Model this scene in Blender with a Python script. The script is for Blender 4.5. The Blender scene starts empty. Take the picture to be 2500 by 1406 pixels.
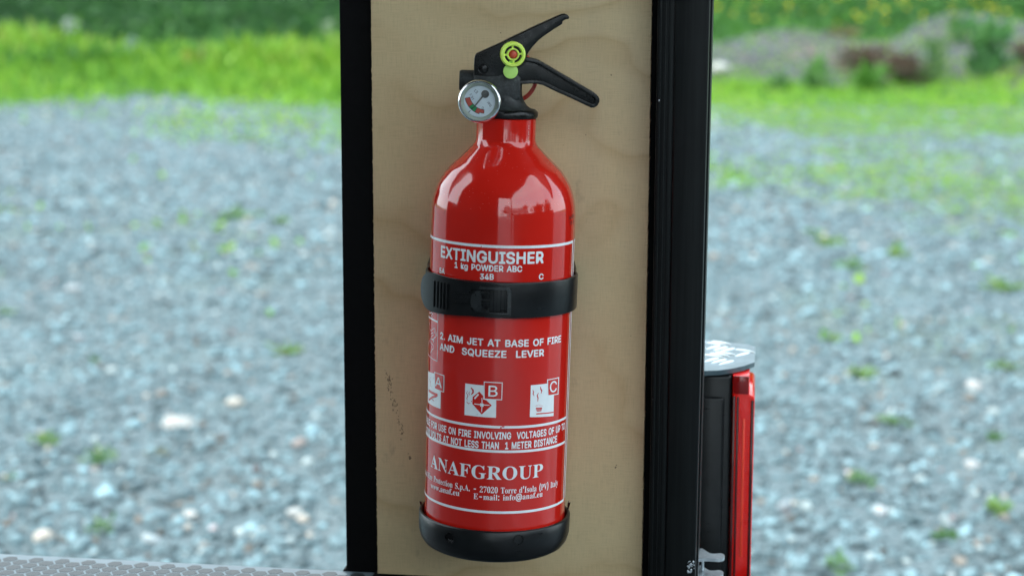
import bpy, bmesh, math, random
import numpy as np
from mathutils import Vector, Matrix, geometry

# ------------------------------------------------------------------ camera, world, sun, exposure
S = bpy.context.scene
COL = S.collection
FPX, PITCH, CAMZ = 4300.0, math.radians(10.0), 1.0
cd = bpy.data.cameras.new('camera'); cam = bpy.data.objects.new('camera', cd); COL.objects.link(cam)
cam.location = (0, 0, CAMZ); cam.rotation_euler = (math.radians(80.0), 0, 0)
cd.sensor_width = 36.0; cd.lens = 36.0 * FPX / 2500.0
cd.clip_start = 0.02; cd.clip_end = 2000
cd.dof.use_dof = True; cd.dof.focus_distance = 1.035; cd.dof.aperture_fstop = 7.8
cd.dof.aperture_blades = 0
S.camera = cam

SUN_EL, SUN_AZ = math.radians(50), math.radians(238)      # azimuth clockwise from +Y
w = bpy.data.worlds.new('World'); S.world = w; w.use_nodes = True
nt = w.node_tree; nt.nodes.clear()
sky = nt.nodes.new('ShaderNodeTexSky'); sky.sky_type = 'NISHITA'; sky.sun_disc = False
sky.sun_elevation = SUN_EL; sky.sun_rotation = SUN_AZ; sky.dust_density = 2.5; sky.air_density = 1.0; sky.ozone_density = 1.0
bg = nt.nodes.new('ShaderNodeBackground'); bg.inputs[1].default_value = 0.15
wo = nt.nodes.new('ShaderNodeOutputWorld')
tc = nt.nodes.new('ShaderNodeTexCoord'); mp = nt.nodes.new('ShaderNodeMapping'); mp.inputs['Scale'].default_value = (1, 1, 2.2)
cn = nt.nodes.new('ShaderNodeTexNoise'); cn.inputs['Scale'].default_value = 1.7; cn.inputs['Detail'].default_value = 6; cn.inputs['Roughness'].default_value = .55
cr = nt.nodes.new('ShaderNodeValToRGB'); cr.color_ramp.elements[0].position = .30; cr.color_ramp.elements[0].color = (.55, .55, .55, 1); cr.color_ramp.elements[1].position = .62; cr.color_ramp.elements[1].color = (1, 1, 1, 1)
cm = nt.nodes.new('ShaderNodeMix'); cm.data_type = 'RGBA'; cm.inputs[7].default_value = (4.6, 5.3, 5.6, 1)
nt.links.new(tc.outputs['Generated'], mp.inputs[0]); nt.links.new(mp.outputs[0], cn.inputs['Vector']); nt.links.new(cn.outputs[0], cr.inputs[0])
nt.links.new(cr.outputs[0], cm.inputs[0]); nt.links.new(sky.outputs[0], cm.inputs[6]); nt.links.new(cm.outputs[2], bg.inputs[0])
nt.links.new(bg.outputs[0], wo.inputs[0])
sd = bpy.data.lights.new('sun', 'SUN'); sd.energy = 1.0; sd.angle = math.radians(20); sd.color = (1, .98, .94)
sun = bpy.data.objects.new('sun', sd); COL.objects.link(sun)
dirv = Vector((math.sin(SUN_AZ) * math.cos(SUN_EL), math.cos(SUN_AZ) * math.cos(SUN_EL), math.sin(SUN_EL)))
sun.rotation_euler = dirv.to_track_quat('Z', 'Y').to_euler()
S.view_settings.view_transform = 'Standard'; S.view_settings.look = 'None'
S.view_settings.exposure = 2.1; S.view_settings.gamma = 1; S.view_settings.use_curve_mapping = False
S.render.engine = 'CYCLES'
S.cycles.use_denoising = True
S.cycles.max_bounces = 10; S.cycles.diffuse_bounces = 5; S.cycles.transparent_max_bounces = 12

# ------------------------------------------------------------------ helpers
RS = random.Random(7)
NR = np.random.default_rng(11)

def link(o, parent=None):
    COL.objects.link(o)
    if parent is not None: o.parent = parent
    return o

def tag(o, label=None, cat=None, group=None, kind=None):
    if label: o['label'] = label
    if cat: o['category'] = cat
    if group: o['group'] = group
    if kind: o['kind'] = kind
    return o

def empty(name, loc=(0, 0, 0), rot=None, parent=None):
    o = bpy.data.objects.new(name, None); link(o, parent); o.location = loc; o.empty_display_size = .05
    if rot is not None: o.rotation_euler = rot
    return o

def mesh_obj(name, verts, faces, mat, parent=None, smooth=False, auto=None):
    me = bpy.data.meshes.new(name); me.from_pydata([tuple(v) for v in verts], [], [tuple(f) for f in faces])
    me.update()
    return fin(name, me, mat, parent, smooth, auto)

def fin(name, me, mat, parent=None, smooth=False, auto=None):
    if mat is not None: me.materials.append(mat)
    if auto is not None:
        bm = bmesh.new(); bm.from_mesh(me)
        for f in bm.faces: f.smooth = True
        for e in bm.edges:
            e.smooth = not (len(e.link_faces) == 2 and e.calc_face_angle(0) > auto)
        bm.to_mesh(me); bm.free()
    elif smooth:
        me.polygons.foreach_set('use_smooth', [True] * len(me.polygons))
    o = bpy.data.objects.new(name, me)
    return link(o, parent)

def bm_obj(name, bm, mat, parent=None, smooth=False, auto=None, recalc=True):
    if recalc: bmesh.ops.recalc_face_normals(bm, faces=bm.faces[:])
    me = bpy.data.meshes.new(name); bm.to_mesh(me); bm.free()
    return fin(name, me, mat, parent, smooth, auto)

def bm_box(bm, x0, x1, y0, y1, z0, z1, bev=0.0, seg=2):
    r = bmesh.ops.create_cube(bm, size=1.0)
    for v in r['verts']:
        v.co = Vector(((x0 + x1) / 2 + v.co.x * (x1 - x0), (y0 + y1) / 2 + v.co.y * (y1 - y0), (z0 + z1) / 2 + v.co.z * (z1 - z0)))
    if bev > 0:
        es = set(e for v in r['verts'] for e in v.link_edges)
        bmesh.ops.bevel(bm, geom=list(es), offset=bev, segments=seg, profile=.5, affect='EDGES', clamp_overlap=True)

def box(name, x0, x1, y0, y1, z0, z1, mat, parent=None, bev=0.0, seg=2):
    bm = bmesh.new(); bm_box(bm, x0, x1, y0, y1, z0, z1, bev, seg)
    return bm_obj(name, bm, mat, parent, auto=.6)

def lathe(name, prof, mat, parent=None, n=96, auto=.7, M=None, a0=0.0, a1=2 * math.pi):
    full = abs(a1 - a0 - 2 * math.pi) < 1e-6
    k = n if full else n + 1
    V, F = [], []
    for r, z in prof:
        for i in range(k):
            a = a0 + (a1 - a0) * i / n
            V.append(Vector((r * math.sin(a), -r * math.cos(a), z)))
    if M is not None: V = [M @ v for v in V]
    for j in range(len(prof) - 1):
        for i in range(n if full else n):
            i2 = (i + 1) % k
            a, b, c, d = j * k + i, j * k + i2, (j + 1) * k + i2, (j + 1) * k + i
            if prof[j][0] < 1e-7: F.append((b, c, d))
            elif prof[j + 1][0] < 1e-7: F.append((a, b, c))
            else: F.append((a, b, c, d))
    bm = bmesh.new()
    me = bpy.data.meshes.new('t'); me.from_pydata([tuple(v) for v in V], [], F); bm.from_mesh(me); bpy.data.meshes.remove(me)
    bmesh.ops.remove_doubles(bm, verts=bm.verts[:], dist=1e-6)
    return bm_obj(name, bm, mat, parent, auto=auto)

def smooth_path(pts, n=8, closed=False):
    """Catmull-Rom through the points."""
    P = [Vector(p) for p in pts]; out = []
    m = len(P); segs = m if closed else m - 1
    for i in range(segs):
        g = (lambda k: P[k % m]) if closed else (lambda k: P[min(max(k, 0), m - 1)])
        p0, p1, p2, p3 = g(i - 1), g(i), g(i + 1), g(i + 2)
        for t in range(n):
            u = t / n
            out.append(.5 * ((2 * p1) + (p2 - p0) * u + (2 * p0 - 5 * p1 + 4 * p2 - p3) * u * u + (3 * p1 - p0 - 3 * p2 + p3) * u ** 3))
    if not closed: out.append(P[-1])
    return out

def tube(name, pts, r, mat, parent=None, n=12, closed=False):
    P = [Vector(p) for p in pts]; V, F = [], []
    m = len(P); prev = None
    for i, p in enumerate(P):
        a = P[(i - 1) % m] if closed or i > 0 else P[i]
        b = P[(i + 1) % m] if closed or i < m - 1 else P[i]
        t = (b - a).normalized()
        if prev is None: u = t.orthogonal().normalized()
        else: u = (prev - t * prev.dot(t)).normalized()
        prev = u; v = t.cross(u)
        rr = r(i / (m - 1)) if callable(r) else r
        for k in range(n):
            q = 2 * math.pi * k / n
            V.append(p + u * math.cos(q) * rr + v * math.sin(q) * rr)
    for i in range(m if closed else m - 1):
        for k in range(n):
            F.append((i * n + k, i * n + (k + 1) % n, ((i + 1) % m) * n + (k + 1) % n, ((i + 1) % m) * n + k))
    if not closed:
        F.append(tuple(range(n))[::-1]); F.append(tuple((m - 1) * n + k for k in range(n)))
    return mesh_obj(name, V, F, mat, parent, auto=.9)

def prism_bm(poly, y0, y1, holes=()):
    """2D polygon (x, z) extruded from y0 to y1."""
    loops = [poly] + list(holes)
    tri = geometry.tessellate_polygon([[Vector((p[0], p[1], 0)) for p in L] for L in loops])
    flat = [p for L in loops for p in L]; n = len(flat)
    V = [(p[0], y0, p[1]) for p in flat] + [(p[0], y1, p[1]) for p in flat]
    F = [tuple(t) for t in tri] + [tuple(i + n for i in t)[::-1] for t in tri]
    o = 0
    for L in loops:
        k = len(L)
        for i in range(k): F.append((o + i, o + (i + 1) % k, n + o + (i + 1) % k, n + o + i))
        o += k
    bm = bmesh.new(); me = bpy.data.meshes.new('t'); me.from_pydata(V, [], F); bm.from_mesh(me); bpy.data.meshes.remove(me)
    bmesh.ops.recalc_face_normals(bm, faces=bm.faces[:])
    return bm

def prism(name, poly, y0, y1, mat, parent=None, bev=0.0, seg=2, holes=()):
    bm = prism_bm(poly, y0, y1, holes)
    if bev > 0:
        bmesh.ops.dissolve_limit(bm, angle_limit=.01, verts=bm.verts[:], edges=bm.edges[:])
        es = [e for e in bm.edges if len(e.link_faces) == 2 and abs(abs(e.link_faces[0].normal.y) - abs(e.link_faces[1].normal.y)) > .5]
        bmesh.ops.bevel(bm, geom=es, offset=bev, segments=seg, profile=.5, affect='EDGES', clamp_overlap=True)
    return bm_obj(name, bm, mat, parent, auto=.55)

def offset_poly(poly, d):
    """inset a closed 2D polygon by d (towards its inside)."""
    n = len(poly); A = sum(poly[i][0] * poly[(i + 1) % n][1] - poly[(i + 1) % n][0] * poly[i][1] for i in range(n))
    s = 1 if A > 0 else -1; out = []
    for i in range(n):
        p0, p1, p2 = Vector(poly[i - 1]), Vector(poly[i]), Vector(poly[(i + 1) % n])
        e1, e2 = (p1 - p0).normalized(), (p2 - p1).normalized()
        n1, n2 = Vector((-e1.y, e1.x)) * s, Vector((-e2.y, e2.x)) * s
        b = (n1 + n2)
        if b.length < 1e-6: b = n1
        b.normalize(); k = d / max(.35, b.dot(n1))
        out.append(tuple(p1 + b * k))
    return out

# the reference lens: a pixel of the photograph as a ray, used to measure real positions
def ray(px, py):
    x, y = (px - 1250.0) / FPX, (703.0 - py) / FPX
    return Vector((x, math.cos(PITCH) + y * math.sin(PITCH), -math.sin(PITCH) + y * math.cos(PITCH)))
CAM = Vector((0, 0, CAMZ))
def on_plane(px, py, M, yl):
    """hit with the plane y = yl of the local frame M, in local coordinates."""
    Mi = M.inverted(); o = Mi @ CAM; d = Mi.to_3x3() @ ray(px, py)
    return o + d * ((yl - o.y) / d.y)
def on_level(px, py, M, zl):
    Mi = M.inverted(); o = Mi @ CAM; d = Mi.to_3x3() @ ray(px, py)
    return o + d * ((zl - o.z) / d.z)

# ------------------------------------------------------------------ materials
class Mat:
    def __init__(s, name):
        s.m = bpy.data.materials.new(name); s.m.use_nodes = True; s.t = s.m.node_tree
        s.b = s.t.nodes['Principled BSDF']; s.out = s.t.nodes['Material Output']
    def n(s, typ, **k):
        x = s.t.nodes.new(typ)
        for a, v in k.items():
            if a.startswith('i_'):
                key = a[2:]; key = int(key) if key.isdigit() else key.replace('_', ' ')
                x.inputs[key].default_value = v
            else: setattr(x, a, v)
        return x
    def l(s, a, b): s.t.links.new(a, b)
    def coord(s, kind='Object', scale=(1, 1, 1), rot=(0, 0, 0)):
        c = s.n('ShaderNodeTexCoord'); m = s.n('ShaderNodeMapping')
        m.inputs['Scale'].default_value = scale; m.inputs['Rotation'].default_value = rot
        s.l(c.outputs[kind], m.inputs[0]); return m.outputs[0]
    def noise(s, vec, scale, detail=4, rough=.5, dist=0):
        x = s.n('ShaderNodeTexNoise'); x.inputs['Scale'].default_value = scale; x.inputs['Detail'].default_value = detail
        x.inputs['Roughness'].default_value = rough; x.inputs['Distortion'].default_value = dist
        s.l(vec, x.inputs['Vector']); return x.outputs['Fac']
    def ramp(s, fac, stops, interp='LINEAR'):
        r = s.n('ShaderNodeValToRGB'); r.color_ramp.interpolation = interp
        e = r.color_ramp.elements
        while len(e) < len(stops): e.new(.5)
        for k, (p, c) in enumerate(stops):
            e[k].position = p; e[k].color = (c, c, c, 1) if isinstance(c, (int, float)) else (*c, 1)
        s.l(fac, r.inputs[0]); return r.outputs[0]
    def mix(s, fac, a, b, mode='MIX'):
        x = s.n('ShaderNodeMix', data_type='RGBA', blend_type=mode)
        for sock, v in ((x.inputs[0], fac), (x.inputs[6], a), (x.inputs[7], b)):
            if isinstance(v, (int, float)): sock.default_value = v
            elif isinstance(v, tuple): sock.default_value = (*v, 1)
            else: s.l(v, sock)
        return x.outputs[2]
    def base(s, v):
        if isinstance(v, tuple): s.b.inputs['Base Color'].default_value = (*v, 1)
        else: s.l(v, s.b.inputs['Base Color'])
        return s
    def set(s, **k):
        for a, v in k.items():
            i = s.b.inputs[a.replace('_', ' ')]
            if hasattr(v, 'links') or hasattr(v, 'is_linked'): s.l(v, i)
            else: i.default_value = v
        return s
    def bump(s, h, strength=.3, dist=.001):
        b = s.n('ShaderNodeBump'); b.inputs['Strength'].default_value = strength; b.inputs['Distance'].default_value = dist
        s.l(h, b.inputs['Height']); s.l(b.outputs[0], s.b.inputs['Normal']); return s

def plain(name, col, rough=.5, metal=0.0, var=.12, vs=300, bump=.0, bd=.0005, bs=1500, ior=1.5):
    m = Mat(name); v = m.coord()
    f = m.noise(v, vs, 3)
    lo = tuple(c * (1 - var) for c in col); hi = tuple(min(1, c * (1 + var)) for c in col)
    m.base(m.ramp(f, [(.3, lo), (.7, hi)]))
    m.set(Roughness=m.ramp(m.noise(v, vs * .4, 4), [(.3, max(0, rough - .06)), (.7, min(1, rough + .08))]), Metallic=metal, IOR=ior)
    if bump: m.bump(m.noise(v, bs, 2), bump, bd)
    return m

def make_materials():
    G = {}
    # birch plywood: flame figure, fine cloth-like fibres, a few dirt specks and smudges
    m = Mat('birch_plywood'); v = m.coord()
    warp = m.noise(m.coord(scale=(.75, 1, 1.0)), 8.5, 3, .45)
    cmb = m.n('ShaderNodeMath', operation='MULTIPLY_ADD'); sp = m.n('ShaderNodeSeparateXYZ'); m.l(v, sp.inputs[0])
    cmb.inputs[1].default_value = 5.0; m.l(warp, cmb.inputs[0]); 
    add = m.n('ShaderNodeMath', operation='MULTIPLY_ADD'); m.l(sp.outputs[2], add.inputs[0]); add.inputs[1].default_value = 12.0
    m.l(cmb.outputs[0], add.inputs[2]); m.l(sp.outputs[0], cmb.inputs[2])
    fr = m.n('ShaderNodeMath', operation='FRACT'); m.l(add.outputs[0], fr.inputs[0])
    line = m.ramp(fr.outputs[0], [(0, .45), (.10, 0.0), (.60, 0.0), (.86, .6), (.95, 1.0), (1, .45)])
    brk = m.ramp(m.noise(v, 9, 2), [(.34, 0.15), (.58, 1.0)])
    lf = m.n('ShaderNodeMath', operation='MULTIPLY'); m.l(line, lf.inputs[0]); m.l(brk, lf.inputs[1])
    big = m.noise(m.coord(scale=(1, 1, .5)), 6, 4, .55)
    base = m.ramp(big, [(.3, (.58, .445, .245)), (.55, (.67, .525, .30)), (.75, (.74, .59, .36))])
    lf2 = m.n('ShaderNodeMath', operation='MULTIPLY'); m.l(lf.outputs[0], lf2.inputs[0]); lf2.inputs[1].default_value = .40
    c1 = m.mix(lf2.outputs[0], base, (.42, .25, .10))
    fh = m.noise(m.coord(scale=(90, 60, 2600)), 1.0, 3, .6); fv = m.noise(m.coord(scale=(2300, 60, 90)), 1.0, 3, .6)
    fi = m.mix(.5, fh, fv)
    c2 = m.mix(1.0, c1, m.ramp(fi, [(.34, .78), (.5, .96), (.64, 1.02)]), 'MULTIPLY')
    dirt = m.ramp(m.noise(m.coord(scale=(1, 1, .45)), 55, 5, .6), [(.66, 0.0), (.76, .5)])
    c3 = m.mix(dirt, c2, (.22, .16, .11))
    sm = m.ramp(m.noise(m.coord(scale=(1, 1, .2)), 14, 3, .5), [(.55, 0.0), (.75, .30)])
    c4 = m.mix(sm, c3, (.30, .25, .20))
    vor = m.n('ShaderNodeTexVoronoi', i_Scale=34.0); m.l(v, vor.inputs['Vector'])
    spk = m.ramp(vor.outputs['Distance'], [(0.015, .8), (.035, 0.0)])
    rnd = m.n('ShaderNodeSeparateColor'); m.l(vor.outputs['Color'], rnd.inputs[0])
    gt = m.n('ShaderNodeMath', operation='GREATER_THAN'); m.l(rnd.outputs[0], gt.inputs[0]); gt.inputs[1].default_value = .96
    sk = m.n('ShaderNodeMath', operation='MULTIPLY'); m.l(spk, sk.inputs[0]); m.l(gt.outputs[0], sk.inputs[1])
    c5 = m.mix(sk.outputs[0], c4, (.10, .07, .05))
    m.base(c5).set(Roughness=.62).bump(fi, .25, .0003); G['ply'] = m.m
    m = plain('plywood_edge', (.36, .24, .13), .7, var=.3, vs=900); G['ply_edge'] = m.m
    G['smudge'] = plain('dried_dirt', (.17, .12, .075), .8, var=.3, vs=500).m
    # red powder paint
    m = Mat('red_paint'); v = m.coord()
    m.base(m.ramp(m.noise(v, 25, 3), [(.3, (.53, .013, .0075)), (.7, (.59, .016, .009))]))
    m.set(Roughness=m.ramp(m.noise(v, 60, 5), [(.35, .07), (.75, .13)]), IOR=1.55, Coat_Weight=.4, Coat_Roughness=.03, Coat_IOR=1.55)
    vor = m.n('ShaderNodeTexVoronoi', i_Scale=260.0); m.l(v, vor.inputs['Vector'])
    m.bump(m.mix(.5, m.noise(v, 40, 2), m.ramp(vor.outputs['Distance'], [(.0, 0.0), (.06, 1.0)])), .05, .0004); G['red'] = m.m
    # print: screen-printed, worn in tiny places
    m = Mat('white_print'); v = m.coord()
    m.base(m.ramp(m.noise(v, 300, 5), [(.22, (.48, .45, .45)), (.30, (.74, .78, .80)), (.7, (.80, .84, .86))])).set(Roughness=.28); G['print'] = m.m
    G['dark_print'] = plain('black_ink', (.04, .008, .008), .4).m
    G['faint'] = plain('pale_ink', (.66, .35, .33), .4).m
    m = Mat('black_plastic'); v = m.coord()
    m.base(m.ramp(m.noise(v, 120, 5), [(.3, (.0055, .006, .0065)), (.7, (.010, .011, .012))]))
    m.set(Roughness=m.ramp(m.noise(m.coord(scale=(1, 1, 9)), 60, 5, .6), [(.3, .27), (.75, .36)])).bump(m.noise(v, 900, 3), .06, .0003); G['blk'] = m.m; m.b.inputs['Specular IOR Level'].default_value = .30
    m = Mat('glossy_black_plastic'); v = m.coord()
    m.base(m.ramp(m.noise(v, 200, 5), [(.3, (.004, .004, .004)), (.75, (.008, .008, .008))]))
    m.set(Roughness=m.ramp(m.noise(v, 150, 5, .7), [(.35, .22), (.7, .42)])).bump(m.noise(v, 1200, 3), .08, .0003); G['gblk'] = m.m; m.b.inputs['Specular IOR Level'].default_value = .30
    # dusty valve body
    m = Mat('dusty_black_plastic'); v = m.coord()
    d = m.noise(v, 330, 6, .75)
    m.base(m.ramp(d, [(.42, (.010, .011, .012)), (.60, (.030, .036, .036)), (.74, (.10, .115, .11))]))
    m.set(Roughness=.55).bump(d, .15, .0004); G['dusty'] = m.m
    m = Mat('black_powder_coat'); v = m.coord()
    f = m.noise(m.coord(scale=(60, 60, 1.5)), 8, 5, .7)
    m.base(m.ramp(f, [(.35, (.004, .0048, .005)), (.7, (.009, .011, .011))]))
    m.set(Roughness=m.ramp(m.noise(v, 35, 5), [(.3, .34), (.7, .5)])).bump(m.noise(v, 700, 3), .08, .0003); G['post'] = m.m; m.b.inputs['Specular IOR Level'].default_value = .20
    G['matt'] = plain('matt_black_paint', (.003, .003, .0035), .62, bump=.05).m
    G['matt'].node_tree.nodes['Principled BSDF'].inputs['Specular IOR Level'].default_value = .1
    m = plain('chrome', (.72, .73, .74), .12, 1.0, var=.08, vs=60); G['chrome'] = m.m
    m = Mat('galvanised_steel'); v = m.coord()
    vo = m.n('ShaderNodeTexVoronoi', i_Scale=180.0); m.l(v, vo.inputs['Vector'])
    sc = m.n('ShaderNodeSeparateColor'); m.l(vo.outputs['Color'], sc.inputs[0])
    m.base(m.ramp(sc.outputs[0], [(.0, (.42, .47, .50)), (1, (.58, .63, .66))])).set(Roughness=.42, Metallic=.8).bump(m.noise(v, 600, 4), .15, .0003); G['galv'] = m.m
    m = Mat('aluminium_plate'); v = m.coord()
    m.base(m.ramp(m.noise(v, 90, 5, .7), [(.3, (.46, .51, .53)), (.7, (.64, .69, .71))])).set(Roughness=m.ramp(m.noise(v, 150, 4), [(.3, .28), (.7, .42)]), Metallic=1.0).bump(m.noise(v, 400, 4), .2, .0003); G['alu'] = m.m
    G['lime'] = plain('lime_plastic', (.72, .95, .14), .35, var=.05).m
    b = G['lime'].node_tree.nodes['Principled BSDF']; b.inputs['Subsurface Weight'].default_value = .25; b.inputs['Subsurface Radius'].default_value = (.003, .004, .001); b.inputs['Subsurface Scale'].default_value = .6
    G['lime2'] = plain('pale_lime_plastic', (.50, .80, .18), .5, var=.05, bump=.2, bs=2500).m
    G['edge'] = plain('highlight_black_plastic', (.020, .022, .023), .26).m  # lighter black for the buckle, its edge highlights put into the colour
    G['seal'] = plain('red_plastic', (.50, .035, .02), .38).m
    G['sealo'] = plain('orange_red_plastic', (.55, .07, .03), .4).m
    G['dial'] = plain('dial_paper', (.66, .72, .78), .45, var=.02).m
    G['dring'] = plain('gasket_ring', (.38, .42, .36), .4, var=.05).m
    G['needle'] = plain('needle_grey', (.055, .055, .055), .45).m
    G['ink'] = plain('dial_ink', (.035, .045, .07), .5).m
    G['dred'] = plain('dial_red', (.50, .06, .035), .5, var=.03).m
    G['dgreen'] = plain('dial_green', (.02, .30, .09), .5, var=.03).m
    m = Mat('clear_glass'); m.base((.95, .97, .97)).set(Roughness=.04, Transmission_Weight=1.0, IOR=1.12); G['glass'] = m.m
    # anti-slip floor
    m = Mat('floor_film'); v = m.coord()
    m.base(m.ramp(m.noise(v, 60, 4), [(.3, (.12, .165, .19)), (.7, (.15, .20, .23))])).set(Roughness=.42).bump(m.noise(v, 400, 3), .1, .0003); G['film'] = m.m
    m = Mat('floor_mesh_relief')
    wv = m.n('ShaderNodeTexChecker', i_Scale=1250.0); m.l(m.coord(rot=(0, 0, .6)), wv.inputs['Vector'])
    m.base(m.mix(wv.outputs['Fac'], (.008, .012, .015), (.026, .036, .043))).set(Roughness=.42).bump(wv.outputs['Fac'], .5, .0004); G['mesh'] = m.m
    # tail light
    m = Mat('red_lens'); v = m.coord(scale=(1, 1, 1))
    wv = m.n('ShaderNodeTexWave', i_Scale=420.0, bands_direction='Z'); m.l(v, wv.inputs['Vector'])
    m.base((.90, .008, .004)).set(Roughness=.10, IOR=1.4, Subsurface_Weight=.0)
    tl = m.n('ShaderNodeBsdfTranslucent'); tl.inputs[0].default_value = (.95, .02, .01, 1)
    mx = m.n('ShaderNodeMixShader'); mx.inputs[0].default_value = .15
    m.l(m.b.outputs[0], mx.inputs[1]); m.l(tl.outputs[0], mx.inputs[2]); m.l(mx.outputs[0], m.out.inputs[0])
    m.bump(wv.outputs['Fac'], .25, .0004); G['lens'] = m.m
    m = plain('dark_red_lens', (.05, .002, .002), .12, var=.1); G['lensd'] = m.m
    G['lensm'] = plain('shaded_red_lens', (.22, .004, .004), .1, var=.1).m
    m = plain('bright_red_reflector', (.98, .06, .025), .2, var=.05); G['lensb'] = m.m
    m = Mat('dull_aluminium'); v = m.coord(); m.base(m.ramp(m.noise(v, 120, 5, .7), [(.3, (.08, .12, .135)), (.7, (.15, .20, .225))])).set(Roughness=.42, Metallic=.9).bump(m.noise(v, 500, 4), .3, .0003); G['alu_dull'] = m.m
    G['roof'] = plain('roof_lining', (.035, .036, .038), .6, var=.1, vs=20).m
    G['wall'] = plain('dark_wall_board', (.04, .037, .035), .6, var=.1, vs=20).m
    # outside
    m = Mat('gravel_ground'); v = m.coord()
    n1 = m.noise(v, 1.1, 6, .6); n2 = m.noise(v, 70, 5, .7)
    c = m.ramp(n2, [(.32, (.065, .095, .105)), (.5, (.115, .165, .18)), (.68, (.18, .24, .26))])
    c = m.mix(m.ramp(n1, [(.45, 0.0), (.62, .35)]), c, (.11, .13, .125))
    at = m.n('ShaderNodeAttribute', attribute_name='green')
    g = m.ramp(m.noise(v, 5, 5, .65), [(.25, (.03, .07, .015)), (.5, (.06, .13, .02)), (.7, (.11, .14, .04))])
    m.base(m.mix(at.outputs['Fac'], c, g)).set(Roughness=.85).bump(n2, .9, .02); G['ground'] = m.m
    def tinted(name, rough, trans=0.0, mul=(1, 1, 1), spec=.5):
        m = Mat(name); at = m.n('ShaderNodeAttribute', attribute_name='tint')
        v = m.coord(); f = m.ramp(m.noise(v, 60, 4, .7), [(.3, .82), (.7, 1.12)])
        m.base(m.mix(1.0, at.outputs['Color'], f, 'MULTIPLY')).set(Roughness=rough)
        m.b.inputs['Specular IOR Level'].default_value = spec
        if trans > 0:
            tl = m.n('ShaderNodeBsdfTranslucent'); m.l(at.outputs['Color'], tl.inputs[0])
            mx = m.n('ShaderNodeMixShader'); mx.inputs[0].default_value = trans
            m.l(m.b.outputs[0], mx.inputs[1]); m.l(tl.outputs[0], mx.inputs[2]); m.l(mx.outputs[0], m.out.inputs[0])
        return m.m
    G['stone'] = tinted('loose_stone', .6, spec=.4)
    G['leaf'] = tinted('leaf_green', .5, .35, spec=.3)
    G['petal'] = tinted('petal', .6, .3)
    m = Mat('mound_gravel'); v = m.coord(); n2 = m.noise(v, 16, 6, .75)
    c = m.ramp(n2, [(.3, (.030, .031, .030)), (.5, (.062, .064, .060)), (.7, (.11, .115, .108))])
    b2 = m.ramp(m.noise(v, 1.3, 4, .6), [(.50, 0.0), (.68, .6)]); c = m.mix(b2, c, (.12, .085, .07))
    m.base(c).set(Roughness=.9).bump(n2, .8, .03); G['mound'] = m.m
    G['bark'] = plain('bark', (.10, .075, .055), .8, var=.3, vs=30).m
    G['render'] = plain('pale_render', (.55, .55, .53), .8, var=.04, vs=4).m
    G['tiles'] = plain('grey_roof', (.13, .12, .12), .8, var=.2, vs=5).m
    G['winglass'] = plain('window_glass', (.03, .04, .05), .05, var=.1).m
    return G
M_ = make_materials()

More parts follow.
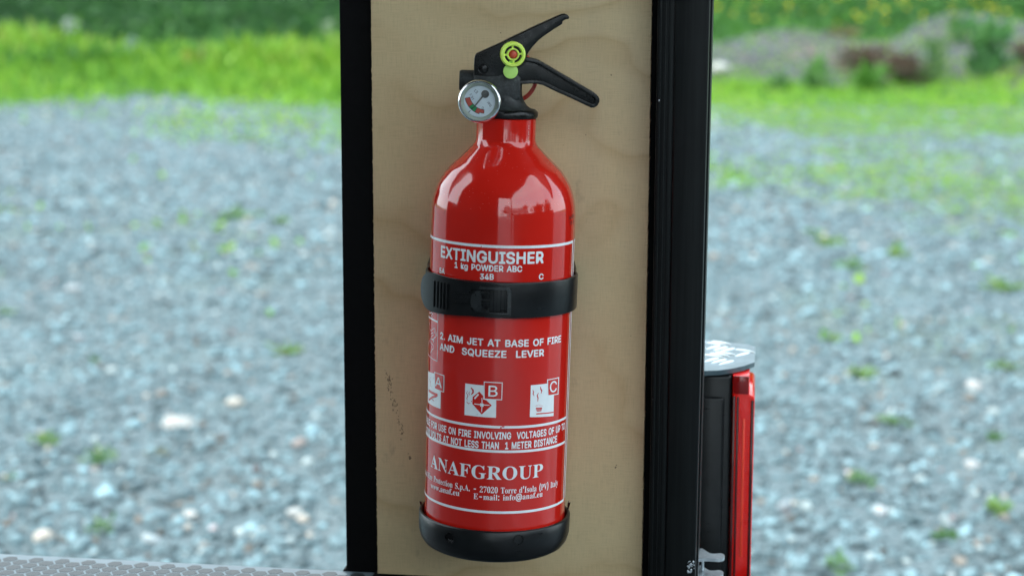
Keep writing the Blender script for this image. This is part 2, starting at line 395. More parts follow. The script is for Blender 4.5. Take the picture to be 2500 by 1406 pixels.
# letter outlines: advance | corner points | triangles (thousandths of an em)
GLYPHS = {
  'b.': '188|164,64 155,78 132,100 108,111 78,110 56,98 36,78 25,54 26,24 38,2 58,-18 82,-29 112,-28 138,-14 159,8 165,24|2,3,4 2,4,5 1,2,5 1,5,6 0,1,6 0,6,7 15,0,7 15,7,8 14,15,8 14,8,9 13,14,9 13,9,10 12,13,10 12,10,11',
  'b0': '453|417,376 402,416 368,476 336,507 300,527 270,537 226,543 166,532 124,510 78,466 59,436 44,400 28,340 23,300 23,200 28,166 44,106 79,40 110,8 140,-11 176,-26 206,-32 246,-32 276,-26 316,-11 336,3 373,40 407,100 428,186 428,320 307,356 318,296 318,216 312,176 297,126 276,96 256,82 240,78 200,79 186,88 164,110 154,130 138,186 133,270 138,286 138,320 149,366 164,396 184,420 210,433 240,433 262,426 283,406|5,6,7 4,5,7 4,7,8 3,4,8 3,8,9 2,3,9 1,2,9 1,9,50 50,9,10 50,10,49 49,10,11 1,50,51 48,49,11 1,51,52 47,48,11 0,1,52 0,52,30 47,11,12 46,47,12 29,0,30 45,46,12 29,30,31 45,12,13 28,29,31 44,45,13 44,13,14 28,31,32 43,44,14 42,43,14 28,32,33 42,14,15 27,28,33 41,42,15 27,33,34 41,15,16 40,41,16 27,34,35 39,40,16 39,16,17 26,27,35 26,35,36 38,39,17 26,36,37 37,38,17 26,37,17 25,26,17 25,17,18 25,18,19 24,25,19 23,24,19 23,19,20 22,23,20 22,20,21',
  'b1': '453|300,512 290,528 274,535 194,534 72,448 62,432 61,362 68,346 84,336 94,336 114,346 178,394 184,392 186,382 186,88 178,80 78,80 62,72 51,52 51,2 58,-14 74,-24 388,-25 405,-18 415,-2 416,52 405,72 388,80 308,80 301,88|1,2,3 1,3,4 0,1,4 29,0,12 12,0,4 12,4,5 12,5,11 11,5,6 10,11,6 29,12,13 29,13,14 10,6,7 9,10,7 9,7,8 28,29,14 28,14,15 27,28,15 27,15,16 26,27,16 26,16,17 25,26,17 25,17,18 24,25,18 24,18,19 24,19,20 23,24,20 23,20,21 22,23,21',
  'b2': '453|398,428 372,474 343,502 296,529 252,540 196,540 166,534 132,519 96,495 82,479 63,452 44,402 39,362 52,341 72,335 126,335 142,341 153,358 155,388 169,412 189,428 216,435 256,429 276,415 293,392 294,358 278,318 259,292 45,62 39,48 39,2 50,-18 72,-25 382,-25 392,-24 406,-14 414,2 414,52 402,74 382,80 222,80 215,82 215,88 319,198 383,282 404,338 404,402|3,4,5 3,5,6 3,6,7 2,3,7 2,7,8 1,2,8 1,8,9 1,9,10 0,1,10 0,10,21 21,10,11 0,21,22 20,21,11 0,22,23 46,0,23 19,20,11 46,23,24 18,19,11 45,46,24 18,11,12 45,24,25 17,18,12 17,12,13 45,25,26 16,17,13 15,16,13 15,13,14 44,45,26 44,26,27 44,27,28 43,44,28 42,43,28 41,42,28 40,41,28 39,40,28 38,39,28 37,38,28 37,28,29 36,37,29 36,29,30 35,36,30 35,30,31 34,35,31 34,31,32 33,34,32',
  'b3': '453|398,510 386,527 366,533 76,533 62,529 50,520 44,506 44,456 56,434 76,428 228,426 222,409 159,340 138,310 134,296 135,246 145,230 156,224 216,223 272,207 293,186 304,156 303,126 284,96 252,79 222,75 186,79 160,90 141,110 128,146 112,157 46,158 30,150 20,136 19,120 30,76 54,36 96,-1 162,-27 186,-32 252,-32 306,-16 336,-1 362,18 393,56 408,86 419,130 419,166 408,206 393,236 372,263 342,287 286,310 283,316 289,330 393,446 399,460|1,2,3 1,3,4 1,4,5 0,1,5 0,5,6 56,0,6 56,6,7 55,56,7 55,7,8 54,55,10 10,55,8 10,8,9 54,10,11 54,11,12 54,12,13 53,54,13 52,53,13 52,13,14 51,52,14 51,14,15 50,51,15 49,50,15 49,15,16 48,49,16 48,16,18 18,16,17 48,18,19 48,19,20 47,48,20 47,20,21 46,47,21 30,31,32 29,30,32 46,21,22 29,32,33 28,29,33 28,33,34 45,46,22 45,22,23 28,34,35 27,28,35 45,23,24 26,27,35 44,45,24 44,24,25 25,26,35 25,35,36 44,25,36 43,44,36 43,36,37 42,43,37 41,42,37 41,37,38 40,41,38 40,38,39',
  'b4': '453|439,168 432,179 418,189 372,193 370,318 359,338 342,345 282,345 261,332 255,318 255,202 252,192 159,192 157,198 161,208 334,502 329,522 312,534 248,535 231,528 216,508 36,202 15,158 15,108 25,88 42,76 272,-24 342,-25 358,-19 368,-9 434,92 440,108|17,18,19 16,17,19 16,19,20 15,16,20 15,20,21 14,15,21 5,6,7 5,7,8 4,5,8 4,8,9 3,4,9 3,9,10 13,14,21 3,10,11 13,21,22 12,13,22 2,3,11 2,11,12 2,12,22 1,2,22 0,1,22 31,0,22 31,22,23 30,31,23 30,23,24 29,30,24 29,24,25 29,25,26 28,29,26 27,28,26',
  'b5': '453|389,510 378,527 358,533 98,533 82,527 74,516 65,476 60,400 41,256 46,240 68,228 92,223 132,223 182,247 222,253 248,247 272,233 293,206 300,186 300,136 289,110 264,86 242,78 198,78 172,89 156,106 144,140 128,152 62,153 42,142 35,126 35,110 56,56 70,36 98,8 132,-13 162,-26 198,-32 248,-32 292,-21 345,10 378,44 399,80 415,130 415,200 408,228 370,296 328,332 282,352 258,358 202,358 172,350 168,352 165,360 171,416 182,428 358,428 378,434 390,456|1,2,3 1,3,4 0,1,4 0,4,5 0,5,6 58,0,6 58,6,55 55,6,7 57,58,55 56,57,55 54,55,7 53,54,7 53,7,8 52,53,8 49,50,51 48,49,51 51,52,8 47,48,51 47,51,8 46,47,8 45,46,14 14,46,8 14,8,9 45,14,15 13,14,9 45,15,16 12,13,9 12,9,10 45,16,17 12,10,11 44,45,17 44,17,18 43,44,18 43,18,19 27,28,29 26,27,29 26,29,30 25,26,30 43,19,20 42,43,20 25,30,31 42,20,21 25,31,32 24,25,32 23,24,32 42,21,22 41,42,22 41,22,23 41,23,32 41,32,33 40,41,33 40,33,34 39,40,34 39,34,35 39,35,36 38,39,36 38,36,37',
  'bA': '480|485,12 325,452 295,522 274,535 204,535 188,529 167,492 7,52 -8,2 -3,-12 8,-21 24,-25 84,-25 100,-18 115,8 148,105 154,112 164,115 324,113 340,82 370,-2 378,-15 394,-24 464,-24 480,-12 486,2 280,248 284,232 278,226 204,225 194,231 227,338 234,353 238,356|2,3,4 2,4,5 2,5,6 1,2,6 1,6,32 32,6,7 0,1,33 33,1,32 0,33,26 31,32,7 30,31,7 0,26,27 0,27,28 29,30,7 0,28,29 0,29,18 18,29,17 17,29,16 16,29,7 0,18,19 15,16,7 14,15,7 0,19,20 14,7,8 25,0,20 13,14,8 24,25,20 13,8,9 24,20,21 23,24,21 13,9,10 23,21,22 12,13,10 12,10,11',
  'bB': '456|419,412 406,448 390,472 364,498 318,524 258,535 68,535 58,534 42,524 35,502 35,8 36,-2 46,-18 68,-25 282,-25 318,-19 352,-6 384,12 410,38 429,68 440,102 445,138 439,178 419,222 410,238 379,268 409,308 419,332 425,372 329,152 329,122 320,108 302,92 232,80 158,80 150,88 150,192 152,202 158,205 258,205 288,199 302,190 320,172 309,388 310,362 303,342 288,325 272,316 248,310 162,310 153,312 150,318 150,412 152,422 158,425 268,424 294,412|4,5,6 4,6,7 4,7,8 4,8,9 3,4,9 3,9,54 54,9,53 53,9,10 2,3,54 1,2,54 0,1,55 55,1,54 0,55,56 52,53,10 28,0,56 28,56,43 51,52,10 28,43,44 27,28,44 27,44,45 27,45,46 26,27,46 26,46,47 50,51,10 26,47,48 49,50,10 26,48,49 26,49,38 38,49,37 37,49,10 25,26,38 24,25,38 23,24,38 22,23,39 39,23,38 22,39,40 36,37,10 22,40,41 35,36,10 22,41,42 21,22,42 21,42,29 21,29,30 20,21,30 20,30,31 20,31,32 19,20,32 19,32,33 34,35,10 33,34,10 19,33,10 18,19,10 17,18,10 16,17,10 16,10,11 16,11,12 15,16,12 15,12,13 14,15,13',
  'bC': '510|494,376 469,430 450,460 419,490 368,522 318,538 262,543 198,532 131,500 85,460 51,410 26,350 15,286 15,226 26,156 56,90 72,64 118,18 138,4 188,-21 242,-32 298,-32 328,-26 375,-10 414,16 458,59 482,103 495,140 495,156 488,172 468,183 402,182 386,170 373,136 360,116 328,92 278,78 252,78 212,89 186,106 165,126 141,170 130,220 130,290 135,316 149,356 168,383 198,412 218,422 242,428 298,428 338,412 369,380 388,334 408,323 468,323 482,329 494,346|5,6,7 4,5,7 4,7,8 3,4,8 3,8,9 2,3,9 1,2,9 1,9,49 49,9,10 0,1,50 50,1,49 0,50,51 48,49,10 47,48,10 0,51,52 46,47,10 46,10,11 45,46,11 0,52,53 57,0,53 44,45,11 44,11,12 56,57,53 56,53,54 55,56,54 43,44,12 42,43,12 42,12,13 42,13,14 41,42,14 29,30,31 29,31,32 28,29,32 28,32,33 40,41,14 27,28,33 40,14,15 26,27,33 26,33,34 39,40,15 26,34,35 38,39,15 25,26,35 25,35,36 38,15,16 37,38,16 36,37,16 25,36,16 25,16,17 24,25,17 24,17,18 23,24,18 23,18,19 22,23,19 22,19,20 21,22,20',
  'bD': '502|474,358 449,412 430,442 384,488 322,519 282,530 238,535 132,535 112,530 68,535 46,528 36,512 35,502 35,8 42,-14 58,-24 68,-25 92,-25 108,-20 132,-25 258,-25 322,-9 358,6 388,25 434,72 474,152 485,208 485,308 364,328 375,272 375,238 364,182 342,136 318,111 278,91 208,80 173,82 170,92 180,142 242,422 252,425 278,419 319,398 340,378 352,359|5,6,7 5,7,8 8,9,10 5,8,10 4,5,10 4,10,11 3,4,11 3,11,12 3,12,39 39,12,13 2,3,40 40,3,39 1,2,40 1,40,41 38,39,13 1,41,42 0,1,42 0,42,43 0,43,44 0,44,28 27,0,28 27,28,29 26,27,29 26,29,30 26,30,31 25,26,31 25,31,32 24,25,32 37,38,13 24,32,33 24,33,34 36,37,13 24,34,35 35,36,13 24,35,13 23,24,13 22,23,13 22,13,14 21,22,14 20,21,14 20,14,18 18,14,15 20,18,19 17,18,15 17,15,16',
  'bE': '419|394,512 382,529 362,535 68,535 52,531 41,522 35,502 35,8 39,-8 48,-19 68,-25 368,-25 382,-21 394,-12 400,2 400,52 392,69 378,79 162,80 153,82 150,92 150,192 153,202 352,205 372,216 380,238 379,288 372,299 358,309 153,312 150,322 152,422 162,425 372,426 384,432 394,448|1,2,3 1,3,4 1,4,5 0,1,5 0,5,6 35,0,6 35,6,32 32,6,31 31,6,7 34,35,32 33,34,32 30,31,7 29,30,7 28,29,22 22,29,7 27,28,22 26,27,22 25,26,22 24,25,22 23,24,22 21,22,7 20,21,7 19,20,7 18,19,7 17,18,7 16,17,7 15,16,7 14,15,7 14,7,8 13,14,8 13,8,9 12,13,9 12,9,10 11,12,10',
  'bF': '410|394,512 382,529 362,535 68,535 52,531 41,522 35,502 35,8 39,-8 48,-19 62,-25 122,-25 138,-19 146,-8 150,8 150,182 153,192 342,195 359,202 369,218 369,282 362,294 348,304 153,308 150,318 152,422 162,425 372,426 384,432 394,448|1,2,3 1,3,4 1,4,5 0,1,5 0,5,6 29,0,6 29,6,26 26,6,25 25,6,7 28,29,26 27,28,26 24,25,7 23,24,7 22,23,16 16,23,7 21,22,16 20,21,16 19,20,16 18,19,16 17,18,16 15,16,7 14,15,7 13,14,7 13,7,8 12,13,8 12,8,9 11,12,9 11,9,10',
  'bG': '520|494,376 464,440 445,466 392,507 352,527 312,538 262,543 198,532 136,506 112,488 75,450 56,420 36,380 26,350 15,296 15,216 25,160 41,116 68,69 98,33 128,9 188,-21 242,-32 298,-32 348,-21 392,-1 424,20 450,46 474,80 494,126 505,200 505,256 494,276 472,283 292,283 271,276 261,260 260,250 260,200 268,184 298,169 368,157 378,146 368,124 342,99 312,84 288,78 262,78 228,84 202,94 161,130 141,170 130,216 130,290 146,350 160,376 198,412 218,422 242,428 292,428 329,416 358,392 388,334 408,323 472,323 488,329 499,350|5,6,7 4,5,7 4,7,8 3,4,8 2,3,8 2,8,9 2,9,10 1,2,10 1,10,11 0,1,59 59,1,58 58,1,11 0,59,60 57,58,11 56,57,11 56,11,12 0,60,61 55,56,12 0,61,62 55,12,13 66,0,62 54,55,13 65,66,62 53,54,13 53,13,14 65,62,63 64,65,63 53,14,15 52,53,15 32,33,34 32,34,35 31,32,35 31,35,36 31,36,37 30,31,37 30,37,38 51,52,15 51,15,16 29,30,38 29,38,39 29,39,41 41,39,40 50,51,16 50,16,17 29,41,42 29,42,43 49,50,17 28,29,43 28,43,44 49,17,18 28,44,45 48,49,18 28,45,46 47,48,18 27,28,46 27,46,47 27,47,18 27,18,19 26,27,19 26,19,20 25,26,20 25,20,21 24,25,21 23,24,21 23,21,22',
  'bH': '517|479,512 469,528 452,535 392,535 371,522 365,502 365,328 362,318 162,315 153,318 150,322 150,502 144,522 132,531 118,535 62,535 42,524 35,502 35,8 36,-2 46,-18 62,-25 122,-25 138,-19 146,-8 150,8 150,192 152,202 162,205 362,202 365,192 365,8 369,-8 378,-19 392,-25 452,-25 472,-14 480,8|13,14,15 1,2,3 1,3,4 13,15,16 12,13,16 0,1,4 12,16,17 0,4,5 11,12,17 37,0,5 37,5,6 10,11,17 10,17,18 37,6,7 9,10,18 37,7,29 29,7,8 8,9,18 29,8,28 28,8,27 27,8,18 37,29,30 26,27,18 37,30,31 25,26,18 36,37,31 36,31,32 24,25,18 24,18,19 24,19,20 36,32,33 23,24,20 35,36,33 23,20,21 35,33,34 22,23,21',
  'bI': '300|295,512 284,529 264,535 34,535 18,529 10,518 6,508 6,458 14,436 34,425 84,425 88,422 91,412 91,88 84,80 28,79 12,68 6,52 6,2 12,-12 24,-21 38,-25 264,-25 284,-19 292,-8 296,2 296,48 288,69 268,80 214,80 206,88 206,412 208,422 214,425 268,425 288,436 296,452|1,2,3 1,3,4 0,1,4 0,4,5 0,5,6 36,0,6 36,6,7 36,7,8 35,36,8 34,35,8 34,8,9 33,34,9 33,9,10 32,33,10 32,10,11 31,32,11 31,11,12 30,31,12 30,12,13 29,30,13 29,13,14 28,29,14 28,14,15 27,28,15 27,15,16 26,27,16 26,16,17 26,17,18 25,26,18 24,25,18 24,18,19 23,24,19 23,19,20 22,23,20 22,20,21',
  'bJ': '396|362,510 350,527 330,533 270,532 259,526 249,510 248,146 236,100 226,88 200,78 166,78 146,88 134,100 124,126 122,176 112,190 100,197 36,198 14,186 8,170 8,130 19,76 48,26 86,-6 136,-26 166,-32 206,-32 230,-27 266,-16 290,-1 316,19 337,46 357,96 363,140|1,2,3 1,3,4 0,1,4 0,4,5 33,0,5 33,5,6 16,17,18 15,16,18 14,15,18 14,18,19 13,14,19 13,19,20 33,6,7 32,33,7 13,20,21 12,13,21 32,7,8 11,12,21 31,32,8 31,8,9 10,11,21 9,10,21 31,9,21 31,21,22 30,31,22 30,22,23 29,30,23 28,29,23 28,23,24 27,28,24 27,24,25 26,27,25',
  'bL': '393|384,58 374,72 358,80 162,80 152,83 150,508 139,528 122,535 62,535 48,529 39,518 35,502 35,8 41,-12 52,-21 68,-25 358,-25 374,-18 384,-2|6,7,8 6,8,9 6,9,10 5,6,10 5,10,11 4,5,11 4,11,12 3,4,12 2,3,12 1,2,12 0,1,12 18,0,12 18,12,13 17,18,13 17,13,14 16,17,14 16,14,15',
  'bM': '628|594,512 584,528 568,535 478,535 458,524 426,452 324,182 318,170 312,170 174,522 162,531 148,535 62,535 46,528 36,512 35,502 35,8 42,-14 62,-25 118,-25 134,-18 144,-2 148,265 159,252 256,8 271,-18 292,-25 342,-25 364,-12 461,238 472,263 478,264 481,-2 491,-18 508,-25 568,-25 584,-18 594,-2 595,8|10,11,12 1,2,3 1,3,4 10,12,13 9,10,13 0,1,4 9,13,14 0,4,5 8,9,14 38,0,5 8,14,15 8,15,22 22,15,16 38,5,31 31,5,30 30,5,6 8,22,23 21,22,16 38,31,32 29,30,6 8,23,24 28,29,6 28,6,7 28,7,8 28,8,24 37,38,32 28,24,25 21,16,17 36,37,32 36,32,33 20,21,17 27,28,25 20,17,18 35,36,33 35,33,34 27,25,26 19,20,18',
  'bN': '523|489,512 478,529 458,535 398,534 386,528 376,512 372,192 367,192 346,222 158,520 142,531 128,535 62,535 42,524 35,502 35,8 36,-2 46,-18 62,-25 122,-25 139,-18 149,-2 152,315 158,313 169,298 368,-15 388,-25 458,-25 468,-24 482,-14 490,8|1,2,3 10,11,12 10,12,13 1,3,4 9,10,13 0,1,4 0,4,5 9,13,14 8,9,14 30,0,5 30,5,6 8,14,23 23,14,22 22,14,15 21,22,15 8,23,24 8,24,25 7,8,25 6,7,25 30,6,25 29,30,25 21,15,16 20,21,16 20,16,17 28,29,25 28,25,26 19,20,17 19,17,18 27,28,26',
  'bO': '533|504,360 474,426 440,470 402,502 352,527 312,538 262,543 198,532 132,502 102,478 66,436 41,390 26,350 20,320 15,280 15,226 20,186 26,156 61,80 75,60 121,16 188,-21 212,-27 248,-32 292,-32 322,-27 358,-16 398,4 418,18 462,64 504,146 515,196 515,230 520,250 515,276 515,316 394,330 405,286 405,226 394,176 383,150 354,110 328,92 292,79 252,78 208,92 172,118 156,140 136,186 130,216 130,286 146,350 178,396 208,417 242,428 292,428 318,422 348,403 370,380|5,6,7 4,5,7 4,7,8 3,4,8 2,3,8 2,8,9 2,9,10 1,2,10 1,10,55 55,10,54 54,10,11 1,55,56 53,54,11 0,1,56 0,56,57 52,53,11 0,57,58 51,52,11 51,11,12 0,58,36 35,0,36 50,51,12 50,12,13 35,36,37 50,13,14 34,35,37 34,37,38 49,50,14 49,14,15 33,34,38 32,33,38 31,32,38 31,38,39 49,15,16 48,49,16 30,31,39 47,48,16 47,16,17 30,39,40 47,17,18 30,40,41 29,30,41 46,47,18 45,46,18 29,41,42 29,42,43 44,45,18 44,18,19 29,43,44 29,44,19 28,29,19 28,19,20 27,28,20 27,20,21 26,27,21 25,26,21 25,21,22 24,25,22 24,22,23',
  'bP': '445|429,398 414,438 395,468 368,494 312,524 248,535 62,535 42,524 35,502 35,8 36,-2 46,-18 68,-25 122,-25 138,-19 159,8 248,157 298,166 342,184 368,200 395,228 419,268 435,328 435,368 314,382 320,358 320,338 314,312 298,286 268,271 228,265 162,265 152,268 150,412 153,422 262,424 288,415 305,398|4,5,6 4,6,7 4,7,8 3,4,8 3,8,34 34,8,33 33,8,9 2,3,34 1,2,34 0,1,35 35,1,34 0,35,36 0,36,37 32,33,9 23,0,37 23,37,24 23,24,25 22,23,25 22,25,26 22,26,27 21,22,27 21,27,28 21,28,29 21,29,30 31,32,9 20,21,30 20,30,31 20,31,16 16,31,9 19,20,16 18,19,16 17,18,16 15,16,9 14,15,9 14,9,10 14,10,11 14,11,12 13,14,12',
  'bQ': '533|509,344 489,400 468,436 428,482 388,511 322,536 258,542 212,536 168,521 138,506 112,487 71,444 36,380 20,320 15,284 15,230 25,164 36,130 71,64 112,22 136,4 192,-22 258,-33 282,-33 338,-23 348,-28 382,-63 398,-72 462,-73 478,-67 489,-50 489,-36 448,44 489,110 510,170 520,254 399,314 405,284 405,224 394,174 372,134 368,132 362,136 335,170 318,181 252,182 232,171 225,150 231,134 264,94 269,80 258,77 212,88 175,114 156,140 136,184 130,220 130,284 146,350 156,370 178,397 218,421 262,432 318,421 342,407 372,376|5,6,7 4,5,7 4,7,8 4,8,9 3,4,9 3,9,10 3,10,11 2,3,11 2,11,62 62,11,12 1,2,62 1,62,63 61,62,12 1,63,64 60,61,12 1,64,65 0,1,65 59,60,12 59,12,13 0,65,36 58,59,13 57,58,13 35,0,36 57,13,14 35,36,37 35,37,38 56,57,14 56,14,15 34,35,38 56,15,16 34,38,39 55,56,16 54,55,16 44,45,46 43,44,46 34,39,40 43,46,47 33,34,40 42,43,47 54,16,17 42,47,48 53,54,17 41,42,48 41,48,49 33,40,41 33,41,49 53,17,18 52,53,18 32,33,49 32,49,50 51,52,18 32,50,51 32,51,18 32,18,19 31,32,19 31,19,20 31,20,24 24,20,21 24,21,22 31,24,25 23,24,22 31,25,26 30,31,26 29,30,26 29,26,27 28,29,27',
  'bR': '449|429,402 392,475 348,509 312,524 248,535 62,535 42,524 35,502 35,8 36,-2 46,-18 62,-25 118,-25 142,-15 159,8 221,122 238,141 243,138 336,-18 352,-25 418,-25 428,-24 442,-14 450,2 449,18 367,202 370,212 392,230 409,252 429,302 435,338 435,372 319,372 319,332 309,308 298,296 278,286 252,280 162,280 152,283 150,412 153,422 268,424 300,408 309,398|3,4,5 3,5,6 3,6,7 2,3,7 1,2,7 1,7,41 41,7,40 40,7,8 0,1,42 42,1,41 0,42,43 39,40,8 0,43,44 31,0,44 31,44,32 30,31,32 30,32,33 29,30,33 29,33,34 29,34,35 28,29,35 28,35,36 28,36,37 38,39,8 28,37,38 28,38,16 16,38,8 27,28,16 26,27,16 25,26,16 24,25,16 24,16,17 15,16,8 24,17,18 14,15,8 23,24,18 13,14,8 13,8,9 22,23,18 13,9,10 21,22,18 12,13,10 21,18,19 12,10,11 20,21,19',
  'bS': '447|422,414 397,464 360,501 306,530 260,541 196,541 136,525 84,494 58,468 34,424 28,398 29,344 42,308 58,284 86,257 140,227 290,180 313,164 318,148 316,118 306,102 286,87 250,76 200,76 176,82 150,96 137,114 126,145 106,160 40,161 26,155 17,144 13,128 24,84 46,42 76,11 116,-13 156,-28 186,-34 260,-34 320,-18 360,2 403,44 427,88 433,118 433,164 427,188 410,220 367,264 326,285 270,305 216,317 166,337 145,358 143,384 153,408 176,425 196,431 250,431 296,411 326,357 340,351 400,351 417,358 427,374|3,4,5 3,5,6 2,3,6 2,6,7 1,2,7 1,7,8 1,8,9 0,1,58 58,1,57 57,1,9 0,58,59 56,57,9 55,56,9 55,9,10 64,0,59 64,59,60 54,55,10 54,10,11 53,54,11 63,64,60 62,63,60 52,53,11 62,60,61 52,11,12 51,52,12 50,51,12 50,12,13 49,50,13 48,49,13 48,13,14 47,48,14 47,14,15 47,15,16 46,47,16 45,46,16 45,16,17 44,45,17 44,17,18 28,29,30 27,28,30 27,30,31 44,18,19 26,27,31 26,31,32 26,32,33 43,44,19 43,19,20 25,26,33 43,20,21 24,25,33 42,43,21 42,21,22 24,33,34 23,24,34 42,22,23 42,23,34 41,42,34 41,34,35 41,35,36 40,41,36 40,36,37 39,40,37 39,37,38',
  'bT': '449|441,512 430,529 410,535 40,535 20,529 11,518 7,508 7,452 20,431 40,425 160,425 167,418 167,8 173,-12 184,-21 200,-25 260,-24 274,-14 282,2 282,418 290,425 410,425 430,431 442,452|1,2,3 1,3,4 0,1,4 0,4,5 0,5,6 23,0,6 23,6,7 22,23,7 22,7,8 21,22,8 21,8,9 20,21,9 20,9,10 19,20,10 19,10,11 18,19,11 18,11,12 18,12,13 17,18,13 17,13,14 16,17,14 16,14,15',
  'bU': '517|479,510 469,524 452,532 398,532 376,520 370,500 370,190 364,150 354,124 332,98 302,83 282,78 242,77 212,83 185,100 166,120 156,140 150,164 149,510 139,524 122,532 62,532 41,520 35,500 35,150 46,104 66,64 80,44 116,10 152,-12 198,-28 228,-33 298,-33 342,-22 392,3 418,22 452,63 474,110 480,134|1,2,3 1,3,4 19,20,21 19,21,22 0,1,4 18,19,22 0,4,5 18,22,23 38,0,5 17,18,23 38,5,6 17,23,24 38,6,7 16,17,24 38,7,8 16,24,25 15,16,25 37,38,8 37,8,9 14,15,25 36,37,9 14,25,26 13,14,26 36,9,10 36,10,11 12,13,26 36,11,12 36,12,26 36,26,27 35,36,27 35,27,28 34,35,28 34,28,29 33,34,29 33,29,30 32,33,30 32,30,31',
  'bV': '480|485,512 474,529 454,535 398,535 384,529 372,518 265,208 244,153 238,152 105,522 94,531 78,535 18,535 -3,522 -9,508 -8,498 177,-2 188,-19 204,-25 278,-25 300,-12 485,492|1,2,3 10,11,12 1,3,4 10,12,13 9,10,13 1,4,5 0,1,5 8,9,13 8,13,14 0,5,6 21,0,6 8,14,15 8,15,16 20,21,6 20,6,7 20,7,8 20,8,16 20,16,17 19,20,17 19,17,18',
  'bW': '686|695,512 685,528 668,535 604,535 582,522 557,438 510,242 494,195 487,202 425,442 400,522 378,535 308,535 294,529 277,502 210,238 199,202 194,196 188,202 172,258 105,518 94,529 78,535 18,535 2,528 -8,512 -8,498 117,38 127,2 136,-12 154,-24 164,-25 228,-25 250,-12 265,28 332,282 344,304 349,298 432,-8 444,-19 458,-25 528,-25 545,-18 555,-2 575,62 685,462|1,2,3 1,3,4 10,11,12 10,12,13 21,22,23 21,23,24 20,21,24 10,13,14 0,1,4 20,24,25 0,4,5 9,10,14 19,20,25 45,0,5 19,25,26 9,14,15 19,26,27 44,45,5 8,9,36 36,9,15 44,5,6 8,36,37 35,36,15 8,37,38 34,35,15 18,19,27 44,6,7 34,15,16 7,8,38 34,16,17 17,18,27 34,17,27 44,7,38 43,44,38 34,27,28 33,34,28 33,28,29 42,43,38 42,38,39 32,33,29 32,29,30 41,42,39 41,39,40 32,30,31',
  'bX': '474|467,512 457,528 440,535 376,535 360,529 326,484 246,366 236,362 130,514 117,528 100,535 36,535 26,534 10,524 4,508 9,492 132,318 162,272 166,258 -1,18 -6,2 4,-18 26,-25 90,-25 107,-18 236,160 246,154 366,-19 380,-25 446,-25 456,-24 470,-14 478,2 472,22 309,262 339,312 462,488 468,502|10,11,12 1,2,3 1,3,4 9,10,12 9,12,13 1,4,5 0,1,5 8,9,13 8,13,14 7,8,14 37,0,5 7,14,15 36,37,5 7,15,16 35,36,5 35,5,6 35,6,7 35,7,16 35,16,17 34,35,17 34,17,18 33,34,18 33,18,26 26,18,25 25,18,19 24,25,19 33,26,27 32,33,27 24,19,20 31,32,27 24,20,21 30,31,27 23,24,21 23,21,22 30,27,28 29,30,28',
  'bZ': '438|419,512 408,529 388,535 48,535 32,531 21,522 15,508 15,452 22,436 38,426 252,425 262,423 264,418 26,68 15,42 15,8 19,-8 28,-19 48,-25 392,-25 408,-21 419,-12 425,2 425,52 418,69 402,79 182,80 172,82 171,88 414,442 420,458|1,2,3 1,3,4 1,4,5 0,1,5 0,5,6 30,0,6 30,6,7 29,30,7 29,7,8 28,29,12 12,29,11 11,29,10 10,29,8 10,8,9 28,12,13 27,28,13 26,27,13 25,26,13 24,25,13 23,24,13 23,13,14 22,23,14 22,14,15 22,15,16 21,22,16 21,16,17 20,21,17 20,17,18 19,20,18',
  'bg': '425|398,382 388,396 372,404 316,404 302,398 286,385 246,403 222,409 166,409 132,398 86,373 64,352 45,326 20,276 14,252 9,226 9,162 20,106 52,50 86,15 146,-15 176,-21 212,-21 242,-15 276,-1 282,-2 284,-8 283,-28 274,-48 249,-64 226,-71 186,-71 162,-64 139,-48 122,-26 102,-17 46,-42 30,-64 30,-84 54,-118 86,-145 126,-165 176,-176 236,-176 266,-171 296,-160 342,-135 364,-114 378,-94 393,-58 399,-8 283,236 288,192 284,152 273,122 256,101 236,89 216,84 192,84 162,95 144,112 130,136 124,162 124,226 140,272 156,289 192,304 226,303 246,293 264,276|6,7,8 6,8,9 1,2,3 1,3,4 5,6,9 1,4,5 5,9,10 0,1,5 0,5,10 50,0,69 69,0,68 68,0,10 68,10,67 67,10,11 67,11,12 67,12,66 66,12,13 65,66,13 64,65,13 50,69,51 64,13,14 63,64,14 63,14,15 50,51,52 62,63,15 62,15,16 50,52,53 61,62,16 61,16,17 50,53,54 60,61,17 50,54,55 59,60,17 59,17,18 50,55,56 58,59,18 50,56,57 50,57,58 50,58,18 50,18,19 50,19,24 24,19,20 50,24,25 23,24,20 50,25,26 49,50,26 49,26,27 22,23,20 22,20,21 34,35,36 33,34,36 49,27,28 33,36,37 49,28,29 32,33,37 48,49,29 48,29,30 32,37,38 31,32,38 48,30,31 48,31,38 48,38,39 47,48,39 46,47,39 46,39,40 45,46,40 45,40,41 44,45,41 44,41,42 43,44,42',
  'bk': '381|382,382 372,398 356,405 280,404 266,395 150,280 140,275 137,512 127,528 110,535 56,535 36,524 28,502 28,8 29,-2 39,-18 60,-25 360,-25 370,-24 386,-14 393,2 387,22 239,212 243,222 298,282 373,358 382,372|8,9,10 8,10,11 7,8,11 7,11,12 6,7,12 6,12,13 1,2,3 1,3,4 0,1,4 0,4,5 26,0,5 25,26,5 24,25,5 23,24,5 23,5,6 23,6,13 22,23,13 21,22,13 20,21,13 20,13,14 19,20,14 19,14,15 18,19,15 18,15,16 17,18,16',
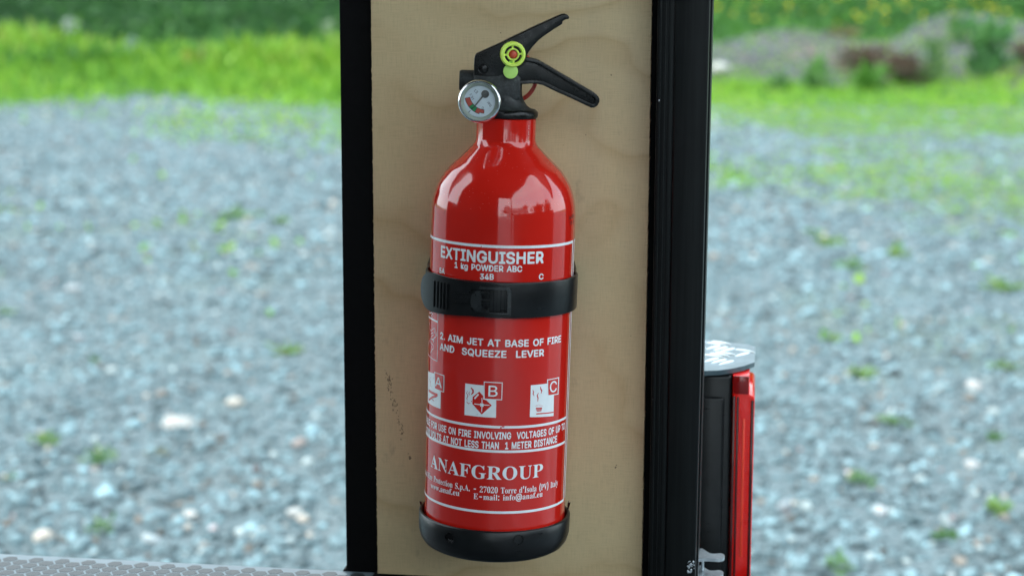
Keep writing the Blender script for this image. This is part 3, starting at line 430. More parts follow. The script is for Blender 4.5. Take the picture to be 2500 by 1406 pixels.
  'nA': '480|464,8 285,498 278,509 268,515 204,513 187,488 27,48 15,2 18,-3 28,-5 78,-5 88,1 132,122 138,132 148,135 338,133 344,128 391,2 404,-5 454,-5 464,2 310,228 314,212 308,206 167,208 167,222 233,422 238,426 244,422 277,312|2,3,4 2,4,5 1,2,5 0,1,28 28,1,5 28,5,27 27,5,26 26,5,6 0,28,29 25,26,6 0,29,21 0,21,22 24,25,6 0,22,23 23,24,13 13,24,6 0,23,16 16,23,15 15,23,14 14,23,13 12,13,6 0,16,17 11,12,6 11,6,7 20,0,17 20,17,18 11,7,8 19,20,18 10,11,8 10,8,9',
  'nB': '456|399,408 388,438 375,458 349,482 312,504 252,515 72,515 58,509 55,12 61,-2 278,-5 342,12 369,28 395,52 408,72 420,108 423,138 419,172 395,222 378,240 337,268 365,288 393,322 404,372 349,158 350,122 344,108 328,85 308,71 238,60 142,60 133,62 130,68 130,212 132,222 138,225 262,225 292,219 314,208 335,188 329,392 330,358 324,338 310,318 288,301 248,290 142,290 132,293 130,432 133,442 272,444 309,428 323,408|4,5,6 4,6,7 4,7,49 49,7,48 48,7,8 3,4,49 2,3,49 1,2,50 50,2,49 1,50,51 0,1,51 47,48,8 0,51,52 23,0,52 23,52,40 23,40,41 22,23,41 22,41,42 22,42,43 21,22,43 21,43,44 21,44,45 46,47,8 21,45,46 21,46,35 35,46,34 34,46,8 20,21,35 19,20,35 18,19,36 36,19,35 18,36,37 17,18,37 33,34,8 17,37,38 32,33,8 17,38,39 17,39,24 16,17,24 16,24,25 15,16,25 15,25,26 14,15,26 14,26,27 14,27,28 13,14,28 13,28,29 31,32,8 30,31,8 13,29,30 13,30,8 12,13,8 11,12,8 11,8,9 10,11,9',
  'nC': '510|474,370 449,426 435,446 408,473 368,499 318,517 268,522 222,517 178,502 126,470 98,442 64,390 46,346 35,280 35,230 46,160 71,106 88,79 132,33 152,19 192,-1 248,-12 292,-12 322,-6 368,10 399,30 440,70 454,90 474,140 472,157 462,163 408,161 402,156 389,120 372,98 348,79 312,64 288,58 252,58 208,69 171,90 150,110 121,166 110,216 110,290 115,320 136,376 150,396 178,423 212,442 268,452 308,447 354,426 384,396 399,366 402,350 408,345 468,345 475,356|5,6,7 4,5,7 4,7,8 4,8,9 3,4,9 2,3,9 2,9,50 50,9,10 2,50,51 49,50,10 2,51,52 1,2,52 49,10,11 48,49,11 0,1,52 0,52,53 47,48,11 0,53,54 46,47,11 46,11,12 45,46,12 58,0,54 58,54,55 57,58,55 57,55,56 45,12,13 44,45,13 43,44,13 43,13,14 43,14,15 42,43,15 41,42,15 29,30,31 29,31,32 41,15,16 28,29,32 28,32,33 27,28,33 27,33,34 40,41,16 40,16,17 27,34,35 26,27,35 39,40,17 26,35,36 39,17,18 25,26,36 38,39,18 25,36,37 25,37,38 25,38,18 25,18,19 24,25,19 24,19,20 23,24,20 23,20,21 22,23,21',
  'nb': '424|387,260 372,300 346,337 306,371 266,386 190,386 160,371 130,342 120,338 116,504 106,512 54,510 48,494 50,3 60,-3 110,-1 118,10 120,40 126,40 149,14 186,-7 210,-13 256,-13 300,3 337,30 362,60 372,80 393,144 393,230 317,244 323,214 323,160 307,110 296,88 280,72 240,53 206,52 166,68 143,90 129,114 118,160 118,220 135,274 160,307 190,321 220,326 266,315 296,291|9,10,11 9,11,12 8,9,12 8,12,13 3,4,5 3,5,6 2,3,6 2,6,7 2,7,8 2,8,45 45,8,44 44,8,43 43,8,42 42,8,13 1,2,45 1,45,46 1,46,47 0,1,47 0,47,29 41,42,13 28,0,29 28,29,30 27,28,30 40,41,13 27,30,31 27,31,32 39,40,13 26,27,32 38,39,13 26,32,33 37,38,13 26,33,34 25,26,34 25,34,35 36,37,17 17,37,13 24,25,35 24,35,36 24,36,17 24,17,18 16,17,13 24,18,19 23,24,19 23,19,20 15,16,13 22,23,20 15,13,14 22,20,21',
  'na': '389|339,288 328,318 295,358 258,380 238,385 198,391 152,386 115,374 78,351 58,330 41,304 39,294 48,285 98,273 122,301 142,314 178,326 212,326 253,308 269,278 270,254 267,244 242,232 178,226 102,210 71,194 42,166 31,148 25,124 25,88 36,58 55,28 72,12 102,-3 142,-14 178,-14 218,-3 239,8 262,30 268,28 272,4 278,-2 334,-2 340,14 269,174 270,124 264,104 255,88 232,67 192,51 152,51 122,60 106,74 97,108 102,128 118,145 158,161 252,176|4,5,6 4,6,7 3,4,7 2,3,7 2,7,8 1,2,8 1,8,17 17,8,9 17,9,16 16,9,10 1,17,18 15,16,10 0,1,18 14,15,10 0,18,19 14,10,11 13,14,11 13,11,12 43,0,19 43,19,20 43,20,21 43,21,22 43,22,44 44,22,23 44,23,24 44,24,57 57,24,25 57,25,26 56,57,26 43,44,45 56,26,27 55,56,27 55,27,28 54,55,28 53,54,28 43,45,46 53,28,29 52,53,29 43,46,47 43,47,48 52,29,30 51,52,30 43,48,49 50,51,30 50,30,31 43,49,38 38,49,50 38,50,31 43,38,39 37,38,31 43,39,40 37,31,32 42,43,40 37,32,33 36,37,33 42,40,41 35,36,33 35,33,34',
  'nr': '259|246,382 236,390 190,389 156,374 126,346 120,348 118,372 110,383 60,385 50,378 48,12 50,2 56,-3 106,-5 112,-2 118,8 118,242 130,282 150,305 166,314 190,320 242,322 248,332|0,1,2 0,2,3 7,8,9 6,7,9 22,0,3 6,9,10 22,3,4 5,6,10 4,5,10 22,4,20 20,4,19 19,4,18 18,4,17 17,4,10 21,22,20 16,17,10 15,16,10 15,10,11 14,15,11 14,11,12 13,14,12',
  'n0': '453|397,370 382,410 353,460 320,492 296,506 266,517 226,521 170,512 136,493 90,447 64,396 48,336 43,296 43,206 48,170 64,110 96,54 129,20 180,-6 210,-12 240,-12 300,5 320,18 360,59 387,106 408,190 408,316 327,360 338,300 338,210 332,170 317,120 291,80 270,65 230,55 196,59 170,73 149,96 134,126 118,180 113,276 118,290 118,326 140,396 170,437 206,453 246,453 276,442 298,420 316,390|5,6,7 4,5,7 4,7,8 3,4,8 3,8,9 2,3,9 1,2,46 46,2,45 45,2,9 1,46,47 44,45,9 44,9,10 1,47,48 43,44,10 1,48,49 0,1,49 42,43,10 42,10,11 0,49,27 26,0,27 26,27,28 42,11,12 41,42,12 25,26,28 25,28,29 41,12,13 40,41,13 39,40,13 25,29,30 39,13,14 24,25,30 38,39,14 24,30,31 38,14,15 37,38,15 24,31,32 37,15,16 23,24,32 36,37,16 23,32,33 35,36,16 23,33,34 34,35,16 22,23,34 22,34,16 22,16,17 22,17,18 21,22,18 20,21,18 20,18,19',
  'nE': '419|373,508 368,513 358,515 72,515 62,513 57,508 55,12 57,2 62,-3 362,-5 372,-3 378,2 380,48 374,58 368,60 142,60 132,63 130,72 130,212 133,222 348,225 358,231 360,242 360,278 354,288 348,290 133,292 130,302 132,442 142,445 362,445 372,451 375,458|1,2,3 1,3,4 0,1,4 0,4,5 32,0,5 32,5,29 29,5,28 28,5,6 31,32,29 30,31,29 27,28,6 26,27,6 25,26,19 19,26,6 24,25,19 23,24,19 22,23,19 21,22,19 20,21,19 18,19,6 17,18,6 16,17,6 15,16,6 14,15,6 13,14,6 12,13,6 11,12,6 11,6,7 10,11,7 10,7,8 9,10,8',
  'n1': '453|279,508 268,515 198,513 83,428 81,368 88,359 98,361 188,429 198,434 204,432 206,72 204,63 198,60 78,58 73,52 71,42 71,8 78,-3 378,-5 388,-3 394,2 396,48 388,58 294,60 284,62 281,68|0,1,2 0,2,3 25,0,9 9,0,8 8,0,3 7,8,3 25,9,10 6,7,3 6,3,4 6,4,5 25,10,11 24,25,11 24,11,12 23,24,12 23,12,13 22,23,13 21,22,13 21,13,14 21,14,15 20,21,15 20,15,16 20,16,17 19,20,17 18,19,17',
  'n,': '188|139,68 136,74 126,76 76,76 65,68 58,48 34,-112 40,-122 76,-124 91,-112|1,2,3 1,3,4 0,1,4 9,0,4 9,4,5 9,5,6 8,9,6 8,6,7',
  'n8': '453|381,420 362,456 330,488 310,502 270,517 224,522 164,512 134,497 110,478 83,446 67,406 68,350 94,299 110,283 130,270 131,266 104,248 68,210 47,156 47,116 64,69 90,38 120,14 170,-6 200,-12 254,-12 284,-6 324,9 364,38 386,66 401,100 407,130 401,176 372,226 322,266 364,309 381,340 387,370 387,396 331,156 332,126 317,90 284,65 244,53 210,53 160,69 134,89 122,120 122,156 133,186 144,200 160,212 194,228 254,228 284,217 314,192 311,400 312,356 305,336 290,314 254,298 224,293 190,299 170,309 153,326 137,366 138,390 154,427 164,437 200,453 250,453 272,446 294,432|4,5,6 3,4,6 3,6,7 2,3,7 2,7,8 1,2,8 1,8,69 69,8,9 0,1,70 70,1,69 0,70,71 68,69,9 0,71,72 68,9,10 67,68,10 0,72,56 66,67,10 38,0,56 66,10,11 38,56,57 37,38,57 65,66,11 36,37,57 64,65,11 36,57,58 64,11,12 35,36,58 35,58,59 63,64,12 35,59,60 62,63,12 34,35,60 61,62,12 61,12,13 34,60,61 34,61,13 34,13,14 34,14,15 33,34,15 33,15,16 33,16,53 53,16,52 52,16,17 33,53,54 51,52,17 32,33,54 32,54,55 50,51,17 50,17,18 49,50,18 32,55,39 48,49,18 31,32,39 31,39,40 47,48,18 47,18,19 30,31,40 30,40,41 46,47,19 46,19,20 29,30,41 29,41,42 45,46,20 44,45,20 44,20,21 28,29,42 28,42,43 28,43,44 28,44,21 27,28,21 27,21,22 27,22,23 26,27,23 25,26,23 25,23,24',
  'n5': '453|368,506 362,511 352,513 108,513 98,511 92,506 65,296 64,256 67,250 98,243 128,243 162,262 208,273 228,273 252,267 282,252 299,236 314,210 323,166 319,126 300,90 272,67 222,54 188,59 156,76 141,90 128,126 122,131 61,130 55,116 71,70 85,50 112,23 142,5 168,-6 202,-12 242,-12 288,-1 324,20 352,48 374,76 384,96 395,136 395,196 389,220 369,260 335,300 292,327 252,338 202,338 148,318 142,319 140,326 150,386 150,416 158,446 358,448 368,454 370,460|1,2,3 1,3,4 0,1,4 0,4,5 58,0,5 58,5,55 55,5,6 57,58,55 56,57,55 54,55,6 53,54,6 52,53,6 47,48,49 47,49,50 46,47,50 51,52,6 50,51,6 46,50,6 45,46,6 45,6,13 13,6,12 12,6,7 45,13,14 11,12,7 45,14,15 10,11,7 44,45,15 10,7,8 44,15,16 10,8,9 44,16,17 43,44,17 43,17,18 42,43,18 42,18,19 41,42,19 26,27,28 26,28,29 41,19,20 25,26,29 25,29,30 40,41,20 40,20,21 24,25,30 39,40,21 23,24,30 23,30,31 39,21,22 22,23,31 39,22,31 39,31,32 38,39,32 38,32,33 37,38,33 37,33,34 36,37,34 36,34,35',
  'n2': '453|378,422 356,459 328,488 292,509 246,520 202,520 172,514 146,503 112,480 84,448 64,398 61,368 66,357 126,357 134,368 134,388 141,408 154,428 186,449 216,455 262,449 292,430 313,398 314,358 298,312 274,278 62,49 59,8 65,-2 376,-5 392,1 394,48 386,58 176,60 166,62 165,68 304,212 368,298 384,342 384,398|3,4,5 3,5,6 3,6,7 2,3,7 2,7,8 1,2,8 1,8,19 19,8,9 0,1,20 20,1,19 18,19,9 0,20,21 17,18,9 17,9,10 0,21,22 16,17,10 39,0,22 15,16,10 38,39,22 38,22,23 15,10,11 14,15,11 13,14,11 13,11,12 38,23,24 37,38,24 37,24,25 36,37,25 36,25,26 35,36,26 34,35,26 33,34,26 32,33,26 31,32,26 31,26,27 30,31,27 30,27,28 29,30,28',
  'n4': '453|418,162 408,170 362,170 352,173 350,312 344,322 332,325 288,325 277,318 275,182 272,172 124,172 122,178 126,188 311,502 308,512 302,515 248,513 231,492 46,178 35,152 37,108 58,91 278,-4 338,-5 352,6 416,102 420,118|15,16,17 15,17,18 14,15,18 13,14,18 13,18,19 5,6,7 5,7,8 4,5,8 4,8,9 3,4,9 12,13,19 3,9,10 11,12,19 11,19,20 2,3,10 2,10,11 2,11,20 1,2,20 0,1,20 27,0,20 27,20,21 26,27,21 26,21,22 25,26,22 25,22,23 24,25,23',
  'n7': '453|395,508 390,513 380,515 74,515 64,513 59,508 57,458 60,451 70,445 300,445 310,444 312,438 98,12 96,2 100,-3 160,-5 171,2 396,448|1,2,3 1,3,4 0,1,4 0,4,5 17,0,5 17,5,6 17,6,7 17,7,8 16,17,11 11,17,10 10,17,9 9,17,8 16,11,12 16,12,13 15,16,13 15,13,14',
  "s'": '206|148,510 138,521 128,523 72,523 57,510 55,456 60,430 60,330 66,316 78,305 128,303 143,316 145,410 150,430|1,2,3 1,3,4 0,1,4 13,0,4 13,4,5 13,5,6 12,13,6 12,6,7 11,12,7 11,7,8 10,11,8 10,8,9',
  's(': '273|247,542 236,552 226,554 176,554 160,542 125,472 100,396 84,326 74,256 74,166 84,96 95,52 115,-8 136,-54 162,-100 176,-111 232,-111 244,-104 249,-94 248,-84 200,26 180,92 169,146 169,192 164,206 169,226 169,266 180,332 195,392 220,466 248,526|1,2,3 1,3,4 0,1,4 30,0,4 30,4,5 29,30,5 29,5,6 28,29,6 28,6,7 27,28,7 26,27,7 26,7,8 25,26,8 25,8,9 24,25,9 23,24,9 22,23,9 22,9,10 21,22,10 21,10,11 20,21,11 20,11,12 19,20,12 19,12,13 19,13,14 18,19,14 17,18,14 17,14,15 16,17,15',
  's)': '273|166,422 130,512 104,549 94,554 40,554 24,542 23,532 51,472 81,382 97,312 107,236 107,182 102,136 86,66 56,-18 23,-88 24,-100 40,-111 94,-111 114,-95 135,-58 161,2 187,86 197,146 197,276 182,362|2,3,4 2,4,5 1,2,5 1,5,6 1,6,7 0,1,7 0,7,8 25,0,8 25,8,9 24,25,9 24,9,10 23,24,10 23,10,11 23,11,12 22,23,12 22,12,13 21,22,13 21,13,14 20,21,14 20,14,15 19,20,15 19,15,16 18,19,16 18,16,17',
  's-': '453|352,246 342,256 332,258 116,258 104,250 99,240 99,190 106,178 116,173 336,173 346,178 354,190|1,2,3 1,3,4 0,1,4 0,4,5 11,0,5 11,5,6 10,11,6 10,6,7 9,10,7 9,7,8',
  's.': '188|153,64 128,91 115,98 78,100 62,91 41,68 35,54 36,24 45,8 68,-13 82,-19 112,-18 128,-9 153,18|2,3,4 1,2,4 0,1,4 0,4,5 0,5,6 13,0,6 13,6,7 13,7,8 12,13,8 12,8,9 11,12,9 11,9,10',
  's0': '375|337,370 317,416 298,440 260,471 226,483 190,486 150,483 116,471 96,458 66,427 49,400 28,326 23,280 23,196 28,180 28,156 49,80 66,54 89,26 116,9 140,-1 170,-7 206,-7 236,-1 260,9 280,23 306,49 322,76 337,110 353,196 353,286 237,390 248,306 248,176 243,156 243,120 237,90 223,56 200,39 180,38 164,46 150,60 133,120 128,160 128,320 133,360 139,390 149,416 164,436 180,442 196,442 216,433 226,420|4,5,6 3,4,6 3,6,7 2,3,7 2,7,8 2,8,50 50,8,49 49,8,9 2,50,51 48,49,9 1,2,51 47,48,9 1,51,52 47,9,10 1,52,31 0,1,31 46,47,10 46,10,11 0,31,32 45,46,11 30,0,32 44,45,11 44,11,12 43,44,12 30,32,33 29,30,33 43,12,13 28,29,33 43,13,14 43,14,15 28,33,34 42,43,15 28,34,35 42,15,16 28,35,36 41,42,16 27,28,36 27,36,37 41,16,17 26,27,37 40,41,17 26,37,38 40,17,18 25,26,38 39,40,18 25,38,39 25,39,18 25,18,19 24,25,19 23,24,19 23,19,20 22,23,20 22,20,21',
  's2': '375|323,408 308,438 293,452 256,474 216,485 132,485 106,479 62,459 42,439 30,418 26,392 30,372 46,346 66,336 92,330 111,332 119,398 130,422 146,438 176,445 186,444 202,435 223,408 224,338 213,292 192,251 149,198 66,115 26,68 24,12 27,2 36,0 326,0 336,3 344,32 344,128 342,137 336,140 307,138 289,98 272,81 256,75 106,75 96,77 95,82 269,252 293,282 312,312 328,358 329,378|3,4,5 3,5,6 3,6,7 2,3,7 2,7,8 1,2,19 19,2,8 1,19,20 18,19,8 1,20,21 18,8,9 17,18,9 0,1,21 0,21,22 16,17,9 16,9,10 49,0,22 49,22,23 15,16,10 15,10,11 48,49,23 15,11,12 47,48,23 15,12,13 47,23,24 15,13,14 46,47,24 46,24,25 45,46,25 44,45,25 44,25,26 44,26,27 36,37,38 36,38,39 35,36,39 34,35,39 44,27,28 34,39,40 43,44,28 34,40,41 42,43,28 34,41,42 34,42,28 34,28,29 33,34,29 33,29,30 32,33,30 32,30,31',
  's7': '375|355,472 352,478 342,480 48,480 38,477 30,442 30,352 32,343 38,340 68,343 79,388 88,400 98,405 272,405 282,402 284,398 126,38 115,8 118,1 162,0 172,10 354,448|1,2,3 1,3,4 0,1,4 0,4,5 21,0,5 20,21,15 15,21,14 14,21,13 13,21,5 13,5,12 12,5,11 11,5,6 10,11,6 20,15,16 9,10,6 9,6,7 8,9,7 20,16,17 19,20,17 19,17,18',
  's:': '188|153,64 128,91 115,98 78,100 62,91 41,68 35,54 36,24 45,8 68,-13 82,-19 112,-18 128,-9 153,18 153,338 138,361 115,374 78,375 62,366 41,344 35,328 36,298 45,284 68,262 82,256 112,257 128,266 151,294 155,308|2,3,4 1,2,4 0,1,4 0,4,5 0,5,6 13,0,6 13,6,7 13,7,8 12,13,8 12,8,9 11,12,9 11,9,10 16,17,18 15,16,18 15,18,19 14,15,19 14,19,20 28,14,20 28,20,21 27,28,21 27,21,22 26,27,22 26,22,23 25,26,23 25,23,24',
  's@': '676|639,302 614,362 588,400 532,454 488,479 452,494 402,505 298,505 242,494 178,469 142,445 82,384 51,328 35,278 25,218 25,142 41,58 51,28 71,-12 105,-58 146,-92 202,-124 248,-139 308,-150 392,-150 452,-140 508,-123 518,-112 520,-102 506,-62 492,-47 482,-45 382,-70 328,-70 292,-65 252,-54 202,-29 178,-10 144,38 120,102 115,138 115,218 121,258 144,318 170,358 208,389 248,409 308,425 388,425 448,409 482,389 502,375 529,342 554,292 565,242 565,152 559,118 542,83 522,75 508,77 491,98 490,332 485,342 472,350 422,350 402,341 372,354 328,360 272,349 246,332 205,292 186,258 175,218 175,138 186,98 202,66 228,35 272,6 292,0 358,0 382,9 417,32 422,33 458,6 498,-5 532,-5 562,1 584,12 605,32 629,68 645,122 650,168 650,252 404,222 405,152 399,128 385,102 372,91 342,80 322,80 292,90 276,108 266,128 257,182 261,218 275,248 292,264 312,274 352,275 372,269 388,259|5,6,7 5,7,8 4,5,8 4,8,9 3,4,9 3,9,10 2,3,48 48,3,10 48,10,47 47,10,11 2,48,49 46,47,11 2,49,50 45,46,11 1,2,50 1,50,51 44,45,11 44,11,12 1,51,52 0,1,52 66,67,68 43,44,12 65,66,68 62,63,64 62,64,65 65,68,69 0,52,53 61,62,65 61,65,69 60,61,110 110,61,109 109,61,69 109,69,108 108,69,70 43,12,13 42,43,13 92,0,53 92,53,54 108,70,107 107,70,71 42,13,14 106,107,71 105,106,71 60,110,93 105,71,72 41,42,14 91,92,54 104,105,72 91,54,55 60,93,94 103,104,72 103,72,73 40,41,14 40,14,15 102,103,73 90,91,55 90,55,56 60,94,95 40,15,16 102,73,74 39,40,16 60,95,96 101,102,74 89,90,56 89,56,57 100,101,74 60,96,97 38,39,16 59,60,97 100,74,75 59,97,98 99,100,75 89,57,58 59,98,99 59,99,75 58,59,75 89,58,75 88,89,75 88,75,76 38,16,17 37,38,17 88,76,82 82,76,81 81,76,77 88,82,83 87,88,83 80,81,77 37,17,18 86,87,83 79,80,77 86,83,84 79,77,78 85,86,84 36,37,18 36,18,19 35,36,19 30,31,32 29,30,32 34,35,19 34,19,20 28,29,32 33,34,20 28,32,33 28,33,20 28,20,21 27,28,21 26,27,21 25,26,21 25,21,22 25,22,23 24,25,23',
  'sA': '437|441,12 438,18 414,31 397,58 235,442 224,462 208,463 203,458 177,398 44,60 24,30 -6,17 -6,3 4,0 114,0 124,3 126,12 123,18 88,26 76,42 77,68 92,108 104,127 114,130 244,130 254,127 280,62 281,42 268,26 234,18 231,8 238,0 428,0 438,3 239,168 237,162 228,160 128,160 118,163 117,172 174,308 178,310 184,302|5,6,7 4,5,7 4,7,8 3,4,8 3,8,41 41,8,40 40,8,9 3,41,42 39,40,9 3,42,34 38,39,9 3,34,35 37,38,9 3,35,36 3,36,25 25,36,24 24,36,37 24,37,23 23,37,22 22,37,9 3,25,26 21,22,9 20,21,9 19,20,9 3,26,27 19,9,10 2,3,27 2,27,28 18,19,10 1,2,28 18,10,11 1,28,29 17,18,11 0,1,29 0,29,30 16,17,11 16,11,12 33,0,30 15,16,12 33,30,31 32,33,31 14,15,12 14,12,13',
  'sE': '442|399,448 396,452 386,455 26,455 17,452 17,442 52,433 59,428 73,402 74,392 74,52 68,38 56,25 22,16 15,8 17,2 26,0 392,0 402,3 429,132 426,142 422,145 412,142 408,138 398,112 372,75 356,61 322,41 282,30 206,30 191,38 184,58 184,208 187,218 222,220 242,213 256,204 272,182 283,152 286,123 292,120 301,122 304,132 304,338 296,344 286,338 272,288 256,267 232,251 206,245 187,248 184,258 186,418 196,426 212,430 272,430 319,418 342,405 362,384 373,362 381,328 392,321 396,323 399,332|1,2,3 1,3,4 0,1,4 0,4,5 63,0,58 58,0,57 57,0,56 56,0,55 55,0,5 55,5,6 55,6,54 54,6,7 53,54,7 53,7,8 52,53,8 51,52,8 51,8,9 51,9,10 63,58,59 63,59,60 43,44,45 42,43,45 42,45,46 62,63,60 62,60,61 42,46,47 42,47,48 50,51,10 42,48,37 37,48,36 36,48,49 49,50,33 33,50,10 36,49,35 35,49,34 34,49,33 32,33,10 31,32,10 42,37,38 42,38,39 20,21,22 20,22,23 19,20,23 19,23,24 18,19,24 41,42,39 41,39,40 18,24,25 18,25,26 18,26,27 30,31,10 30,10,11 18,27,28 29,30,11 29,11,12 18,28,29 18,29,12 18,12,13 18,13,14 18,14,15 17,18,15 17,15,16',
  'sF': '404|394,448 391,452 382,455 26,455 17,452 17,442 52,429 64,418 74,388 74,62 64,38 42,21 20,18 16,12 17,2 26,0 256,2 256,12 246,19 222,20 200,28 191,38 185,52 184,218 187,222 196,225 226,219 252,205 263,192 273,172 286,123 292,120 302,123 304,132 304,338 301,342 292,345 283,338 273,298 253,268 222,251 186,249 184,262 186,418 202,430 266,430 326,413 349,392 362,374 374,328 377,322 386,320 392,323 394,332|1,2,3 1,3,4 0,1,4 0,4,5 53,0,47 47,0,46 46,0,45 45,0,5 45,5,44 44,5,6 43,44,6 43,6,7 42,43,7 42,7,8 53,47,48 42,8,9 53,48,49 35,36,37 34,35,37 33,34,37 33,37,38 52,53,49 52,49,50 51,52,50 33,38,39 33,39,28 28,39,40 41,42,9 28,40,27 27,40,41 27,41,26 26,41,25 25,41,24 24,41,9 23,24,9 22,23,9 33,28,29 33,29,30 32,33,30 31,32,30 22,9,10 21,22,10 20,21,10 20,10,11 19,20,11 19,11,12 18,19,12 17,18,12 17,12,13 16,17,13 16,13,14 15,16,14',
  'sG': '508|438,458 435,462 426,465 400,440 386,435 316,459 286,465 230,465 206,460 180,454 136,434 110,415 76,379 55,348 39,312 28,258 28,198 39,148 55,108 78,72 114,38 146,17 170,6 240,-10 300,-10 360,0 400,11 446,31 449,158 460,174 496,183 498,192 490,200 286,200 276,198 273,192 276,182 306,179 332,168 343,142 342,52 328,28 306,15 250,16 216,31 206,40 183,62 174,78 159,112 148,172 148,262 153,278 158,342 200,418 270,442 296,440 318,432 346,415 383,378 417,318 421,312 430,310 436,313 438,322|5,6,7 5,7,8 1,2,3 0,1,3 5,8,9 4,5,9 63,0,3 4,9,54 54,9,10 4,54,55 53,54,10 63,3,4 4,55,56 63,4,57 57,4,56 53,10,11 52,53,11 63,57,58 52,11,12 52,12,13 63,58,59 52,13,14 51,52,14 62,63,59 62,59,60 61,62,60 51,14,15 50,51,15 49,50,15 49,15,16 32,33,34 31,32,34 31,34,35 49,16,17 30,31,35 30,35,36 29,30,36 29,36,37 29,37,38 28,29,38 48,49,17 28,38,39 27,28,39 48,17,18 27,39,40 47,48,18 47,18,19 46,47,19 46,19,20 45,46,20 27,40,41 44,45,20 44,20,21 43,44,21 26,27,41 26,41,42 43,21,22 42,43,22 26,42,22 25,26,22 25,22,23 24,25,23',
  'sI': '261|242,448 240,452 230,455 26,455 16,451 16,444 20,440 50,434 62,428 72,412 73,402 73,52 56,29 19,18 15,12 16,2 236,0 246,3 246,12 240,18 220,21 198,32 187,48 183,62 183,402 189,418 199,428 236,440|1,2,3 1,3,4 0,1,4 0,4,5 27,0,5 27,5,6 26,27,6 26,6,7 26,7,8 25,26,8 25,8,9 24,25,9 24,9,10 23,24,10 23,10,11 22,23,11 22,11,12 21,22,12 20,21,12 20,12,13 19,20,13 18,19,13 18,13,14 17,18,14 17,14,15 16,17,15',
  'sN': '494|477,446 475,452 466,454 346,454 336,452 334,446 340,439 376,428 388,406 393,372 390,176 386,176 363,202 160,449 146,454 21,452 21,442 56,414 78,382 78,86 70,40 50,23 21,16 18,12 20,2 30,-1 156,-1 165,2 168,6 166,16 160,19 146,19 124,26 108,56 108,326 110,336 116,338 383,12 406,-9 420,-8 423,2 423,402 436,427 470,439|1,2,3 1,3,4 13,14,15 0,1,4 0,4,5 13,15,16 12,13,16 43,0,5 43,5,6 12,16,17 42,43,6 42,6,7 42,7,8 41,42,8 12,17,18 41,8,9 40,41,9 12,18,36 36,18,35 35,18,34 34,18,19 40,9,10 12,36,37 33,34,19 11,12,37 10,11,37 40,10,37 33,19,20 32,33,20 32,20,21 31,32,21 31,21,22 30,31,22 29,30,22 29,22,23 28,29,23 40,37,38 28,23,24 27,28,24 27,24,25 39,40,38 26,27,25',
  'sO': '525|487,306 472,342 448,382 416,414 376,440 306,464 226,464 180,453 140,433 98,402 69,366 44,322 28,262 28,202 34,166 55,112 78,76 116,39 170,5 236,-11 290,-11 350,5 390,25 420,49 462,96 482,136 493,172 498,206 498,256 367,342 378,282 378,202 373,186 367,106 326,35 270,14 246,14 226,21 198,42 175,72 159,106 148,162 148,212 144,226 160,352 196,417 230,433 266,442 290,438 326,417 347,392|4,5,6 4,6,7 4,7,47 47,7,8 4,47,48 46,47,8 3,4,48 3,48,49 46,8,9 45,46,9 3,49,50 44,45,9 2,3,50 44,9,10 2,50,29 1,2,29 44,10,11 43,44,11 0,1,29 0,29,30 43,11,12 28,0,30 28,30,31 43,12,13 27,28,31 42,43,13 41,42,13 26,27,31 26,31,32 41,13,14 26,32,33 25,26,33 41,14,15 40,41,15 24,25,33 40,15,16 24,33,34 39,40,16 23,24,34 39,16,17 38,39,17 22,23,34 37,38,17 37,17,18 22,34,35 21,22,35 36,37,18 21,35,36 21,36,18 20,21,18 20,18,19',
  'sP': '418|404,368 392,394 362,425 338,439 302,450 262,455 28,455 18,452 16,448 22,439 42,434 63,422 75,388 75,62 65,38 42,21 21,18 17,12 18,2 28,0 237,2 240,8 237,18 208,24 187,42 180,82 180,198 188,205 252,205 298,210 332,221 364,238 394,272 404,298 410,332 289,372 290,298 278,261 258,242 228,231 183,232 180,242 180,392 190,422 202,430 228,430 258,421 274,408|4,5,6 4,6,7 4,7,8 3,4,8 3,8,9 3,9,10 2,3,45 45,3,10 45,10,44 44,10,11 2,45,46 43,44,11 1,2,46 42,43,11 42,11,12 1,46,47 1,47,35 0,1,35 41,42,12 41,12,13 0,35,36 34,0,36 33,34,36 32,33,36 32,36,37 31,32,37 31,37,38 40,41,13 31,38,39 30,31,39 39,40,27 27,40,26 26,40,13 30,39,27 29,30,27 28,29,27 25,26,13 24,25,13 24,13,14 23,24,14 23,14,15 22,23,15 22,15,16 21,22,16 21,16,17 21,17,18 20,21,18 19,20,18',
  'sR': '473|414,368 399,398 388,410 362,428 318,445 258,455 28,455 18,452 16,448 22,439 42,434 63,422 75,388 75,62 65,38 42,21 21,18 17,12 18,2 228,0 238,3 240,12 237,18 202,26 190,38 185,48 180,82 180,198 182,207 192,210 202,207 212,194 338,3 348,0 477,2 478,12 474,18 456,22 438,41 321,218 320,222 325,228 372,250 404,282 415,322 299,372 305,328 293,278 282,261 262,246 238,236 183,238 180,248 180,382 188,419 208,430 232,430 258,424 285,402|4,5,6 4,6,7 4,7,8 4,8,9 3,4,9 3,9,10 3,10,56 56,10,55 55,10,11 3,56,57 54,55,11 2,3,57 2,57,58 54,11,12 53,54,12 1,2,58 1,58,45 0,1,45 53,12,13 52,53,13 0,45,46 44,0,46 44,46,47 43,44,47 42,43,47 42,47,48 42,48,49 41,42,49 51,52,13 41,49,50 50,51,28 28,51,13 41,50,29 29,50,28 40,41,29 39,40,29 38,39,30 30,39,29 38,30,31 27,28,13 26,27,13 38,31,32 25,26,13 25,13,14 24,25,14 37,38,32 23,24,14 23,14,15 22,23,15 36,37,32 22,15,16 35,36,32 21,22,16 21,16,17 34,35,32 20,21,17 20,17,18 19,20,18 34,32,33',
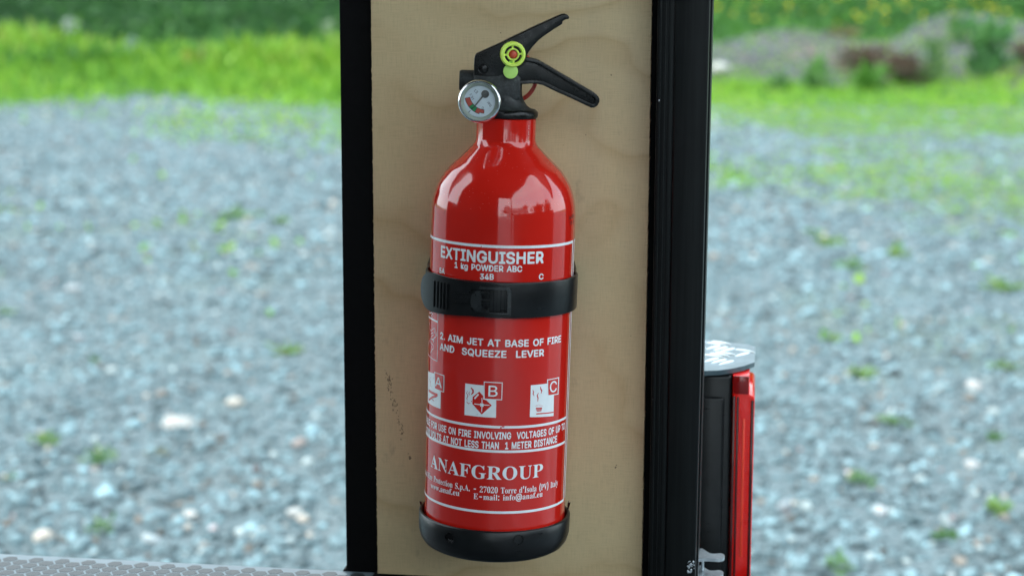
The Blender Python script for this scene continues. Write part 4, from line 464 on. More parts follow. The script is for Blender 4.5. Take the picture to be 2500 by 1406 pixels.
  'sS': '390|338,456 335,462 326,464 307,446 296,444 220,464 156,464 120,452 96,438 69,406 54,372 50,336 53,302 64,272 96,234 126,210 220,163 256,139 272,116 278,96 278,76 271,56 258,36 230,20 190,14 146,25 114,46 96,70 79,102 63,152 60,156 50,159 46,156 43,146 43,2 46,-8 60,-8 70,6 80,12 170,-11 210,-11 240,-6 296,15 320,34 342,62 358,106 358,156 346,196 336,213 300,248 149,326 129,346 120,376 125,406 154,436 176,444 216,443 252,426 288,392 307,362 320,326 330,320 336,322 338,332|4,5,6 4,6,7 1,2,3 0,1,3 63,0,3 4,7,55 55,7,8 63,3,4 63,4,58 58,4,57 57,4,56 56,4,55 54,55,8 54,8,9 53,54,9 52,53,9 52,9,10 63,58,59 51,52,10 51,10,11 63,59,60 50,51,11 50,11,12 62,63,60 62,60,61 49,50,12 49,12,13 49,13,14 48,49,14 48,14,15 47,48,15 47,15,16 46,47,16 46,16,17 30,31,32 45,46,17 29,30,32 29,32,33 28,29,33 28,33,34 45,17,18 45,18,19 44,45,19 27,28,34 44,19,20 44,20,21 26,27,34 43,44,21 43,21,22 25,26,38 38,26,34 43,22,23 42,43,23 24,25,38 42,23,24 41,42,24 41,24,38 41,38,39 37,38,34 36,37,34 36,34,35 40,41,39',
  'sT': '423|411,448 408,452 398,455 24,455 14,452 11,332 14,323 18,320 28,323 37,358 52,388 74,410 98,424 118,430 148,433 155,428 156,62 149,42 141,32 124,21 98,18 93,12 94,2 314,0 324,3 324,12 318,18 294,21 274,36 267,48 261,82 262,428 268,433 288,430 318,424 338,415 374,382 393,322 404,316 408,318 411,328|1,2,3 1,3,4 0,1,4 0,4,14 14,4,13 13,4,12 12,4,11 11,4,10 10,4,5 40,0,36 36,0,35 35,0,34 34,0,33 33,0,32 32,0,14 31,32,14 31,14,15 30,31,15 30,15,16 9,10,5 40,36,37 8,9,5 8,5,6 39,40,37 7,8,6 39,37,38 29,30,16 29,16,17 28,29,17 28,17,18 27,28,18 27,18,19 26,27,19 26,19,20 25,26,20 25,20,21 24,25,21 24,21,22 23,24,22',
  'sU': '492|475,450 472,454 462,457 342,457 332,454 330,444 333,440 368,430 385,414 390,404 390,140 378,84 365,64 342,42 328,33 262,22 222,34 205,50 191,74 180,120 180,394 192,424 212,436 237,440 240,444 238,454 228,457 28,457 18,454 15,444 18,440 38,436 58,426 70,404 75,374 75,114 92,60 118,27 148,6 188,-7 228,-13 262,-13 302,-8 338,3 364,20 385,40 403,70 420,124 420,370 425,404 436,424 472,440|1,2,3 1,3,4 25,26,27 25,27,28 0,1,4 0,4,5 24,25,28 24,28,29 51,0,5 51,5,6 23,24,29 23,29,30 50,51,6 50,6,7 22,23,30 22,30,31 21,22,31 21,31,32 50,7,8 21,32,33 49,50,8 20,21,33 49,8,9 48,49,9 48,9,10 20,33,34 19,20,34 19,34,35 47,48,10 47,10,11 46,47,11 18,19,35 18,35,36 46,11,12 17,18,36 45,46,12 45,12,13 17,36,37 16,17,37 45,13,14 44,45,14 15,16,37 44,14,15 15,37,38 44,15,38 43,44,38 43,38,39 42,43,39 42,39,40 41,42,40',
  'sV': '428|441,450 438,454 428,457 314,457 304,454 301,444 304,440 328,436 348,426 356,404 350,380 280,194 267,164 258,153 250,164 232,204 162,374 152,410 164,431 178,437 208,440 211,444 208,454 198,457 -2,457 -12,454 -12,440 8,431 26,414 45,380 197,20 214,-10 228,-10 240,10 387,394 404,422 418,433 438,440|1,2,3 1,3,4 22,23,24 22,24,25 0,1,4 0,4,5 21,22,25 21,25,26 37,0,5 37,5,6 20,21,26 20,26,27 36,37,6 36,6,7 19,20,27 18,19,27 36,7,8 35,36,8 18,27,28 17,18,28 35,8,9 34,35,9 17,28,29 16,17,29 34,9,10 33,34,10 33,10,11 16,29,30 15,16,30 14,15,30 33,11,12 33,12,13 13,14,30 33,13,30 33,30,31 32,33,31',
  'sa': '344|289,248 279,272 258,295 232,309 208,315 178,315 162,320 118,315 98,309 62,290 42,269 35,252 36,218 51,198 82,190 102,197 115,208 122,232 119,248 107,268 106,278 118,291 132,295 168,294 182,285 192,274 200,248 200,198 188,186 142,174 78,144 42,118 26,92 20,68 21,42 35,18 52,2 98,-10 148,1 198,30 208,11 218,1 242,-9 258,-10 288,-3 322,20 327,28 322,37 302,35 295,42 295,202 199,162 198,62 184,48 165,38 142,36 132,42 120,62 120,98 127,122 152,149 192,165|5,6,7 4,5,7 3,4,7 3,7,8 2,3,8 2,8,22 22,8,9 2,22,23 21,22,9 1,2,23 1,23,24 20,21,9 20,9,10 1,24,25 19,20,10 1,25,26 0,1,26 19,10,11 18,19,11 18,11,12 50,0,26 50,26,27 17,18,12 16,17,12 16,12,13 15,16,13 49,50,27 49,27,28 15,13,14 49,28,51 51,28,61 61,28,29 61,29,30 60,61,30 49,51,52 59,60,30 59,30,31 58,59,31 58,31,32 57,58,32 57,32,33 57,33,34 49,52,53 56,57,34 49,53,54 48,49,54 55,56,34 55,34,35 48,54,55 46,47,48 48,55,39 39,55,35 46,48,39 46,39,40 38,39,35 45,46,40 44,45,40 38,35,36 44,40,41 38,36,37 44,41,42 43,44,42',
  'sc': '293|273,268 262,285 234,308 192,320 162,320 132,314 92,294 52,254 35,228 25,198 19,168 19,128 40,62 66,28 85,12 136,-10 196,-5 246,21 279,52 281,62 272,68 262,65 246,51 222,40 186,40 162,51 133,82 120,112 114,148 114,228 122,255 130,272 142,285 166,295 188,292 198,272 196,252 201,228 212,212 226,205 252,206 269,218 277,242|2,3,4 2,4,5 2,5,6 1,2,33 33,2,6 1,33,34 32,33,6 32,6,7 1,34,35 0,1,35 31,32,7 0,35,36 30,31,7 42,0,36 29,30,7 29,7,8 42,36,37 41,42,37 41,37,38 28,29,8 28,8,9 40,41,38 40,38,39 28,9,10 28,10,11 27,28,11 27,11,12 26,27,12 25,26,12 19,20,21 19,21,22 18,19,22 25,12,13 17,18,22 17,22,23 24,25,13 17,23,24 17,24,13 17,13,14 16,17,14 16,14,15',
  'sd': '370|319,448 316,452 306,455 177,452 177,442 208,432 223,412 222,288 216,286 196,304 176,314 146,318 122,315 96,306 72,290 40,248 25,208 19,178 19,122 24,98 35,68 56,31 72,15 96,-1 122,-10 156,-9 176,-3 216,29 222,28 225,-2 232,-8 286,5 352,13 352,27 332,35 319,58 223,242 223,72 212,51 196,36 182,30 156,31 142,41 131,58 119,102 119,202 125,232 139,262 152,274 166,280 182,280 203,272 216,259|1,2,3 0,1,3 0,3,4 35,0,6 6,0,5 5,0,4 35,6,7 10,11,12 10,12,13 9,10,13 9,13,14 8,9,14 8,14,49 49,14,15 35,7,8 35,8,52 52,8,51 51,8,50 50,8,49 48,49,15 47,48,15 46,47,15 35,52,36 46,15,16 35,36,37 45,46,16 45,16,17 44,45,17 44,17,18 44,18,19 43,44,19 43,19,20 35,37,38 43,20,21 34,35,38 42,43,21 34,38,39 41,42,21 34,39,40 33,34,40 40,41,21 40,21,22 33,40,27 27,40,22 33,27,28 26,27,22 33,28,29 32,33,29 26,22,23 31,32,29 30,31,29 26,23,24 25,26,24',
  'se': '301|278,222 267,252 254,272 228,298 196,314 156,319 126,315 106,309 82,295 50,262 30,222 19,182 19,128 25,98 40,62 59,32 75,18 102,1 142,-10 196,-4 248,28 278,62 281,72 278,78 272,81 266,80 246,61 216,45 186,45 162,54 146,66 125,102 119,158 122,162 132,165 276,165 282,168 284,178 198,262 199,202 196,192 126,190 116,193 114,202 119,218 120,252 140,288 156,295 176,293 192,279|4,5,6 4,6,7 3,4,7 3,7,8 2,3,48 48,3,47 47,3,8 47,8,9 46,47,9 2,48,49 45,46,9 2,49,38 1,2,38 1,38,39 45,9,10 0,1,39 44,45,10 37,0,39 44,10,11 43,44,11 37,39,40 42,43,11 41,42,11 37,40,41 37,41,11 37,11,34 34,11,33 33,11,12 36,37,34 35,36,34 32,33,12 31,32,12 31,12,13 30,31,13 30,13,14 23,24,25 23,25,26 22,23,26 21,22,26 29,30,14 20,21,26 29,14,15 20,26,27 28,29,15 20,27,28 20,28,15 20,15,16 19,20,16 19,16,17 19,17,18',
  'sf': '214|259,422 248,440 228,453 192,465 162,465 128,459 102,449 82,434 67,412 55,382 50,318 42,310 22,310 15,302 18,278 42,275 48,272 50,262 50,38 42,25 18,12 18,2 188,0 198,4 197,12 158,27 150,42 150,268 158,275 198,275 202,278 205,288 202,308 158,310 150,318 150,422 162,438 182,443 192,438 195,428 185,402 187,378 202,361 222,355 242,361 258,378 263,398|3,4,5 2,3,5 2,5,6 1,2,6 1,6,37 37,6,7 1,37,38 36,37,7 0,1,38 35,36,7 0,38,39 35,7,8 0,39,40 46,0,40 34,35,8 34,8,9 46,40,41 45,46,41 34,9,10 44,45,41 44,41,42 43,44,42 33,34,10 33,10,11 32,33,11 32,11,12 32,12,13 31,32,13 31,13,14 30,31,14 29,30,14 29,14,15 28,29,15 27,28,15 27,15,16 27,16,17 26,27,17 26,17,18 25,26,18 25,18,19 24,25,19 24,19,20 23,24,20 23,20,21 22,23,21',
  'si': '198|148,302 145,308 136,310 36,310 26,308 23,302 26,295 46,284 53,262 53,48 46,26 21,12 19,8 26,0 166,0 175,2 177,8 172,18 156,26 148,42 151,418 144,438 136,450 100,464 80,459 63,448 54,432 51,412 54,392 63,378 80,366 100,363 120,366 138,378 147,392|1,2,3 1,3,4 0,1,4 0,4,5 19,0,7 7,0,5 7,5,6 19,7,8 19,8,9 19,9,10 18,19,10 18,10,11 17,18,11 16,17,11 16,11,12 15,16,12 15,12,13 14,15,13 22,23,24 22,24,25 21,22,25 21,25,26 20,21,26 20,26,27 34,20,27 34,27,28 33,34,28 33,28,29 32,33,29 32,29,30 31,32,30',
  'sl': '199|148,448 145,452 136,455 30,455 21,452 19,448 21,442 46,429 53,408 53,48 46,26 21,12 19,8 26,0 166,0 175,2 177,8 172,18 156,26 148,42|1,2,3 1,3,4 0,1,4 0,4,5 19,0,8 8,0,7 7,0,5 7,5,6 19,8,9 19,9,10 18,19,10 18,10,11 17,18,11 16,17,11 16,11,12 15,16,12 15,12,13 14,15,13',
  'sm': '554|497,258 490,274 467,302 456,309 416,317 386,314 366,304 346,290 326,267 320,265 296,300 266,315 236,317 210,314 180,299 156,276 150,278 148,302 140,310 21,308 21,298 46,284 53,262 53,52 46,28 21,12 20,4 30,0 166,0 176,4 175,12 156,25 148,38 148,232 160,252 174,262 186,269 200,270 210,269 226,259 233,222 233,48 226,26 201,12 200,4 210,0 355,2 355,12 330,26 323,48 323,232 328,242 350,264 366,270 380,270 390,268 398,262 407,248 408,238 408,38 400,25 381,12 380,4 390,0 535,2 535,12 510,26 503,48 503,222|3,4,5 11,12,13 10,11,13 3,5,6 10,13,14 17,18,19 2,3,6 17,19,20 2,6,7 1,2,7 16,17,20 9,10,14 9,14,15 16,20,21 1,7,53 53,7,8 16,21,22 15,16,22 9,15,37 37,15,22 0,1,54 54,1,53 0,54,55 9,37,38 36,37,22 52,53,8 9,38,39 35,36,22 0,55,56 52,8,9 52,9,39 51,52,39 0,56,57 34,35,22 34,22,33 33,22,23 51,39,40 68,0,57 68,57,58 50,51,40 68,58,59 49,50,40 32,33,23 67,68,59 49,40,41 32,23,24 66,67,59 48,49,41 48,41,42 66,59,60 31,32,24 31,24,25 65,66,60 47,48,42 47,42,43 65,60,61 30,31,25 64,65,61 64,61,62 46,47,43 46,43,44 29,30,25 29,25,26 29,26,27 64,62,63 46,44,45 28,29,27',
  'sn': '381|322,268 313,282 287,308 246,316 210,314 180,299 156,276 150,278 148,302 140,310 21,308 21,298 46,282 53,258 53,48 46,26 21,12 21,2 166,0 176,4 175,12 156,26 148,42 148,232 153,242 169,258 200,270 216,268 223,262 232,248 233,238 233,38 226,25 206,12 206,4 216,0 360,2 360,12 335,32 328,58 328,228|2,3,4 2,4,5 8,9,10 1,2,5 8,10,11 7,8,11 1,5,6 7,11,12 0,1,6 7,12,13 6,7,13 0,6,26 26,6,13 0,26,27 25,26,13 0,27,28 40,0,28 40,28,29 24,25,13 24,13,14 40,29,30 23,24,14 40,30,31 22,23,14 39,40,31 38,39,31 22,14,15 21,22,15 38,31,32 37,38,32 21,15,16 20,21,16 37,32,33 36,37,33 36,33,34 19,20,16 19,16,17 36,34,35 18,19,17',
  'so': '336|308,218 284,262 253,292 222,309 166,319 112,309 92,299 64,278 45,252 30,222 19,178 19,128 30,88 45,58 59,38 82,16 122,-4 146,-10 192,-10 216,-4 246,11 268,28 286,51 308,92 318,152 207,272 219,212 219,82 213,52 204,32 192,19 166,10 136,26 124,52 119,82 119,232 125,262 135,282 146,293 166,300 176,299 192,290|3,4,5 2,3,5 2,5,39 39,5,6 2,39,40 38,39,6 38,6,7 2,40,41 37,38,7 1,2,41 1,41,25 36,37,7 36,7,8 1,25,26 0,1,26 35,36,8 35,8,9 34,35,9 34,9,10 24,0,26 24,26,27 34,10,11 23,24,27 34,11,12 22,23,27 34,12,13 22,27,28 33,34,13 33,13,14 22,28,29 32,33,14 21,22,29 32,14,15 21,29,30 20,21,30 31,32,15 20,30,31 31,15,16 19,20,31 19,31,16 18,19,16 18,16,17',
  'sp': '371|341,224 317,274 291,298 260,315 234,319 200,315 173,298 150,273 144,273 142,304 134,311 20,308 20,298 46,284 52,264 52,-96 41,-116 20,-126 20,-136 30,-139 194,-136 194,-126 164,-115 153,-102 147,-72 149,24 154,25 190,-2 214,-9 244,-9 284,7 314,36 336,74 347,114 347,144 351,158 241,248 252,194 252,114 246,78 230,43 210,31 184,31 162,44 147,74 148,234 164,261 190,276 220,274 232,264|3,4,5 2,3,5 2,5,6 9,10,11 9,11,12 8,9,12 1,2,6 1,6,47 47,6,7 8,12,13 8,13,14 1,47,48 46,47,7 1,48,49 0,1,49 46,7,8 46,8,14 0,49,36 46,14,45 45,14,15 0,36,37 44,45,15 35,0,37 35,37,38 34,35,38 33,34,38 32,33,38 32,38,39 32,39,40 31,32,40 43,44,15 42,43,26 26,43,25 25,43,15 31,40,41 30,31,41 30,41,42 30,42,26 30,26,27 24,25,15 29,30,27 29,27,28 23,24,15 23,15,16 22,23,16 21,22,16 21,16,17 20,21,17 20,17,18 19,20,18',
  'sr': '287|287,282 276,302 266,310 236,319 210,314 190,304 156,270 150,270 148,302 140,310 36,310 26,307 23,298 46,284 53,268 53,52 46,28 21,12 21,2 30,0 195,2 195,12 160,25 148,48 148,192 154,228 176,255 190,260 200,255 230,227 246,222 266,226 276,232 286,248|2,3,4 2,4,5 1,2,5 9,10,11 8,9,11 8,11,12 1,5,6 0,1,6 7,8,12 7,12,13 7,13,14 33,0,6 33,6,7 33,7,27 27,7,14 27,14,26 26,14,25 25,14,15 33,27,28 33,28,29 32,33,29 31,32,29 24,25,15 31,29,30 23,24,15 23,15,16 22,23,16 22,16,17 21,22,17 20,21,17 20,17,18 19,20,18',
  'ss': '288|246,312 243,318 234,318 218,307 208,305 154,320 108,315 67,292 48,269 36,218 42,192 52,172 74,150 94,136 175,92 189,72 191,52 187,38 178,26 154,15 124,16 102,28 76,52 54,102 44,105 38,102 36,92 36,2 39,-8 48,-8 58,3 74,9 138,-10 168,-10 194,-4 214,6 240,32 256,72 256,118 249,138 236,158 218,174 124,225 108,242 106,262 112,282 124,291 138,295 168,294 188,284 204,270 228,223 238,220 244,223 246,232|4,5,6 1,2,3 0,1,3 4,6,7 54,0,3 54,3,4 54,4,49 49,4,48 48,4,47 47,4,7 46,47,7 46,7,8 45,46,8 54,49,50 44,45,8 54,50,51 44,8,9 43,44,9 42,43,9 53,54,51 41,42,9 52,53,51 41,9,10 41,10,11 40,41,11 40,11,12 39,40,12 39,12,13 38,39,13 38,13,14 37,38,14 23,24,25 22,23,25 22,25,26 37,14,15 22,26,27 36,37,15 36,15,16 36,16,17 21,22,27 36,17,18 35,36,18 20,21,31 31,21,27 35,18,19 19,20,31 35,19,31 35,31,32 30,31,27 34,35,32 29,30,27 29,27,28 33,34,32',
  'st': '228|210,304 202,311 158,311 148,314 145,418 138,425 125,418 85,364 22,298 23,284 42,281 50,274 50,44 61,18 82,-2 108,-9 158,-3 178,7 195,24 218,58 217,68 208,72 179,44 162,41 151,48 145,68 145,274 152,281 202,281 210,288|4,5,6 3,4,6 3,6,7 3,7,8 2,3,8 1,2,8 0,1,8 29,0,8 29,8,9 28,29,9 28,9,10 27,28,10 26,27,10 26,10,11 25,26,11 25,11,12 20,21,22 19,20,22 24,25,12 18,19,22 23,24,12 18,22,23 23,12,13 18,23,13 17,18,13 17,13,14 16,17,14 16,14,15',
  'su': '375|326,302 323,308 314,310 204,310 194,306 194,298 218,285 226,272 226,68 221,58 208,46 174,35 151,48 141,68 138,307 128,310 14,308 14,298 38,284 46,262 46,72 57,32 78,5 114,-10 148,-10 184,2 218,29 224,29 227,-2 234,-8 314,10 348,10 358,16 358,28 334,37 326,52|1,2,3 1,3,4 14,15,16 0,1,4 14,16,17 13,14,18 18,14,17 0,4,5 35,0,7 7,0,6 6,0,5 13,18,19 35,7,8 13,19,20 13,20,21 35,8,9 12,13,21 35,9,10 34,35,10 11,12,21 34,10,11 33,34,11 33,11,21 33,21,26 26,21,22 33,26,27 25,26,22 33,27,28 32,33,28 31,32,30 30,32,28 29,30,28 25,22,23 24,25,23',
  'sw': '435|443,302 441,308 432,310 366,310 356,306 357,298 381,288 386,278 378,242 348,168 336,151 331,158 320,188 297,272 302,284 322,298 321,308 312,310 172,308 172,298 193,282 203,262 209,238 193,188 175,148 166,137 161,142 114,272 116,284 136,298 136,308 2,310 -8,308 -10,302 -8,296 8,282 23,252 110,18 122,-7 132,-10 142,-4 148,8 210,168 222,186 226,183 233,168 285,2 296,-9 306,-4 415,268 424,282|1,2,3 1,3,4 16,17,18 30,31,32 0,1,4 15,16,18 15,18,19 29,30,32 29,32,33 0,4,5 50,0,5 29,33,34 50,5,6 14,15,19 14,19,20 28,29,34 28,34,35 50,6,7 13,14,20 27,28,35 49,50,7 13,20,21 27,35,36 49,7,8 12,13,21 26,27,36 48,49,8 12,21,22 26,36,37 48,8,9 12,22,23 11,12,43 43,12,23 43,23,24 11,43,44 42,43,24 11,44,45 48,9,10 11,45,46 41,42,24 10,11,46 48,10,46 41,24,25 25,26,37 41,25,37 41,37,38 40,41,38 48,46,47 39,40,38',
  'sy': '300|298,302 295,308 286,310 216,310 206,306 206,298 236,284 238,262 197,148 186,129 180,132 169,158 128,272 130,282 134,288 160,298 160,308 6,310 -4,306 -4,298 16,285 32,262 132,18 138,-8 137,-22 122,-62 108,-82 90,-96 76,-92 72,-62 60,-46 46,-40 30,-40 8,-52 -6,-72 -7,-92 4,-118 16,-129 40,-140 76,-139 90,-133 110,-120 132,-92 162,-28 264,258 276,279 295,292|1,2,3 1,3,4 16,17,18 0,1,4 15,16,18 0,4,5 15,18,19 46,0,5 46,5,6 14,15,19 14,19,20 45,46,6 13,14,20 13,20,21 45,6,7 12,13,21 44,45,7 11,12,21 44,7,8 11,21,22 43,44,8 10,11,22 43,8,9 9,10,22 43,9,22 43,22,23 43,23,24 43,24,25 42,43,25 30,31,32 30,32,33 29,30,33 29,33,34 42,25,26 28,29,34 28,34,35 42,26,27 27,28,35 41,42,27 27,35,36 41,27,36 41,36,37 40,41,37 40,37,38 39,40,38',
}

# ================================================================== the place outside
NP = [(NR.uniform(.5, 3.2), NR.uniform(0, 6.28), NR.uniform(0, 6.28)) for _ in range(10)]
def wob(x, y, f=1.0):
    s = 0
    for k, (q, a, ph) in enumerate(NP):
        s = s + np.sin((x * math.cos(a) + y * math.sin(a)) * q * f * (1 + .35 * k) + ph) / (1 + .5 * k)
    return s / 3.0
def gauss(x, y, cx, cy, sx, sy, h): return h * np.exp(-((x - cx) / sx) ** 2 - ((y - cy) / sy) ** 2)
def ground_z(x, y):
    z = .010 * wob(x, y, 1.6) + .006 * wob(y, x, 4.5)
    return z + np.clip((y - 17.5) / 20, 0, 1) ** 1.3 * .5
def grass_edge(x):
    """distance at which the gravel gives way to grass"""
    return np.where(x < 0, 14.3, 12.3) + 1.5 * wob(x, x * .3, 1.6) - np.clip(x - 1.5, 0, 3) * .15
def green_amount(x, y):
    e = grass_edge(x); t = np.clip((y - e + 3.4 + 1.2 * wob(y, x, 2.6)) / 4.6, 0, 1) ** 1.7
    patch = np.clip((wob(x + 3, y, 1.9) + .5 * wob(x, y + 9, 5) - np.where(x > .8, -.18, .35)) * 1.5, 0, 1) * np.clip((y - 3.0) / 5.5, 0, 1) * np.where(x > .8, .8, .5)
    return np.clip(t * (.75 + .45 * wob(x, y, 3)) + patch, 0, 1)

def ax(lo, hi, step, far):
    a = np.arange(lo, hi + 1e-6, step); g = step * 1.35 ** np.arange(1, 40); up = hi + np.cumsum(g); dn = lo - np.cumsum(g)
    return np.concatenate([dn[dn > -far][::-1], [], a, up[up < far]]) if True else a
gx = np.concatenate([[-900], ax(-7, 7.5, .10, 800), [900]]); gy = np.concatenate([[-900], ax(1.2, 19, .10, 800), [900]])
X, Y = np.meshgrid(gx, gy); Z = ground_z(X, Y)
nx, ny = len(gx), len(gy)
idx = np.arange(nx * ny).reshape(ny, nx)
quads = np.stack([idx[:-1, :-1], idx[:-1, 1:], idx[1:, 1:], idx[1:, :-1]], -1).reshape(-1, 4)
def np_mesh(name, V, F, mat, parent=None, smooth=True, tint=None, fl=None, fname='green', share=None):
    me = bpy.data.meshes.new(name); k = F.shape[1]
    me.vertices.add(len(V)); me.vertices.foreach_set('co', np.ascontiguousarray(V, dtype=np.float32).ravel())
    me.loops.add(F.size); me.loops.foreach_set('vertex_index', F.astype(np.int32).ravel())
    me.polygons.add(len(F)); me.polygons.foreach_set('loop_start', (np.arange(len(F)) * k).astype(np.int32))
    me.polygons.foreach_set('use_smooth', np.full(len(F), smooth))
    me.update(calc_edges=True)
    if tint is not None:
        tint = tint * .56
        a = me.attributes.new('tint', 'FLOAT_COLOR', 'POINT'); a.data.foreach_set('color', np.c_[tint, np.ones(len(tint))].astype(np.float32).ravel())
    if fl is not None:
        a = me.attributes.new(fname, 'FLOAT', 'POINT'); a.data.foreach_set('value', fl.astype(np.float32).ravel())
    me.materials.append(mat)
    return link(bpy.data.objects.new(name, me), parent)
g = np_mesh('ground', np.c_[X.ravel(), Y.ravel(), Z.ravel()], quads, M_['ground'], fl=green_amount(X, Y).ravel())
tag(g, 'grey gravel yard running back to a green verge', kind='structure')

# two heaps of grey gravel
mx_, my_ = np.meshgrid(np.arange(1.2, 11, .07), np.arange(14.6, 24, .07))
def mound_z(x, y):
    z = gauss(x, y, 4.62, 19.2, .55, 1.2, .27) + gauss(x, y, 5.5, 19.3, 1.15, 1.3, .28) + gauss(x, y, 2.80, 18.6, .70, 1.0, .17) + gauss(x, y, 3.7, 17.9, 2.3, 1.5, .31) + gauss(x, y, 1.9, 18.0, .9, 1.3, .13) + gauss(x, y, 6.5, 18.2, 2, 1.6, .12) + gauss(x, y, 7.5, 19.5, 1.5, 1.6, .35)
    return ground_z(x, y) + z * (1 + .10 * wob(x, y, 3.5)) + .02 * wob(x * 3, y * 3, 2) * np.clip(z * 6, 0, 1) - .03
mz_ = mound_z(mx_, my_)
im = np.arange(mx_.size).reshape(mx_.shape)
mq = np.stack([im[:-1, :-1], im[:-1, 1:], im[1:, 1:], im[1:, :-1]], -1).reshape(-1, 4)
mo = np_mesh('gravel_mound', np.c_[mx_.ravel(), my_.ravel(), mz_.ravel()], mq, M_['mound'])
tag(mo, 'low heaps of grey gravel behind the grass on the right', kind='structure')

def rot_rand(n, rng):
    q = rng.normal(size=(n, 4)); q /= np.linalg.norm(q, axis=1)[:, None]
    a, b, c, d = q.T
    return np.stack([np.stack([1 - 2 * (c * c + d * d), 2 * (b * c - d * a), 2 * (b * d + c * a)], -1),
                     np.stack([2 * (b * c + d * a), 1 - 2 * (b * b + d * d), 2 * (c * d - b * a)], -1),
                     np.stack([2 * (b * d - c * a), 2 * (c * d + b * a), 1 - 2 * (b * b + c * c)], -1)], 1)
def ico(sub):
    bm = bmesh.new(); bmesh.ops.create_icosphere(bm, subdivisions=sub, radius=1)
    V = np.array([v.co for v in bm.verts]); F = np.array([[v.index for v in f.verts] for f in bm.faces]); bm.free(); return V, F
def stones(pos, size, tint, sub, rng):
    V0, F0 = ico(sub); n = len(pos); k = len(V0)
    sc = size[:, None] * rng.uniform(.62, 1.25, (n, 3)) * np.array([1, 1, .8])
    V = V0[None] * (1 + rng.normal(0, .11, (n, k, 1)))
    R = rot_rand(n, rng); V = np.einsum('nij,nkj->nki', R, V * sc[:, None]); V[:, :, 2] *= .75
    V = V + pos[:, None]
    F = F0[None] + (np.arange(n) * k)[:, None, None]
    return V.reshape(-1, 3), F.reshape(-1, 3), np.repeat(tint, k, 0)
def stone_tint(n, rng):
    v = np.exp(rng.normal(math.log(.220), .50, n)); v = np.clip(v, .06, .60)
    t = v[:, None] * np.array([.66, 1.06, 1.18])
    w_ = rng.random(n); warm = w_ < .045; t[warm] = v[warm, None] * np.array([1.12, 1.02, .88])
    pink = (w_ > .07) & (w_ < .075); t[pink] = v[pink, None] * np.array([1.25, 1.0, 1.0])
    pale = w_ > .975; t[pale] = np.array([.50, .60, .60]) * rng.uniform(.8, 1.1, (pale.sum(), 1))
    return np.clip(t, 0, .8)
def scatter(n, y0, y1, rng, p=1.6, marg=.5):
    y = []
    u = rng.random(n); a = 2 - p
    yy = (y0 ** a + u * (y1 ** a - y0 ** a)) ** (1 / a)
    xx = rng.uniform(-1, 1, n) * (.315 * yy + marg)
    return xx, yy
x1, y1 = scatter(38000, 2.3, 6.5, NR, 1.2); s1 = np.clip(np.exp(NR.normal(math.log(.0066), .45, len(x1))), .004, .022)
x2, y2 = scatter(50000, 6.0, 16.5, NR, 1.0); s2 = np.clip(np.exp(NR.normal(math.log(.0102), .42, len(x2))), .006, .024)
keep = NR.random(len(x2)) > green_amount(x2, y2) * .8; x2, y2, s2 = x2[keep], y2[keep], s2[keep]
P1 = np.c_[x1, y1, ground_z(x1, y1) + s1 * .25]; P2 = np.c_[x2, y2, ground_z(x2, y2) + s2 * .25]
near = y1 < 3.35
parts = [stones(P1[near], s1[near], stone_tint(near.sum(), NR), 2, NR), stones(P1[~near], s1[~near], stone_tint((~near).sum(), NR), 1, NR), stones(P2, s2, stone_tint(len(P2), NR), 1, NR)]
off = 0; VV, FF, TT = [], [], []
for V, F, T in parts: VV.append(V); FF.append(F + off); TT.append(T); off += len(V)
o = np_mesh('gravel', np.concatenate(VV), np.concatenate(FF), M_['stone'], tint=np.concatenate(TT))
tag(o, 'loose blue grey and pale gravel covering the yard', kind='stuff')
# gravel on the heaps
mxs = NR.uniform(1.3, 9, 9000); mys = NR.uniform(15.5, 20.5, 9000); zz = mound_z(mxs, mys)
k = (zz - ground_z(mxs, mys)) > .04; mxs, mys, zz = mxs[k], mys[k], zz[k]
V, F, T = stones(np.c_[mxs, mys, zz], NR.uniform(.012, .035, len(mxs)), stone_tint(len(mxs), NR) * np.array([1.06, .92, .84]) * .48, 1, NR)
tag(np_mesh('mound_gravel', V, F, M_['stone'], tint=T), 'loose grey stones lying on the gravel heaps', kind='stuff')

def gpt(px, py):
    d = ray(px, py); t = -CAMZ / d.z; p = CAM + d * t
    return p.x, p.y
BIG = [(438, 1040, 66, (.62, .63, .60), 1.7, 'long pale stone lying highest of the big ones left of the post'),
       (572, 985, 50, (.64, .60, .52), 1.4, 'cream flat stone on the gravel, left opening, above the longest pale stone'),
       (720, 1247, 58, (.60, .62, .60), 1.2, 'large whitish stone on the gravel closest to the left black post'),
       (628, 1297, 40, (.66, .62, .52), 1.1, 'small cream stone just above the floor edge, left opening'),
       (466, 1254, 46, (.68, .69, .66), 1.2, 'bright white stone on dark gravel above the hexagon patterned floor'),
       (730, 1084, 52, (.42, .36, .33), 1.6, 'pinkish stone on the gravel left of the post'),
       (370, 1318, 52, (.48, .56, .58), 1.2, 'bluish pale stone at the floor edge right of a green weed'),
       (180, 710, 40, (.50, .55, .57), 1.3, 'light grey stone furthest left in the middle of the gravel'),
       (2380, 950, 56, (.62, .62, .60), 1.3, 'white stone on the gravel right of the red tail light, nearest the right frame edge'),
       (2150, 1252, 46, (.56, .60, .62), 1.2, 'grey white stone low on the gravel right of the tail light'),
       (2372, 1135, 40, (.60, .62, .62), 1.1, 'small pale stone below the white one at far right'),
       (2112, 610, 34, (.66, .68, .68), 1.1, 'small bright stone among green tufts on the right hand gravel'),
       (1915, 1240, 50, (.38, .44, .47), 1.3, 'blue grey stone just right of the red lens')]
